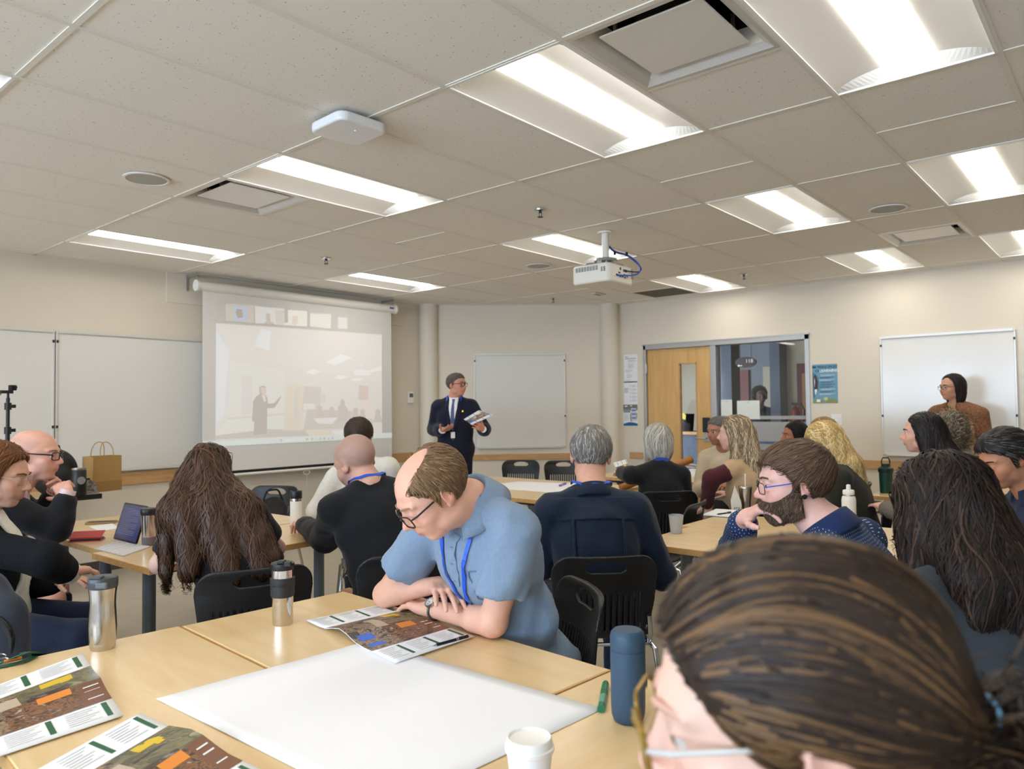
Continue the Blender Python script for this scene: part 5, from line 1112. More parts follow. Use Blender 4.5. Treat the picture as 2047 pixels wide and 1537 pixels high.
def person(label, head, haz, taz, hpitch=0., hroll=0., lean=8., slean=0., skin=(205,160,132), female=False, hs=1., sw=.19, girth=1., lod=1, standing=None,
           arms=None, top=None, trousers=((30,32,40),), shoes=(30,26,24), hair=None, glasses=None, seat=True, chair_label=None, brows=None, eyes_down=False, seed=1,
           beard=None, stubble=None, scalp=None, necklen=.105, nbp=None, chair_az=None, extra=None, hands=True, hip_z=.55, legs=True, ear=True, mouth=(176,104,92)):
    th = YAW+math.radians(haz); tt = YAW+math.radians(taz)
    Rh = basis(th, math.radians(hpitch), math.radians(hroll)); C = at(head[0],head[1],dep=head[2])-A(0,0,.118*hs)
    W = lambda x,y,z: C+Rh@(A(x,y,z)*hs)
    Ql = lambda P: ((P-C)@Rh)/hs
    ft = A(math.cos(tt),math.sin(tt),0); rt = A(math.sin(tt),-math.cos(tt),0); le, sl = math.radians(lean), math.radians(slean)
    t = nrm(A(0,0,1)*math.cos(le)*math.cos(sl)+ft*math.sin(le)+rt*math.sin(sl)); fa = nrm(ft-t*(ft@t)); ra = np.cross(fa,t); Rt = np.stack([ra,fa,t],1)
    nk = W(0,-.028,-.06); nb = nk-nrm(t+ft*.3)*necklen*hs
    if nbp is not None: nb = at(nbp[0],nbp[1],dep=nbp[2])
    z0 = hip_z if standing is None else standing
    L_ = (nb[2]-z0)/t[2]; H = nb-t*L_
    base = A(H[0],H[1],0.); G = girth
    fem = female
    sw = sw*.87; shL, shR = nb-t*.085-ra*sw, nb-t*.085+ra*sw
    # ---- joints
    arms = arms or {}; J = {}
    for sd, sh, sg in (('L',shL,-1),('R',shR,1)):
        a = arms.get(sd)
        if a is not None and 'sh' in a: sh = a['sh']
        if a is None:
            e = sh-A(0,0,1)*.26+ft*.06+ra*sg*.045; w = e+ft*.21-ra*sg*.1+A(0,0,.03); a = dict(e=e, w=w)
        a = dict(a); a.setdefault('d', nrm(a['w']-a['e'])); a.setdefault('n', A(0,0,1)); a.setdefault('curl', .35); a.setdefault('thumb', .6); J[sd] = (sh,a)
    shL, shR = J['L'][0], J['R'][0]
    hipL, hipR = H-ra*.085*G, H+ra*.085*G; LEG = []
    for hp, sg in ((hipL,-1),(hipR,1)):
        if standing is None: kn = A(*(hp+ft*.40+rt*sg*.05)); kn[2] = .5; an = kn+ft*.02; an[2] = .09
        else: kn = hp*1.; kn[2] = .5*standing/.93; kn = kn+ft*.02; an = A(hp[0],hp[1],.09)-ft*.01
        LEG.append((hp,kn,an))
    # ---- torso field shared by body and clothes
    def torso(f, e=0., arms_to=None, legs_=False, hips=True):
        k = .05
        f.ell(H+t*.03, A(.165*G,.12*G,.12)+e, Rt, k)
        f.ell(H+t*L_*.36, A((.135 if fem else .15)*G,.108*G,.15)+e, Rt, k)
        f.ell(H+t*(L_-.2)+fa*.005, A((.148 if fem else .165)*min(G,1.1),.112*min(G,1.15),.17)+e, Rt, k)
        if fem: f.ell(H+t*(L_-.24)-ra*.07+fa*.085, A(.06,.05,.065)+e, Rt, .03); f.ell(H+t*(L_-.24)+ra*.07+fa*.085, A(.06,.05,.065)+e, Rt, .03)
        f.cone(shL+ra*.03, shR-ra*.03, .05+e, .05+e, .035); f.cone(nb-t*.012, shL+t*.008+ra*.015, .044+e, .042+e, .03); f.cone(nb-t*.012, shR+t*.008-ra*.015, .044+e, .042+e, .03)
        return f
    def arm(f, sd, e=0., lo=0., hi=1., k=.022, flat=False):
        """lo..hi along the arm, 0 shoulder .5 elbow 1 wrist"""
        sh, a = J[sd]; pts = [sh, a['e'], a['w']]; R = [.05*(1 if not fem else .86)*min(G,1.12), .041*(1 if not fem else .86), .027]
        def pt(s): i = 0 if s < .5 else 1; u = (s-.5*i)*2; return pts[i]+(pts[i+1]-pts[i])*u, R[i]+(R[i+1]-R[i])*u
        p0, r0 = pt(lo)
        if hi > .5 and lo < .5: pm, rm = pt(.5); f.cone(p0,pm,r0+e,rm+e,k); p0, r0 = pm, rm; k = .02
        p1, r1 = pt(hi)
        if flat:
            u_ = nrm(p1-p0); p2 = p1+u_*.06; f.fn(lambda P: np.maximum(d_cone(P,p0,p2,r0+e,r1+e+.008), (P-p1)@u_), k, 1); f._b(p0,r0+e+k); f._b(p2,r1+e+k)
        else: f.cone(p0,p1,r0+e,r1+e,k)
        if hi > .5:
            m0 = pts[1]+(pts[2]-pts[1])*.28; f.cone(pts[1], m0, R[1]*1.0+e, R[1]*1.02+e, .015)
        return f
    # ---- body mesh pieces
    h_head = (.005,.0066,.009)[lod]; h_hand = (.004,.0055,.0075)[lod]; h_body = (.024,.028,.032)[lod]; h_top = (.0115,.0145,.018)[lod]
    Vs, Qs, n0 = [], [], 0
    def addp(V,Q):
        nonlocal n0
        Vs.append(V); Qs.append(Q+n0); n0 += len(V)
    B = torso(Fld(), -.012)
    bare = (top or {}).get('kind') == 'short'
    for sd in 'LR':
        arm(B, sd, 0. if not bare else -.006)
        if bare: Ba = Fld(); arm(Ba, sd, 0.); addp(*surf(Ba, Ba.lo-.02, Ba.hi+.02, .008))
    if legs:
        for hp,kn,an in LEG: B.chain([hp,kn,an],[.075*G,.052,.036],.03); B.cone(an-A(0,0,.03), an-A(0,0,.04)+ft*.15, .035, .028, .02)
    addp(*surf(B, B.lo-.03, B.hi+.03, h_body))
    # head
    f = Fld(); R3 = Rh; S_ = hs
    e_ = lambda x,y,z,a,b,c,k=.02,op=1: f.ell(W(x,y,z), A(a,b,c)*S_, R3, k*S_, op)
    e_(0,-.018,.035,.076,.094,.084); e_(0,.022,.02,.069,.074,.082,.03); jw = .052 if fem else .058
    e_(0,.028,-.045,jw,.062,.066,.03); e_(0,.062,-.092,.026 if fem else .031,.026,.02,.025)
    e_(0,.05,-.043,.047,.042,.047,.025)
    for sx in (-1,1):
        e_(sx*.03,.07,-.04,.02,.022,.024,.02)
        e_(sx*.044,.06,-.022,.021,.024,.02,.02); e_(sx*.05,.012,-.068,.014,.03,.02,.02)
        f.cone(W(sx*.014,.094,.03), W(sx*.05,.078,.027), .007*S_, .006*S_, .014*S_)
        f.ell(W(sx*.032,.106,.006), A(.016,.013,.011)*S_, R3, .012*S_, -1)
        e_(sx*.031,.0835,.0055 if eyes_down else .012,.0165,.0135,.0115 if eyes_down else .007,.004); e_(sx*.031,.084,-.008,.015,.011,.006,.006)
    f.cone(W(0,.093,.014), W(0,.115,-.022), .0075*S_, .0105*S_, .014*S_); f.ell(W(0,.116,-.027), A(.0115,.012,.0095)*S_, R3, .008*S_)
    for sx in (-1,1): e_(sx*.012,.105,-.031,.008,.0095,.0075,.006)
    e_(0,.09,-.05,.022,.014,.016,.015); e_(0,.0975,-.0575,.019,.008,.0048,.006); e_(0,.0965,-.0675,.0165,.008,.0055,.006); f.ell(W(0,.108,-.0622), A(.021,.008,.0013)*S_, R3, .003*S_, -1)
    if ear:
        for sx in (-1,1):
            Re = Rh@np.array(Matrix.Rotation(sx*-.45,3,'Z'))@np.array(Matrix.Rotation(-.2,3,'X')); 
            f.ell(W(sx*.079,-.012,-.002), A(.0075,.019,.031)*S_, Re, .006*S_); f.ell(W(sx*.087,-.009,.002), A(.006,.011,.019)*S_, Re, .004*S_, -1); f.ell(W(sx*.077,-.004,-.026), A(.0065,.009,.011)*S_, Re, .006*S_)
    nr = .047 if fem else .058
    f.cone(nk+Rh@A(0,.012,-.01)*S_, nb+fa*.012, nr*S_, (nr+.01)*S_, .02*S_); f.cone(nb, nb-t*.06, nr+.012, .06, .02)
    addp(*surf(f, C-.165*hs-A(0,0,.11), C+.165*hs, h_head)); HF = f
    hfs = {}
    for sd in 'LR':
        if hands:
            a = J[sd][1]; hf = hand_fld(a['w'], a['d'], a['n'], 1 if sd == 'L' else -1, a['curl'], a.get('spread',.06), a['thumb'], .92 if fem else 1.02); u_ = nrm(a['w']-a['e']); hf.cone(a['w']-u_*.05, a['w']+nrm(a['d'])*.012, .029*(.9 if fem else 1), .024*(.9 if fem else 1), .014); addp(*surf(hf, hf.lo-.01, hf.hi+.01, h_hand)); hfs[sd] = hf
    V = np.concatenate(Vs); Q = np.concatenate(Qs)
    body = obj('person', V, Q, MATS['skin'], None, loc=tuple(base), smooth=True); tag(body, label, 'person')
    q = Ql(V); sk = np.array(lin(skin)[:3]); Cc = np.tile(sk, (len(V),1))
    def mixc(m_, c_): Cc[:] = Cc*(1-m_[:,None])+np.array(c_)*m_[:,None]
    inh = (np.abs(q) < .17).all(1); g2 = lambda x,y,z,s_: np.exp(-(((q-A(x,y,z))/A(*s_))**2).sum(1))*inh
    red = sk*np.array([1.08,.74,.68])
    for sx in (-1,1): mixc(g2(sx*.045,.08,-.025,(.025,.03,.022))*.35, red); mixc(g2(sx*.08,-.01,0,(.02,.03,.04))*.4, red)
    mixc(g2(0,.118,-.027,(.018,.02,.014))*.5, red); lipm = np.clip(g2(0,.103,-.0625,(.021,.014,.0085))*1.6,0,1); mixc(lipm*.75, np.array(lin(mouth)[:3]))
    if stubble is not None:
        m_ = np.clip((-.035-q[:,2]+.35*(.09-q[:,1]-.03))/.02,0,1)*np.clip((q[:,1]+.02)/.03,0,1)*np.clip((q[:,2]+.14)/.03,0,1)*inh*(1-lipm); m_ *= np.clip((np.abs(q[:,0])*1.+.1-q[:,2])/.05,0,1); mixc(m_*stubble[1], np.array(lin(stubble[0])[:3]))
    if scalp is not None:
        zc_ = np.interp(q[:,1],[-.12,-.085,-.03,0,.03,.06,.1],[-.075,-.065,-.02,.0,.03,.055,.075]); m_ = np.clip((q[:,2]-zc_)/.02,0,1)*np.clip((scalp[2]-q[:,2]-.25*q[:,1])/.03,0,1)*inh; mixc(m_*scalp[1], np.array(lin(scalp[0])[:3]))
    Cc *= (1+.05*wob(V,60,seed))[:,None]; set_col(body, np.clip(Cc,0,1))
    bl = tuple(base)
    def child(o): o.location = (0,0,0); return o
    def fobj(nm, fn, h, m, lo, hi, parent=body):
        Vv, Qq = surf(fn, lo, hi, h)
        return child(obj(nm, Vv, Qq, m, parent, loc=bl, smooth=True)) if len(Vv) else None
    # ---- eyes and brows
    for sx in (-1,1):
        m_ = MB().lathe([(.0125*math.sin(a)*hs, -.0125*math.cos(a)*hs) for a in np.linspace(0,math.pi,11)], 14, (0,0,0), lambda v, sx=sx: W(sx*.031,.0825,.0055)+Rh@A(v[0],v[2],v[1])); o = child(m_.obj('eye', MATS['eye'], body, loc=bl, smooth=True))
        co = np.array(m_.v)-W(sx*.031,.0825,.0055); fwd_ = (co@Rh[:,1])/(.0125*hs); set_col(o, np.where((fwd_ > .9)[:,None], np.array([[.01,.008,.006]]), np.where((fwd_ > .75)[:,None], np.array([[.07,.05,.035]]), np.array([[.75,.72,.68]]))))
        bc = brows or (hair or {}).get('col', (70,55,45)); mb = mat('brow_%d_%d_%d'%tuple(bc), bc, .8)
        child(MB().tube([W(sx*.013,.1035,.0265),W(sx*.03,.1,.0315),W(sx*.047,.0865,.029),W(sx*.056,.077,.024)], [.0028*hs,.0034*hs,.0028*hs,.001], 6).obj('eyebrow', mb, body, loc=bl, smooth=True))
    # ---- clothes
    tops = top or dict(kind='long', m=fabric('grey',(80,80,84))); TF = Fld(); infl = tops.get('infl',.014); torso(TF, infl)
    ends = {'long':.97,'short':.30,'vest':.06,'jacket':.95}[tops['kind']]; ends = tops.get('sleeve', ends)
    for sd in 'LR': arm(TF, sd, infl+(.006 if tops['kind'] != 'vest' else 0), 0., ends, flat=tops['kind']=='short')
    hem = tops.get('hem', -.06); TF.fn(lambda P: -((P-H)@t-hem)); amp = tops.get('wr',.004); wf = tops.get('wf',16.)
    if standing is None: TF.fn(lambda P: .445-P[:,2])
    TFF = lambda P: TF(P)+amp*(wob(P*A(1,1,.55),wf,seed)+.5*wob(P*A(1,1,.7),wf*2.3,seed+5))
    cut = HF  # keep the neck clear of cloth
    garment = fobj(tops.get('name','top'), TFF, h_top, tops['m'], TF.lo-.03, TF.hi+.03)
    if garment is not None and tops.get('pat'):
        nv = len(garment.data.vertices); co = np.zeros(nv*3,np.float32); garment.data.vertices.foreach_get('co',co); X_ = co.reshape(-1,3)+base; X_ = X_.astype(float); q_ = X_-nb; u_ = np.arctan2(q_@ra,-(q_@fa))*.19; v_ = q_@t
        for sd in 'LR':
            sh_, a_ = J[sd]
            for p0_, p1_ in ((sh_,a_['e']),(a_['e'],a_['w'])):
                ax_ = nrm(p1_-p0_); rel = X_-p0_; al = rel@ax_; rd = rel-al[:,None]*ax_; m_ = (np.linalg.norm(rd,axis=1) < .085) & (al > .06 if p0_ is sh_ else al > -.02) & (al < np.linalg.norm(p1_-p0_)+.03); e1 = nrm(np.cross(ax_,A(.3,.2,1))); e2 = np.cross(ax_,e1); u_ = np.where(m_, np.arctan2(rd@e1,rd@e2)*.055, u_); v_ = np.where(m_, al, v_)
        pa = garment.data.attributes.new('pat','FLOAT_VECTOR','POINT'); pa.data.foreach_set('vector', np.stack([u_,v_,0*u_],1).astype(np.float32).ravel())
    if tops.get('sleeves') is not None:
        for sd in 'LR':
            SF = Fld(); arm(SF, sd, infl-.002, .03, .97); fobj('sleeve', lambda P, SF=SF: SF(P)+.004*wob(P,wf,seed+3), h_top, tops['sleeves'], SF.lo-.02, SF.hi+.02)
    if legs and trousers:
        PF = Fld(); PF.ell(H+t*.0, A(.17*G,.128*G,.12)+.008, Rt, .05)
        for hp,kn,an in LEG: PF.chain([hp,kn,an],[.088*G,.066,.05],.04)
        PF.fn(lambda P: ((P-H)@t-.1)); PF.fn(lambda P: .05-P[:,2]); fobj('trousers', lambda P: PF(P)+.004*wob(P,20,seed+9), .02, fabric('tr_%d_%d_%d'%tuple(trousers[0]), trousers[0]), PF.lo-.03, PF.hi+.03)
        for hp,kn,an in LEG:
            sf = Fld(); a0 = A(an[0],an[1],.05); sf.cone(a0-ft*.05, a0+ft*.05, .045,.045,.02).cone(a0+ft*.05, a0+ft*.17-A(0,0,.008), .044,.034,.02).fn(lambda P: .006-P[:,2]); fobj('shoe', sf, .016, mat('shoe_%d_%d_%d'%tuple(shoes), shoes, .45), sf.lo-.02, sf.hi+.02)
    # ---- hair
    if hair: do_hair(body, bl, hair, W, Rh, C, hs, HF, nb, ft, rt, t, lod, seed, Ql, fobj, TF)
    if beard: do_beard(body, bl, beard, W, Rh, C, hs, HF, lod, seed, Ql, fobj)
    TT = torso(Fld(), infl); TTF = lambda P: TT(P)+amp*(wob(P*A(1,1,.55),wf,seed)+.5*wob(P*A(1,1,.7),wf*2.3,seed+5))
    ctx = dict(TTF=TTF, body=body, bl=bl, W=W, Rh=Rh, C=C, hs=hs, H=H, t=t, fa=fa, ra=ra, ft=ft, rt=rt, nb=nb, nk=nk, L=L_, TFF=TFF, TF=TF, J=J, child=child, fobj=fobj, infl=infl, HF=HF, lod=lod, base=base)
    if glasses: do_glasses(ctx, glasses)
    if tops.get('collar'): do_collar(ctx, *tops['collar'])
    if extra: extra(ctx)
    if seat and standing is None: ct = tt if chair_az is None else YAW+math.radians(chair_az); chair(H[0]+math.cos(ct)*.06, H[1]+math.sin(ct)*.06, ct, chair_label or 'black plastic chair under the %s' % label.split(' with ')[0][:60])
    return ctx

def do_hair(body, bl, hr, W, Rh, C, hs, HF, nb, ft, rt, t, lod, seed, Ql, fobj, TF):
    st = hr['style']; col = hr['col']; hi = hr.get('hi'); f = Fld(); th = hr.get('th',.012)
    E = lambda x,y,z,a,b,c,k=.02,op=1: f.ell(W(x,y,z), A(a,b,c)*hs, Rh, k*hs, op)
    fz_, fy_ = hr.get('front', ([-.3,-.1,-.02,.03,.07,.1,.14],[-.01,.005,.03,.045,.062,.09,.2]))
    FC = lambda P: (Ql(P)[:,1]-np.interp(Ql(P)[:,2], fz_, fy_))*.8*hs
    n = int(hr.get('n', (3200,1500,800)[lod])*.34); r = hr.get('r', (.00085,.0012,.0018)[lod])*1.65; mname = hr.get('m','hair'); hv = (.007,.009,.011)[lod]
    if st in ('short','fringe'):
        E(0,-.018,.035,.076+th,.094+th,.084+th); E(0,.02,.04,.068+th*.8,.07+th*.6,.068+th,.03)
        ys, zs = hr.get('line', ([-.13,-.1,-.085,-.03,-.012,.0,.018,.03,.05,.065,.08,.11],[-.085,-.078,-.07,-.035,.012,.012,-.02,.03,.05,.062,.073,.08]))
        f.fn(lambda P: (np.interp(Ql(P)[:,1], ys, zs)+.005*wob(P,110,seed)-Ql(P)[:,2])*.75*hs, .006)
        if st == 'fringe': f.ell(W(*hr.get('bald',(0,.06,.115))), A(*hr.get('baldr',(.046,.095,.075)))*hs, Rh, .022*hs, -1)
        crown = A(*hr.get('crown',(0.0,-.055,.13))); sweep = A(*hr.get('sweep',(.25,.1,-.2)))
        def flow(P): q = Ql(P); v = q-crown; v /= np.linalg.norm(v,axis=1)[:,None]+1e-6; v = v+sweep*np.clip(q[:,2:3]/.08,0,1); return v@Rh.T
        steps, step, off = 5, hr.get('len',.03)/5, (-.001,.004)
    elif st in ('bob','curly'):
        E(0,-.018,.04,.078+th,.096+th,.085+th); ln = hr.get('length',.13); E(0,-.03,-.03,.088+th*.6,.09+th*.6,ln*.92,.03)
        f.ell(W(0,.105,-.055), A(.062,.075,.125)*hs, Rh, .02*hs, -1); f.ell(W(0,.02,-.12), A(.05,.06,.1)*hs, Rh, .02*hs, -1); f.fn(lambda P: (-ln-Ql(P)[:,2])*hs); f.fn(FC, .008)
        if st == 'curly': g0 = list(f.p); f2 = Fld(); f2.p = g0; f2.lo, f2.hi = f.lo, f.hi; base_f = f2; 
        part = hr.get('part',.0)
        def flow(P):
            q = Ql(P); top_ = np.clip(q[:,2:3]/.09,0,1); v = np.zeros_like(q); v[:,0] = np.tanh((q[:,0]-part)*30)*.9*top_[:,0]; v[:,1] = -.25*top_[:,0]; v[:,2] = -.15; return v@Rh.T+A(0,0,-1)*(1-.6*top_)
        steps, step, off = 8, hr.get('len',.16)/8, (-.003,.004)
    elif st == 'long':
        E(0,-.018,.04,.078+th,.096+th,.085+th); E(0,-.035,-.03,.086+th*.5,.082+th*.5,.1,.03)
        for (a, b_, r0, r1) in hr['falls'](W, nb, ft, rt, t):
            a = np.asarray(a,float); b_ = np.asarray(b_,float); m_ = (a+b_)/2; f.cone(a, b_, r0, r1, .035)
        f.ell(W(0,.112,-.06), A(*hr.get('face',(.06,.075,.125)))*hs, Rh, .02*hs, -1)
        f.fn(lambda P: np.where(Ql(P)[:,2] > -.13, FC(P), -.05), .0)
        part = hr.get('part',.0)
        def flow(P):
            q = Ql(P); top_ = np.clip((q[:,2:3]-.0)/.09,0,1); v = np.zeros_like(q); v[:,0] = np.tanh((q[:,0]-part)*25)*.8*top_[:,0]; v[:,1] = -.45*top_[:,0]; w_ = A(0,0,-1)*(1-.75*top_); 
            return v@Rh.T+w_+hr.get('drift',A(0,0,0))*(1-top_)
        S0 = int(hr.get('steps',16)*.8); steps, step, off = S0, hr.get('len',.34)/S0, (-.006,.006)
    elif st == 'pony':
        E(0,-.018,.037,.078+th,.096+th,.085+th); E(0,.02,.045,.069+th,.07+th*.6,.068+th,.03)
        ys, zs = hr.get('line', ([-.13,-.09,-.04,-.02,.0,.02,.035,.06,.075,.09],[-.09,-.07,-.03,.0,.02,.0,.03,.06,.072,.082])); f.fn(lambda P: (np.interp(Ql(P)[:,1], ys, zs)-Ql(P)[:,2])*.75*hs, .006)
        tie = A(*hr['tie']); tw = W(*tie); f.cone(W(0,-.09,tie[2]+.02), tw, .04*hs, .022*hs, .03)
        def flow(P): q = Ql(P); v = tie-q; v /= np.linalg.norm(v,axis=1)[:,None]+1e-6; v[:,2] += .55*np.clip((q[:,1]+.03)/.1,-.2,1)*np.clip(q[:,2]/.1,.0,1); return v@Rh.T
        steps, step, off = 16, .0158, (-.0015,.0022)
    if st == 'curly': fn0 = f; fn = lambda P: fn0(P)+.007*wob(P,70,seed)+.004*wob(P,140,seed+2)
    elif st == 'long': fn0 = f; fn = lambda P: fn0(P)+hr.get('wave',.004)*wob(P*A(1,1,.25),45,seed)
    else: fn = f
    V, Q = surf(fn, f.lo-.02, f.hi+.02, hv)
    o = obj('hair', V, Q, MATS[mname], body, loc=bl, smooth=True); o.location = (0,0,0); c0 = np.array(lin(col)[:3])*.8; set_col(o, c0*(1+.25*wob(V*A(1,1,.3),120,seed))[:,None])
    q = Ql(V); d0 = HF(V); seeds = V[d0 > (.002 if st in ('short','fringe','pony') else -.02)]
    if st in ('long',): sd_ = seeds[Ql(seeds)[:,2] > -.04]; mid = seeds[Ql(seeds)[:,2] <= -.04]
    else: sd_ = seeds; mid = None
    kw = dict(hi=hi, p_hi=hr.get('p_hi',.15), mname=mname, vary=hr.get('vary',.3), curl=hr.get('curl',0.), curl_f=hr.get('curl_f',60.), fall=st=='long', clump=hr.get('clump',0.), clump_t=hr.get('clump_t',.5), nzs=hr.get('nz',{'short':.13,'fringe':.14,'pony':.05}.get(st,.18)))
    if st == 'pony': kw['clump_fn'] = lambda P: (lambda v: v/np.linalg.norm(v,axis=1)[:,None])(Ql(P)-tie)*A(1.,.2,1.)
    strand_obj('hair_strands', fn, sd_, flow, o, bl, n, steps, step, r, col, off=off, seed=seed, **kw)
    if mid is not None and len(mid): strand_obj('hair_strands', fn, mid, flow, o, bl, int(n*.55), steps, step*.62, r, col, off=off, seed=seed+1, **kw)
    if st == 'pony':
        g_ = np.random.default_rng(seed); pts = hr['tail'](W, nb, ft, rt); Pm = sag(pts, 18); k_ = 600; offs = g_.normal(size=(k_,3))*.012; s_ = np.linspace(0,1,18); P_ = Pm[None]+offs[:,None,:]*(.55+1.6*np.sin(s_*2.4)**.8)[None,:,None]; P_ += .006*np.sin(s_*9+g_.uniform(0,6,(k_,1)))[:,:,None]*g_.normal(size=(k_,1,3)); Vv, Qq = tubes(P_, r*1.1); ot = obj('ponytail', Vv, Qq, MATS[mname], body, loc=bl, smooth=True); ot.location = (0,0,0); tone = g_.uniform(.7,1.3,(k_,1)); cc = np.array(lin(col)[:3])*tone; m2 = g_.random(k_) < .25; cc[m2] = np.array(lin(hi or col)[:3])*tone[m2]; set_col(ot, np.repeat(cc, 18*3, axis=0))
        f3 = Fld(); 
        for i in range(0,17,3): f3.cone(Pm[i], Pm[min(i+3,17)], .014+.012*math.sin(i/17*2.4), .014+.012*math.sin(min(i+3,17)/17*2.4), .02)
        core = fobj('ponytail_core', f3, .006, MATS[mname], f3.lo-.02, f3.hi+.02); nn = len(core.data.vertices); set_col(core, np.tile(np.array(lin(col)[:3])*.6,(nn,1)))

def do_beard(body, bl, bd, W, Rh, C, hs, HF, lod, seed, Ql, fobj):
    th = bd.get('th',.01); col = bd['col']
    def fn(P):
        q = Ql(P); d = HF(P)/1.-th*np.clip((-.005-q[:,2])/.05,.25,1.3)
        top_ = np.interp(q[:,1], [-.01,.012,.03,.06,.085,.12],[.03,.015,-.018,-.036,-.045,-.043]); reg = np.maximum((q[:,2]-top_)*hs, np.maximum((.002-q[:,1])*hs, (-.145-q[:,2])*hs))
        reg = np.maximum(reg, -(np.sqrt(((q[:,0])/.02)**2+((q[:,2]+.062)/.007)**2)-1)*.007)
        neck = (-q[:,2]-.115-.35*(q[:,1]-.06))*hs
        return np.maximum(d, np.maximum(reg, neck*.8))
    V, Q = surf(fn, C-.16*hs, C+.16*hs, .005); o = obj('beard', V, Q, MATS['hair'], body, loc=bl, smooth=True); o.location = (0,0,0); set_col(o, np.array(lin(col)[:3])*.75*(1+.2*wob(V,150,seed))[:,None])
    sd_ = V[(HF(V) > .003)]; strand_obj('beard_strands', fn, sd_, lambda P: np.tile(Rh@A(0,.35,-.8),(len(P),1))+.0, o, bl, bd.get('n',1500), 5, .004, .0006, col, hi=bd.get('hi'), p_hi=.3, off=(.0,.004), stick=.6, seed=seed, vary=.4)

def do_glasses(c, g):
    W, Rh, hs, body, bl = c['W'], c['Rh'], c['hs'], c['body'], c['bl']; col = g.get('col',(20,20,22)); r = g.get('r',.0019)*hs; wx, hz = g.get('w',.0255), g.get('h',.0195); m = mat('frame_%d_%d_%d'%tuple(col), col, .3, metal=g.get('metal',0.)); mt = m if 'temple' not in g else mat('temple_%d_%d_%d'%tuple(g['temple']), g['temple'], .3, metal=.4); drop = g.get('drop',0.); fy = g.get('fy',.112)
    for sx in (-1,1):
        pts = rrect(wx*2, hz*2, g.get('rr',.011), 5); Pp = [W(sx*.033+x, fy-.012*abs((sx*.033+x)/.06)**2-.18*(0 if True else y), .002+y-drop) for x,y in pts]
        c['child'](MB().tube(Pp, r, 8, closed=True).obj('glasses_rim', m, body, loc=bl, smooth=True))
        n_ = len(Pp); cen = sum(Pp)/n_; Vv = [p_ for p_ in Pp]+[p_+Rh[:,1]*.0012 for p_ in Pp]; c['child'](obj('glasses_lens', Vv, [tuple(range(n_)), tuple(reversed(range(n_,2*n_)))]+[(i,(i+1)%n_,n_+(i+1)%n_,n_+i) for i in range(n_)], MATS['lens_clear'], body, loc=bl))
        c['child'](MB().tube([W(sx*.0585,fy-.012,.009-drop),W(sx*.0705,fy-.03,.011-drop),W(sx*.078,.03,.012-drop*.5),W(sx*.08,-.01,.014),W(sx*.079,-.03,.0),], [r*1.3,r*1.35,r*1.2,r*1.1,r], 8).obj('glasses_temple', mt, body, loc=bl, smooth=True))
    c['child'](MB().tube([W(-.0095,fy+.001,.006-drop),W(0,fy+.004,.008-drop),W(.0095,fy+.001,.006-drop)], r, 8).obj('glasses_bridge', m, body, loc=bl, smooth=True))

def do_collar(c, m, r=.078, h=.045, gap=32, flare=.012, tilt=.25):
    """folded shirt collar round the neck, open at the front"""
    nb, t, fa, ra = c['nb'], c['t'], c['fa'], c['ra']; ax = nrm((c['nk']-nb)*.6+t); f_ = nrm(fa-ax*(fa@ax)); r_ = np.cross(f_,ax); V = []; Fc = []; n = 30
    prof = [(r-.012,-.01),(r-.014,h*.55),(r-.012,h*.9),(r-.006,h),(r+.002,h*.94),(r+flare,h*.3),(r+flare*1.6,-.012),(r+flare*1.4,-.016),(r+flare*.6,.0)]
    for i in range(n+1):
        a = math.radians(gap)+(2*math.pi-2*math.radians(gap))*i/n; dr = -.012*math.cos(a)*tilt*4
        for rr, z in prof: V.append(nb+f_*(math.cos(a)*(rr+.004*math.cos(a)))+r_*math.sin(a)*rr+ax*(z-.02+.018*(1-math.cos(a))*.5-.012*(1+math.cos(a))*.5))
    k = len(prof)
    for i in range(n):
        for j in range(k): Fc.append((i*k+j, i*k+(j+1)%k, (i+1)*k+(j+1)%k, (i+1)*k+j))
    Fc += [tuple(reversed(range(k))), tuple(n*k+j for j in range(k))]
    return c['child'](obj('collar', V, Fc, m, c['body'], loc=c['bl'], smooth=True))

def drape(c, pts, off=.004, n=40, it=8):
    """polyline in torso-local (right, forward, up-from-neck-base) pushed onto the garment surface"""
    P = sag([c['nb']+c['ra']*a+c['fa']*b_+c['t']*z for a,b_,z in pts], n)
    for _ in range(it):
        d, g = grad(c['TTF'], P); P = P-g*((d-off)*.8)[:,None]
    d, g = grad(c['TTF'], P); return P, g
def band(c, name, pts, w_, m, off=.004, n=40, th_=.001):
    P, g = drape(c, pts, off, n); V = []; Fc = []; T = np.gradient(P,axis=0)
    for i in range(n):
        s_ = nrm(np.cross(T[i], g[i])); u_ = g[i]*th_
        for a_, b_ in ((-1,-1),(1,-1),(1,1),(-1,1)): V.append(P[i]+s_*w_/2*a_+u_*b_)
    for i in range(n-1):
        for k in range(4): Fc.append((i*4+k, i*4+(k+1)%4, i*4+4+(k+1)%4, i*4+4+k))
    Fc += [(3,2,1,0), tuple((n-1)*4+k for k in range(4))]
    return c['child'](obj(name, V, Fc, m, c['body'], loc=c['bl'], smooth=False))
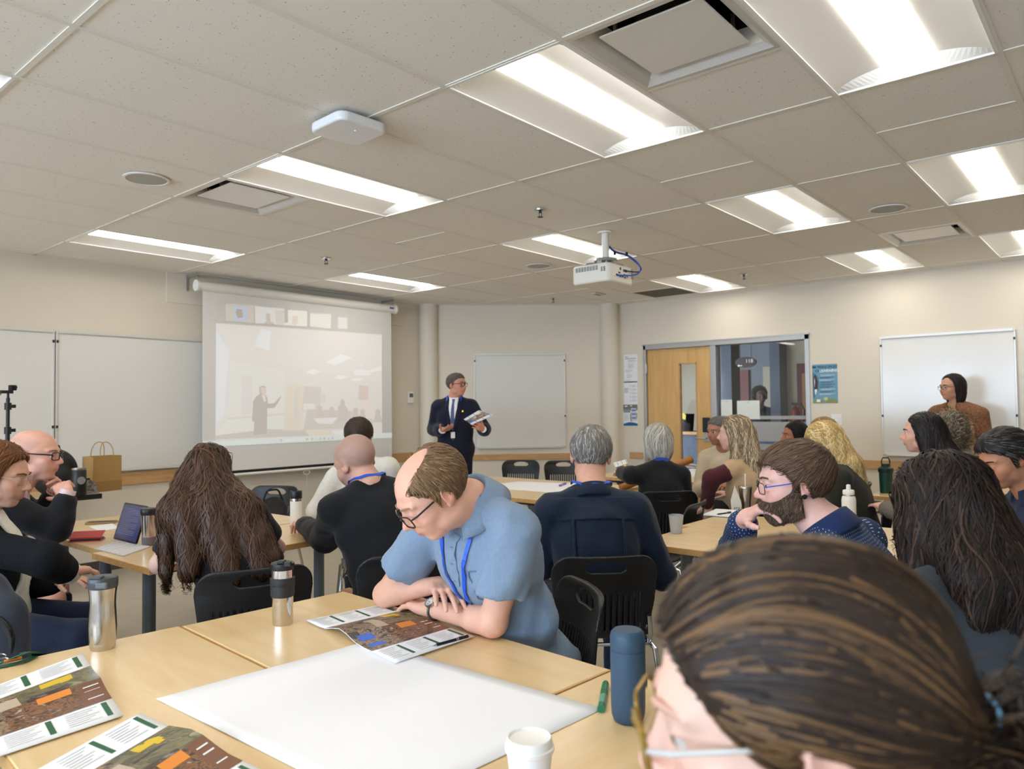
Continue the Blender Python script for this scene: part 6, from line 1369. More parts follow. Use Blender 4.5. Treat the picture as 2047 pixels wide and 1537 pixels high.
def shell_patch(c, name, shape2, m, off=.003, thick=.004, front=1, h=.0045, box=None):
    """cloth piece lying on the garment: intersection of a thin shell with a 2-d outline in torso coords (x right, z from neck base along torso)"""
    nb, t, fa, ra = c['nb'], c['t'], c['fa'], c['ra']; x0,x1,z0,z1 = box; thick = max(thick, h*1.25)
    def fn(P):
        q = P-nb; x = q@ra; z = q@t; y = q@fa; d = c['TTF'](P); return np.maximum(np.maximum(np.abs(d-off)-thick, shape2(x,z)), -y*front-.02)
    pts = np.array([nb+ra*x+t*z+fa*y for x in (x0,x1) for z in (z0,z1) for y in ((-.02,.24) if front > 0 else (-.24,.02))]); V, Q = surf(fn, pts.min(0)-.01, pts.max(0)+.01, h)
    return c['child'](obj(name, V, Q, m, c['body'], loc=c['bl'], smooth=True)) if len(V) else None
def poly2(pts):
    P_ = np.asarray(pts,float)
    def f(x, z):
        d = np.full(len(x),1e9); ins = np.zeros(len(x),bool); n = len(P_)
        for i in range(n):
            a, b_ = P_[i], P_[(i+1)%n]; e = b_-a; wx, wz = x-a[0], z-a[1]; u = np.clip((wx*e[0]+wz*e[1])/(e@e),0,1); d = np.minimum(d, (wx-u*e[0])**2+(wz-u*e[1])**2)
            cr = (a[1] > z) != (b_[1] > z); xi = a[0]+(z-a[1])*(e[0]/(e[1] if abs(e[1]) > 1e-9 else 1e-9)); ins ^= cr & (x < xi)
        return np.where(ins,-1,1)*np.sqrt(d)
    return f
def cuff(c, sd, m, s0=.9, ln=.05, r=.036, name='cuff'):
    sh, a = c['J'][sd]; u = nrm(a['w']-a['e']); p = a['w']-u*(1-s0)*.25; return c['child'](MB().tube([p, p+u*ln], [r,r*.96], 20, cap=True).obj(name, m, c['body'], loc=c['bl'], smooth=True))
LAN = mat('lanyard_blue',(24,84,200),.45)
def lanyard(c, drop=.36, sp=.055, w_=.013, badge=False):
    [band(c, 'lanyard', [(s_*.07,.0,.03),(s_*.072,.05,.0),(s_*(sp+.008),.1,-.09),(s_*sp*.7,.13,-drop*.5),(s_*.006,.15,-drop)], w_, LAN, .006) for s_ in (-1,1)]
# ------------------------------------------------------------------ the cast
PD = lambda x, y, d: at(x, y, dep=d)
def z_at(x, y, z): return at(x, y, z=z)
# --- man in the blue polo
polo_m = mat('polo_knit',(126,146,168),.85,noise=(260,.10,(1,1,.25)),bump=(800,.3),spec=.2,sheen=.15)
def polo_extra(c):
    lanyard(c, .34, .05)
    band(c, 'placket', [(0,.12,-.03),(0,.13,-.1),(0,.14,-.2)], .03, polo_m, .004, th_=.0015)
    for z in (-.07,-.13,-.185):
        P_, g_ = drape(c, [(0,.14,z),(0.002,.14,z-.004)], .006, 4); c['child'](MB().lathe([(.0,0),(.005,0),(.005,.002),(.0,.002)], 12, tuple(P_[1])).obj('button', mat('button_grey',(110,128,150),.4), c['body'], loc=c['bl']))
    for pts in ([(-.14,.1,-.15),(-.1,.12,-.148),(-.06,.13,-.15)], [(-.14,.1,-.15),(-.14,.1,-.24)], [(-.06,.13,-.15),(-.06,.13,-.24)], [(-.14,.1,-.24),(-.1,.12,-.255),(-.06,.13,-.24)]): band(c, 'pocket_seam', pts, .004, mat('polo_seam',(96,116,140),.9), .003, 14)
    sh, a = c['J']['L']; u = nrm(a['w']-a['e']); p = a['w']-u*.022; up_ = nrm(A(0,0,1)-u*u[2]); fz = nrm(up_+(-FW)*.9); fz = nrm(fz-u*(fz@u)); sd_ = np.cross(fz,u)
    c['child'](MB().tube([p+.031*(fz*math.cos(a_)+sd_*math.sin(a_)) for a_ in np.linspace(0,2*math.pi,25)[:-1]], .0045, 8, closed=True).obj('watch_band', mat('watch_strap',(92,92,84),.4,metal=.5), c['body'], loc=c['bl'], smooth=True))
    M_ = frame_map(p+fz*.03, u, sd_, fz); wf = c['child'](MB().lathe([(.0,0),(.02,0),(.021,.004),(.02,.008),(.017,.008),(.0165,.0065),(.0,.0065)], 28, (0,0,0), M_).obj('watch_case', MATS['steel'], c['body'], loc=c['bl'], smooth=True))
    c['child'](MB().lathe([(.0,.0068),(.0162,.0068),(.0162,.0071),(.0,.0071)], 28, (0,0,0), M_).obj('watch_dial', mat('dial',(206,206,196),.4), c['body'], loc=c['bl']))
    hm = MB()
    for k in range(12): a_ = k*math.pi/6; hm.box((-.0006,.010,.0071),(.0006,.015,.0076), lambda v, a_=a_: M_(A(v[0]*math.cos(a_)-v[1]*math.sin(a_), v[0]*math.sin(a_)+v[1]*math.cos(a_), v[2])))
    hm.box((-.0005,0,.0072),(.0005,.011,.0078),M_).box((0,-.0005,.0072),(.009,.0005,.0078),M_); c['child'](hm.obj('watch_hands', MATS['black_matte'], c['body'], loc=c['bl']))
person('man in a light blue polo shirt with glasses reading at the foreground table', (866,899,2.2), 112, 138, hpitch=-38, hroll=6, lean=27, slean=-2, nbp=(938,1003,2.3), chair_az=104, skin=(222,170,146), sw=.19, girth=1.1, lod=0, hs=1.06, seed=11, eyes_down=True,
  arms=dict(R=dict(e=z_at(772,1188,.79), w=z_at(878,1168,.855), d=z_at(925,1240,.85)-z_at(874,1172,.868), n=A(0,0,1), curl=[.22,.25,.25,.2], spread=.1, thumb=.4),
            L=dict(e=z_at(985,1243,.79), w=z_at(862,1217,.775), d=z_at(800,1200,.765)-z_at(862,1217,.77), n=A(0,0,1), curl=.3)),
  top=dict(kind='short', m=polo_m, name='polo_shirt', sleeve=.34, infl=.018, wr=.009, wf=14., hem=-.1, collar=(polo_m,.08,.058,28,.032)), trousers=((46,50,60),),
  hair=dict(style='fringe', col=(126,98,70), hi=(148,118,88), th=.010, bald=(0,.06,.115), baldr=(.058,.115,.075), n=4200, len=.035, sweep=(.1,-.5,-.2), crown=(0,-.02,.13)), glasses=dict(col=(34,30,28), r=.0021, h=.0185, drop=.006, fy=.115), brows=(150,116,90), extra=polo_extra, chair_label='black plastic chair of the man in the light blue polo')
# --- grey-haired man in navy seen from behind
navy_m = fabric('navy_shirt',(14,28,48),.75,900,.2,.08)
def navy_extra(c):
    band(c, 'lanyard', [(-.075,.02,.0),(-.05,-.06,.03),(0,-.085,.04),(.05,-.06,.03),(.075,.02,.0)], .014, LAN, .02)
    shell_patch(c, 'yoke', poly2([(-.19,-.03),(.19,-.03),(.18,-.135),(.0,-.13),(-.18,-.135)]), navy_m, .002,.005, -1, .005, (-.22,.22,-.16,.0))
    for sx in (-.11,.11): shell_patch(c, 'back_pleat', poly2([(sx-.006,-.13),(sx+.006,-.13),(sx+.006,-.36),(sx-.006,-.36)]), navy_m, .003,.005, -1, .0045, (sx-.02,sx+.02,-.38,-.1))
person('man with short grey hair in a dark navy shirt seen from behind', (1180,856,3.5), -4, 3, hpitch=-16, hroll=-3, lean=12, skin=(214,160,136), sw=.215, girth=1.12, lod=0, hs=1.1, seed=12,
  arms=dict(L=dict(e=PD(1083,1128,3.45), w=PD(1110,1110,3.75)), R=dict(e=PD(1322,1150,3.42), w=PD(1290,1105,3.75))),
  top=dict(kind='long', m=navy_m, name='shirt', infl=.022, wr=.007, wf=11., collar=(navy_m,.08,.045,30,.014)), trousers=((30,44,70),),
  hair=dict(style='short', col=(128,122,114), hi=(168,164,158), p_hi=.4, th=.012, n=4200, len=.034, sweep=(.2,.3,-.2), r=.001), extra=navy_extra, chair_label='black slotted chair of the grey-haired man in navy')
# --- woman with very long brown hair from behind
tee = fabric('tee_black',(16,20,28),.85)
def long_falls(W, nb, ft, rt, t):
    fa = nrm(ft-t*(ft@t)); s = nb-fa*.085; dn = -t*.75-A(0,0,.25)
    return [(W(0,-.085,0), s+dn*.04, .06,.08),(W(-.06,-.05,-.02), s-rt*.13+dn*.06,.045,.065),(W(.06,-.05,-.02), s+rt*.13+dn*.06,.045,.065),
            (s+dn*.04, s-fa*.06+dn*.37, .08,.05),(s+rt*.1+dn*.05, s+rt*.13-fa*.05+dn*.34,.07,.045),(s+rt*.14+dn*.06, s+rt*.2-fa*.02+dn*.29,.05,.035),(s-rt*.1+dn*.05, s-rt*.14-fa*.03+dn*.31,.06,.04),
            (s-rt*.17+fa*.07, s-rt*.23+fa*.06+dn*.29,.035,.024),(W(-.075,-.02,-.05), s-rt*.16+fa*.05+dn*.05,.035,.045)]
person('woman with very long wavy brown hair in a black T-shirt seen from behind', (412,897,3.35), 22, 26, hpitch=-28, hroll=-10, lean=24, slean=-15, skin=(226,186,170), female=True, sw=.175, lod=1, seed=13, hs=1.0,
  arms=dict(L=dict(e=z_at(318,1128,.79), w=z_at(340,1075,.79)), R=dict(e=z_at(553,1095,.79), w=z_at(500,1062,.79))),
  top=dict(kind='short', m=tee, name='t_shirt', infl=.014, sleeve=.36), trousers=((26,30,42),),
  hair=dict(style='long', col=(70,48,34), hi=(94,64,44), p_hi=.3, th=.012, falls=long_falls, n=4600, len=.56, steps=22, r=.0012, nz=.1, wave=.005, curl=.5, curl_f=26., face=(.055,.07,.12), part=-.03, vary=.4, m='hair_gloss'), chair_label='black slotted chair behind the woman with very long brown hair')
# --- bald man in a black sweater
swm = fabric('sweater_black',(20,21,24),.9,500,.35)
person('bald man in a black sweater leaning on the left table', (712,870,3.55), 48, 24, hpitch=-22, hroll=10, lean=18, slean=-9, skin=(206,158,136), sw=.2, girth=1.1, lod=1, seed=14, hs=1.1, necklen=.055, scalp=((140,118,108),.55,.13), stubble=((110,90,80),.5),
  arms=dict(L=dict(e=z_at(652,1076,.80), w=z_at(608,1050,.80), d=z_at(592,1043,.8)-z_at(608,1050,.8), n=A(0,0,1), curl=.7)),
  top=dict(kind='long', m=swm, name='sweater', infl=.02, wr=.006, wf=13., sleeve=.99), trousers=((18,18,20),), brows=(90,74,64),
  extra=lambda c: band(c, 'lanyard', [(-.075,.02,.0),(-.05,-.06,.03),(0,-.085,.04),(.05,-.06,.03),(.075,.02,.0)], .014, LAN, .01), chair_label='black chair of the bald man in the black sweater')
# --- man in a cream sweater beyond him
person('dark-haired man in a cream sweater beyond the bald man, facing the screen', (717,838,4.9), 0, 14, hpitch=-4, lean=12, slean=-9, skin=(206,160,136), sw=.195, lod=1, seed=15,
  arms=dict(L=dict(e=PD(634,1022,4.7), w=PD(662,1028,4.95))), top=dict(kind='long', m=fabric('cream_knit',(214,210,200),.9,400,.3), name='sweater', infl=.018), trousers=((60,62,68),), hair=dict(style='short', col=(66,54,46), th=.014, len=.03, n=2200), chair_label='black chair of the man in the cream sweater')
# --- bald man in a dark suit, hands clasped
suit_m = fabric('suit_black',(24,25,30),.8,900,.2); pink = fabric('shirt_pink',(236,208,208),.7)
def suit_extra(c):
    for sd in 'LR': cuff(c, sd, pink, .93, .05, .037)
    shell_patch(c, 'shirt_front', poly2([(-.06,.03),(.06,.03),(.045,-.1),(.003,-.3),(-.045,-.1)]), pink, .003,.006, 1, .006, (-.09,.09,-.34,.06))
    sh, a = c['J']['L']; u = nrm(a['w']-a['e']); p = a['w']+u*.012; c['child'](MB().tube([p, p+u*.014], .036, 18).obj('wristband', mat('band_orange',(232,96,40),.5), c['body'], loc=c['bl'], smooth=True))
person('bald man in a dark suit and black glasses with clasped hands at left', (70,860,3.8), -82, -62, hpitch=-4, lean=22, slean=0, skin=(226,172,150), sw=.2, girth=1.05, lod=0, seed=16, hs=1.08, scalp=((176,140,126),.45,.09), stubble=((190,140,120),.25),
  arms=dict(R=dict(e=PD(112,1056,3.7), w=PD(133,992,3.74), d=PD(115,952,3.84)-PD(133,992,3.74), n=nrm(A(*(-FW))+RT*.5), curl=[.75,.8,.8,.8], thumb=.3),
            L=dict(e=PD(90,1050,4.0), w=PD(108,985,3.93), d=PD(128,950,3.84)-PD(108,985,3.93), n=nrm(A(*FW)*1.+RT*.3+A(0,0,.3)), curl=[.7,.75,.75,.7], thumb=.3)),
  top=dict(kind='long', m=suit_m, name='suit_jacket', infl=.024, sleeve=.9, wr=.006, wf=12., collar=(pink,.076,.052,36,.01)), trousers=((24,25,30),), glasses=dict(col=(16,16,18), r=.0024, h=.017), brows=(170,130,110), extra=suit_extra, chair_label='black chair under the bald man in the dark suit')
# --- woman with a brown bob at the left edge
knit = mat('knit_black',(18,20,24),.9,noise=(60,.2),bump=(260,.9,(1,1,.1)),spec=.2); cream = fabric('cream_shirt',(226,222,208),.7)
def bob_extra(c):
    cuff(c, 'R', cream, .86, .07, .046); 
    shell_patch(c, 'shirt_front', poly2([(-.035,.02),(.035,.02),(.075,-.3),(.11,-.52),(-.11,-.52),(-.06,-.3)]), cream, .004,.004, 1, .006, (-.14,.14,-.56,.04))
person('woman with a brown bob in a black knit cardigan at the left edge', (-2,893,3.15), -80, -72, hpitch=-12, lean=-2, skin=(214,164,138), female=True, sw=.18, girth=1.12, lod=0, seed=17, hs=1.06, eyes_down=True,
  arms=dict(R=dict(e=PD(92,1118,2.95), w=PD(135,1142,3.1), d=PD(165,1140,3.15)-PD(135,1142,3.1), n=A(*UP), curl=.5)),
  top=dict(kind='long', m=knit, name='cardigan', infl=.024, sleeve=.9, wr=.004, collar=(cream,.07,.05,40,.018)), trousers=((34,42,66),),
  hair=dict(style='bob', col=(112,72,42), hi=(150,104,66), th=.02, length=.085, len=.14, part=.02, n=2600), glasses=dict(col=(180,176,170), r=.0009, h=.0185, w=.023, rr=.016, metal=.8), extra=bob_extra, chair_label='black chair of the woman in the black knit cardigan')
# --- speaker in navy suit
sp_m = fabric('suit_navy',(20,24,44),.8,900,.15); whs = fabric('shirt_white',(232,232,236),.7); tie_m = mat('tie_blue',(70,84,120),.5,noise=(180,.35))
def sp_extra(c):
    V2 = poly2([(-.05,.03),(.05,.03),(.045,-.1),(.004,-.34),(-.045,-.1)]); shell_patch(c, 'shirt_front', V2, whs, .003,.004, 1, .006, (-.08,.08,-.38,.06))
    shell_patch(c, 'tie', poly2([(-.018,.0),(.018,.0),(.012,-.035),(.026,-.24),(.003,-.33),(-.02,-.24),(-.012,-.035)]), tie_m, .008,.004, 1, .005, (-.05,.05,-.36,.03))
    for s_ in (-1,1): shell_patch(c, 'lapel', poly2([(s_*.06,.02),(s_*.095,-.08),(s_*.075,-.1),(s_*.098,-.115),(s_*.012,-.36),(s_*.004,-.34),(s_*.045,-.1)]), sp_m, .007,.003, 1, .006, (-.12,.12,-.4,.05))
    lanyard(c, .33, .06, .016); P_, g_ = drape(c, [(0,.15,-.34),(0,.15,-.36)], .01, 4); cdd = P_[1]; Mx = frame_map(cdd, c['ra'], c['t'], g_[1]); c['child'](MB().box((-.022,-.065,0),(.022,.0,.003),Mx).obj('name_badge', mat('badge',(226,226,206),.4), c['body'], loc=c['bl']))
    for sd in 'LR': cuff(c, sd, whs, .93, .04, .036)
    P_, g_ = drape(c, [(-.1,.13,-.13),(-.1,.13,-.135)], .006, 4); c['child'](MB().lathe([(.0,0),(.01,0),(.01,.003),(.0,.004)], 14, (0,0,0), frame_map(P_[1], c['ra'], c['t'], g_[1])).obj('lapel_pin', mat('gold',(226,180,60),.3,metal=1.), c['body'], loc=c['bl']))
    P_, g_ = drape(c, [(0,.16,-.42),(0,.16,-.425)], .006, 4); c['child'](MB().lathe([(.0,0),(.012,0),(.012,.004),(.0,.004)], 14, (0,0,0), frame_map(P_[1], c['ra'], c['t'], g_[1])).obj('jacket_button', MATS['black_plastic'], c['body'], loc=c['bl']))
SD = 7.95; SPK = person('man in a navy suit standing and speaking before the back whiteboard', (912,747,SD), -125, 176, hpitch=0, lean=0, skin=(206,146,122), sw=.2, girth=1.14, lod=1, seed=18, standing=.98, hs=1.02, necklen=.09,
  arms=dict(R=dict(e=PD(868,858,SD+.12), w=PD(884,860,SD-.22), d=PD(905,853,SD-.36)-PD(884,860,SD-.22), n=A(0,0,-1)-FW*.2, curl=[.15,.2,.25,.3], thumb=.1, spread=.09),
            L=dict(e=PD(968,858,SD+.06), w=PD(966,858,SD-.2), d=PD(952,848,SD-.32)-PD(966,858,SD-.2), n=-UP*.4+RT*.9, curl=[.5,.55,.6,.6], thumb=.5)),
  top=dict(kind='long', m=sp_m, name='suit_jacket', infl=.024, sleeve=.92, hem=-.14, wr=.004, collar=(whs,.074,.04,30,.012)), trousers=((20,22,38),), hair=dict(style='short', col=(96,88,82), hi=(140,134,128), th=.009, len=.02, n=1400), glasses=dict(col=(30,26,28), r=.0022), extra=sp_extra)
q0 = PD(955,842,SD-.36); bo = [PD(927,838,SD-.34), PD(943,849,SD-.38), PD(986,830,SD-.42), PD(957,820,SD-.38)]
booklet('held_brochure', bo[0], bo[1], bo[2], bo[3], 'open brochure held in the left hand of the standing speaker', flip=False)
# --- standing woman in a brown shawl
shawl = mat('shawl_brown',(126,84,54),.85,noise=(70,.55),bump=(90,.6)); tan_m = fabric('tan_shirt',(190,152,112),.75)
def shawl_extra(c):
    S = Fld(); nb, t, ra, fa = c['nb'], c['t'], c['ra'], c['fa']
    S.ell(nb-t*.06, A(.2,.135,.1), np.stack([ra,fa,t],1), .05); S.ell(nb-t*.17-fa*.02, A(.245,.15,.17), np.stack([ra,fa,t],1), .05)
    for s_ in (-1,1): S.cone(nb-t*.1+ra*s_*.19, nb-t*.42+ra*s_*.27-fa*.03, .09,.035,.05)
    S.cone(nb-t*.2-fa*.1, nb-t*.62-fa*.14, .12,.05,.06); S.ell(nb-t*.13+fa*.17, A(.085,.11,.3), np.stack([ra,fa,t],1), .02, -1); S.ell(nb+t*.03+fa*.02, A(.07,.075,.08), np.stack([ra,fa,t],1), .02, -1)
    c['fobj']('shawl', lambda P: S(P)+.008*wob(P*A(1,1,.4),14,4), .012, shawl, S.lo-.03, S.hi+.03)
    band(c, 'lanyard', [(-.08,.0,.0),(-.06,.09,-.08),(-.03,.13,-.2),(0,.15,-.3)], .016, mat('lanyard_violet',(110,100,190),.5))
WD = 6.95; person('standing woman with dark hair and glasses in a brown patterned shawl', (1902,751,WD), 98, 118, hpitch=0, lean=2, skin=(200,150,122), female=True, sw=.175, girth=1.1, lod=1, seed=19, standing=.9, hs=.97,
  arms=dict(L=dict(e=PD(1928,878,WD-.15), w=PD(1890,882,WD-.3)), R=dict(e=PD(1872,872,WD+.05), w=PD(1905,880,WD-.25))), top=dict(kind='long', m=tan_m, name='shirt', infl=.014, sleeve=.5, collar=(tan_m,.068,.05,38,.02)), trousers=((60,50,44),),
  hair=dict(style='bob', col=(38,30,28), hi=(64,52,46), front=([-.3,-.1,-.02,.03,.07,.1,.14],[-.02,.0,.02,.035,.045,.055,.12]), th=.016, length=.17, len=.22, part=-.03, n=1600), glasses=dict(col=(60,40,50), r=.0016), extra=shawl_extra)
# --- grey bob woman
person('woman with a silver-grey bob in a black jacket seen from behind', (1313,853,5.75), 18, 4, hpitch=-4, lean=8, slean=2, skin=(222,186,166), female=True, sw=.185, lod=1, seed=20, hs=1.04,
  arms=dict(L=dict(e=PD(1262,950,5.6), w=PD(1243,945,5.85))), top=dict(kind='long', m=fabric('jacket_black',(20,20,22),.8), name='jacket', infl=.022, collar=(mat('scarf_blue',(28,60,160),.7),.064,.05,20,.004)), trousers=((26,26,30),),
  hair=dict(style='bob', col=(168,162,150), hi=(206,200,188), p_hi=.4, th=.022, length=.145, len=.2, n=2400), chair_label='black chair of the woman with the silver-grey bob')
bq = [PD(1226,925,5.9), PD(1246,962,5.75), PD(1262,955,5.7), PD(1252,918,5.95)]; booklet('held_brochure', bq[0], bq[1], bq[2], bq[3], 'open brochure held up beside the grey-haired man\'s ear', flip=True, detail=0)
# --- man in cream pullover behind
person('man with short grey hair in a cream pullover leaning behind the beige-vest woman', (1436,834,6.4), 120, 150, hpitch=-8, lean=14, slean=6, skin=(176,122,96), sw=.2, girth=1.1, lod=2, seed=21, top=dict(kind='long', m=fabric('cream_pull',(206,190,160),.9), name='pullover', infl=.02), hair=dict(style='short', col=(110,106,100), th=.008, len=.016, n=700), chair_label='black chair of the man in the cream pullover')
# --- woman in beige vest with maroon sleeves
def fall_m(W, nb, ft, rt, t):
    s = nb-ft*.07; return [(W(0,-.08,0), s-A(0,0,.02), .06,.07),(s-A(0,0,.02), s-ft*.05-A(0,0,.17),.07,.05),(s+rt*.08-A(0,0,.02), s+rt*.1-ft*.05-A(0,0,.15),.05,.03),(W(-.06,-.03,-.03), s-rt*.14+ft*.05-A(0,0,.08),.035,.03),(W(.06,-.04,-.03), s+rt*.1-A(0,0,.04),.04,.04)]
person('woman with long ash-blonde hair in a beige vest with maroon sleeves', (1468,835,5.5), 62, 30, hpitch=0, lean=10, slean=-4, skin=(226,178,156), female=True, sw=.185, girth=1.05, lod=1, seed=22, hs=1.04,
  arms=dict(L=dict(e=PD(1422,955,5.3), w=PD(1412,1008,5.45), d=A(0,0,-1), n=-FW, curl=.4)), top=dict(kind='vest', m=fabric('vest_beige',(190,160,122),.9), name='vest', infl=.024, sleeves=fabric('maroon',(78,30,38),.85)), trousers=((60,30,36),),
  hair=dict(style='long', col=(132,110,86), hi=(196,176,142), p_hi=.4, th=.016, falls=fall_m, n=2600, len=.32, steps=16, r=.0016, wave=.006, curl=.25), chair_label='black chair of the woman in the beige vest')
# --- profile woman, blond behind, wavy blonde
person('dark-haired woman in profile by the side-light window', (1588,846,6.7), 92, 70, lean=6, skin=(176,112,84), female=True, sw=.175, lod=1, seed=23, top=dict(kind='long', m=fabric('dk_navy',(34,38,52)), name='top', infl=.016), hair=dict(style='bob', col=(26,20,20), th=.016, length=.14, len=.18, n=1300), chair_label='black chair of the dark-haired woman in profile')
person('blonde woman mostly hidden behind the wavy-haired woman', (1642,838,5.95), 60, 60, lean=6, skin=(220,176,150), female=True, sw=.17, lod=2, seed=24, top=dict(kind='long', m=fabric('grey_mid',(96,96,100)), name='top'), hair=dict(style='bob', col=(150,122,82), hi=(200,170,120), th=.016, length=.13, len=.18), chair_label='black chair of the hidden blonde woman')
def fall_b(W, nb, ft, rt, t):
    s = nb-ft*.06; return [(W(0,-.08,0), s, .06,.07),(s, s-ft*.06-A(0,0,.16),.07,.05),(s+rt*.09, s+rt*.13-ft*.03-A(0,0,.16),.05,.035),(W(-.07,-.01,-.02), W(-.075,.02,-.22),.035,.03),(W(.07,-.02,-.02), s+rt*.12-A(0,0,.03),.045,.05),(W(-.06,-.04,-.06), s-rt*.08+ft*.06-A(0,0,.12),.04,.035)]
person('woman with long wavy golden-blonde hair in an olive jacket, head bowed', (1645,850,5.0), 84, 58, hpitch=-28, hroll=2, lean=12, skin=(226,178,150), female=True, sw=.185, girth=1.08, lod=1, seed=25, hs=1.05, eyes_down=True, top=dict(kind='long', m=fabric('olive',(46,46,36),.85), name='jacket', infl=.024), trousers=((40,40,44),),
  hair=dict(style='long', col=(196,164,104), hi=(230,202,146), p_hi=.4, th=.018, falls=fall_b, n=4000, len=.32, steps=18, r=.0013, wave=.006, curl=.8, curl_f=70., face=(.055,.07,.12)), glasses=dict(col=(40,36,34), r=.0014), chair_label='black chair of the wavy-haired blonde woman')
# --- bearded man
dot = bpy.data.materials.new('dot_shirt'); dot.use_nodes = True; MATS['dot_shirt'] = dot
_nt, _N, _L, _b = nodes_of(dot); _tc = _N.new('ShaderNodeAttribute'); _tc.attribute_name = 'pat'; _v = _N.new('ShaderNodeTexVoronoi'); _v.voronoi_dimensions = '2D'; _v.inputs['Scale'].default_value = 70; _v.inputs['Randomness'].default_value = .05; _mp = _N.new('ShaderNodeMapping'); _mp.inputs['Rotation'].default_value = (0,0,.785); _L.new(_tc.outputs['Vector'], _mp.inputs[0]); _L.new(_mp.outputs[0], _v.inputs['Vector'])
_t = _N.new('ShaderNodeMath'); _t.operation = 'LESS_THAN'; _t.inputs[1].default_value = .15; _L.new(_v.outputs['Distance'], _t.inputs[0]); _m = _N.new('ShaderNodeMix'); _m.data_type = 'RGBA'; _m.inputs['A'].default_value = lin((28,44,84)); _m.inputs['B'].default_value = lin((150,190,222)); _L.new(_t.outputs[0], _m.inputs['Factor']); _L.new(_m.outputs['Result'], _b.inputs['Base Color']); _b.inputs['Roughness'].default_value = .8
def beard_extra(c):
    for sx in (-1,): c['child'](MB().lathe([(.0,-.003),(.007,-.003),(.008,0),(.007,.003),(.0,.003)], 18, (0,0,0), lambda v: c['W'](-.083+v[2],-.006+v[0],-.032+v[1])).obj('ear_plug', MATS['black_plastic'], c['body'], loc=c['bl'], smooth=True))
BD = 2.42; person('bearded man with blue glasses in a dotted navy shirt, hand on chin', (1588,888,BD), 80, 46, hpitch=-7, hroll=2, lean=24, slean=-4, skin=(232,182,166), sw=.2, girth=1.06, lod=0, seed=26, hs=1.05, necklen=.1,
  arms=dict(L=dict(e=z_at(1466,1118,.80), w=PD(1488,1034,BD+.1), d=PD(1543,1006,BD+.0)-PD(1488,1034,BD+.1), n=nrm(UP*1.-RT*.2-FW*.3), curl=[.55,.8,.9,.9], thumb=.2)),
  top=dict(kind='long', m=dot, pat=1, name='shirt', infl=.02, wr=.007, wf=12., sleeve=.93, collar=(fabric('navy_collar',(28,44,84)),.078,.05,30,.016)), trousers=((40,42,50),),
  hair=dict(style='short', col=(92,70,54), hi=(112,86,66), p_hi=.35, th=.014, len=.05, n=4600, sweep=(-.1,.9,.35), crown=(.0,-.07,.12)), beard=dict(col=(88,68,56), hi=(130,106,88), th=.009, n=4200), glasses=dict(col=(60,60,64), temple=(40,90,220), r=.0013, h=.017, w=.024, metal=.6, drop=.004), extra=beard_extra, chair_label='black chair of the bearded man')
# --- right side group
def fall_k(W, nb, ft, rt, t):
    s = nb-ft*.07; return [(W(0,-.08,0), s, .06,.075),(s, s-ft*.05-A(0,0,.2),.075,.05),(W(-.07,-.02,-.02), s-rt*.13+ft*.05-A(0,0,.12),.035,.03),(W(.06,-.03,-.02), s+rt*.1-A(0,0,.06),.04,.045)]
person('woman with long straight black hair in a grey tweed top', (1842,830,4.6), 62, 40, lean=8, skin=(222,172,150), female=True, sw=.18, lod=1, seed=27, hs=.98, top=dict(kind='long', m=mat('tweed',(120,112,102),.9,noise=(300,.5),bump=(200,.5)), name='top', infl=.02), hair=dict(style='long', col=(26,20,20), hi=(52,40,36), th=.014, falls=fall_k, n=2600, len=.36, steps=16, r=.0015, wave=.003, m='hair_gloss'), chair_label='black chair of the woman with straight black hair')
person('woman with curly grey-brown hair in a grey cardigan resting her cheek on her hand', (1892,831,5.1), 84, 66, hpitch=-6, lean=10, slean=4, skin=(224,178,152), female=True, sw=.185, lod=1, seed=28, hs=.97,
  arms=dict(L=dict(e=PD(1868,935,4.95), w=PD(1876,900,5.05), d=PD(1872,868,5.08)-PD(1876,900,5.05), n=-FW, curl=.3)), top=dict(kind='long', m=fabric('grey_cardigan',(140,134,128),.9), name='cardigan', infl=.02, collar=(LAN,.06,.02,60,.004)), hair=dict(style='curly', col=(112,98,82), hi=(168,154,132), p_hi=.4, th=.026, length=.12, len=.1, n=2600, curl=2.5, curl_f=160.), chair_label='black chair of the woman with curly hair')
asn = fabric('navy_work',(34,44,70),.8)
person('dark-haired man in a navy collared shirt looking down at the right edge', (2008,864,3.5), 92, 74, hpitch=-24, lean=20, skin=(194,136,104), sw=.2, girth=1.1, lod=0, seed=29, hs=1.06, eyes_down=True, top=dict(kind='long', m=asn, name='shirt', infl=.022, wr=.006, collar=(asn,.08,.05,30,.018)), hair=dict(style='short', col=(34,30,30), hi=(84,82,82), p_hi=.3, th=.02, len=.045, n=3600, sweep=(.1,-.7,.0), crown=(0,.05,.13), m='hair_gloss'), brows=(30,26,26), stubble=((90,66,56),.25), chair_label='black chair of the man at the right edge')
def fall_d(W, nb, ft, rt, t):
    s = nb-ft*.075; return [(W(0,-.085,0), s+A(0,0,.0), .06,.075),(W(-.06,-.05,-.02), s-rt*.07+A(0,0,.02),.045,.05),(W(.06,-.05,-.02), s+rt*.07+A(0,0,.02),.045,.05),(s, s-ft*.03-A(0,0,.07),.075,.05),(s+rt*.06, s+rt*.08-ft*.02-A(0,0,.06),.05,.035),(s-rt*.06, s-rt*.08-ft*.02-A(0,0,.06),.05,.03),(W(-.08,.0,-.03), s-rt*.11+ft*.1-A(0,0,.06),.028,.02)]
grt = fabric('charcoal_top',(52,58,64),.85,600,.3)
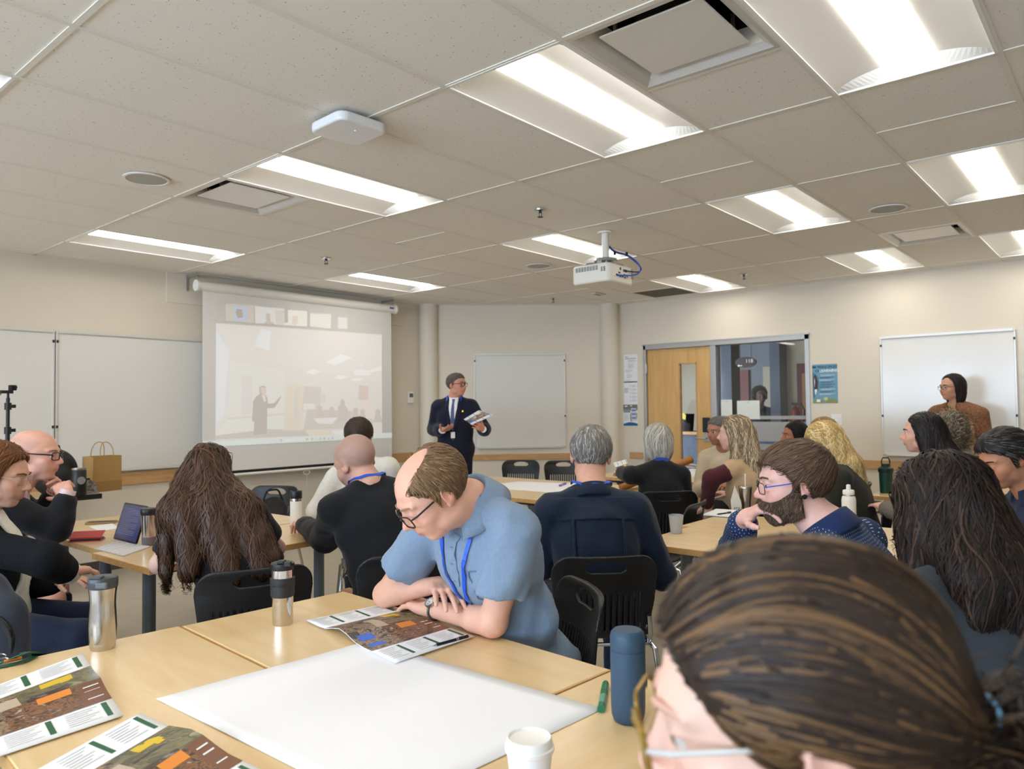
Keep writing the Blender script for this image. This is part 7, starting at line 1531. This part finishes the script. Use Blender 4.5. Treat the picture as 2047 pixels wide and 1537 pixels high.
person('woman with long dark brown hair and a charcoal top seen from behind at right', (1876,922,1.68), 12, 18, hpitch=-8, lean=10, slean=4, skin=(216,172,150), female=True, sw=.215, girth=1.12, lod=1, seed=30, hs=.98, necklen=.075, top=dict(kind='long', m=grt, name='top', infl=.02, wr=.006), hair=dict(style='long', col=(36,27,23), hi=(66,48,38), p_hi=.2, th=.016, falls=fall_d, n=6500, len=.27, steps=18, r=.0011, nz=.1, wave=.005, curl=.35, curl_f=24., vary=.35), chair_label='black chair of the woman with long dark brown hair')
# --- nearest woman: head with pulled-back hair and glasses
def near_extra(c):
    tm = mat('hair_tie',(120,170,196),.4); W = c['W']
    for k in range(2): c['child'](MB().tube([W(.021*math.cos(a)*(1+.1*k), -.122-.008*k+.006*math.sin(2*a), -.026+.021*math.sin(a)+.006*k) for a in np.linspace(0,2*math.pi,21)[:-1]], .0018, 8, closed=True).obj('hair_tie', tm, c['body'], loc=c['bl'], smooth=True))
    c['child'](MB().tube(sag([W(.02,-.12,-.03),W(.04,-.13,-.05),W(.045,-.125,-.08),W(.02,-.13,-.1)]), .0018, 8).obj('hair_tie', tm, c['body'], loc=c['bl'], smooth=True))
ND = .57; person('woman with streaked brown hair tied back and ornate glasses, nearest the camera', (1582,1116,ND), 76, 84, hpitch=-11, hroll=3, lean=8, skin=(230,190,170), female=True, sw=.175, lod=0, seed=31, hs=.98, top=dict(kind='long', m=fabric('near_top',(60,62,70)), name='top'), 
  hair=dict(style='pony', line=([-.13,-.09,-.04,-.02,.0,.02,.035,.06,.075,.09],[-.09,-.07,-.03,.0,.015,-.02,.0,.035,.06,.08]), col=(50,38,31), hi=(106,78,50), clump=9., clump_t=.45, th=.009, n=11000, r=.0008, tie=(0,-.125,-.03), tail=lambda W,nb,ft,rt: [W(0,-.125,-.03),W(0,-.16,-.03),W(.0,-.19,-.07),W(0,-.195,-.13),W(0,-.18,-.2)], m='hair_gloss', vary=.35), brows=(206,164,144), glasses=dict(col=(150,120,40), temple=(200,200,196), fy=.122, r=.0018, h=.02, w=.025, metal=.5), extra=near_extra, chair_label='black chair of the nearest woman')
# --- dim person behind the corridor glass
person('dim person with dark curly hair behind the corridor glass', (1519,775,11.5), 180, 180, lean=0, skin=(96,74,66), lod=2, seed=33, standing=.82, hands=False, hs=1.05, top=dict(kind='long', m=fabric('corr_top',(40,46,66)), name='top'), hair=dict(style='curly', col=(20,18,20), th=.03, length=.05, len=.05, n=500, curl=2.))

# --- dark coat hung over a chair back at the left edge
cb = at(-50,1250,dep=2.45); f = Fld(); Rc = basis(YAW-.4); f.ell(cb, A(.2,.09,.2), Rc, .03).ell(cb-A(0,0,.16), A(.17,.1,.2), Rc, .04).cone(cb+Rc@A(-.15,0,.05), cb+Rc@A(-.2,.02,-.3), .06,.045,.04).cone(cb+Rc@A(.15,0,.05), cb+Rc@A(.2,.02,-.3), .06,.045,.04).ell(cb+A(0,0,.2), A(.07,.08,.06), Rc, .03, -1)
fn_ = lambda P: f(P)+.008*wob(P*A(1,1,.4),14,40)
V, Q = surf(fn_, f.lo-.03, f.hi+.03, .013); co = obj('hanging_coat', V, Q, fabric('slate_coat',(50,54,64),.8), None, loc=(cb[0],cb[1],cb[2]-.35), smooth=True); tag(co, 'dark slate coat draped over a chair back at the lower left edge', 'coat')
band_ = MB().tube([V_ for V_ in sag([cb+Rc@A(-.07,-.06,.17)-A(*co.location), cb+Rc@A(0,-.085,.19)-A(*co.location), cb+Rc@A(.07,-.06,.17)-A(*co.location)], 12)], .018, 10).obj('collar', MATS['fabric_slate_coat'], co, smooth=True)
chair(cb[0]+Rc[0,1]*.2, cb[1]+Rc[1,1]*.2, YAW-.4, 'black chair under the dark slate coat at the lower left edge')
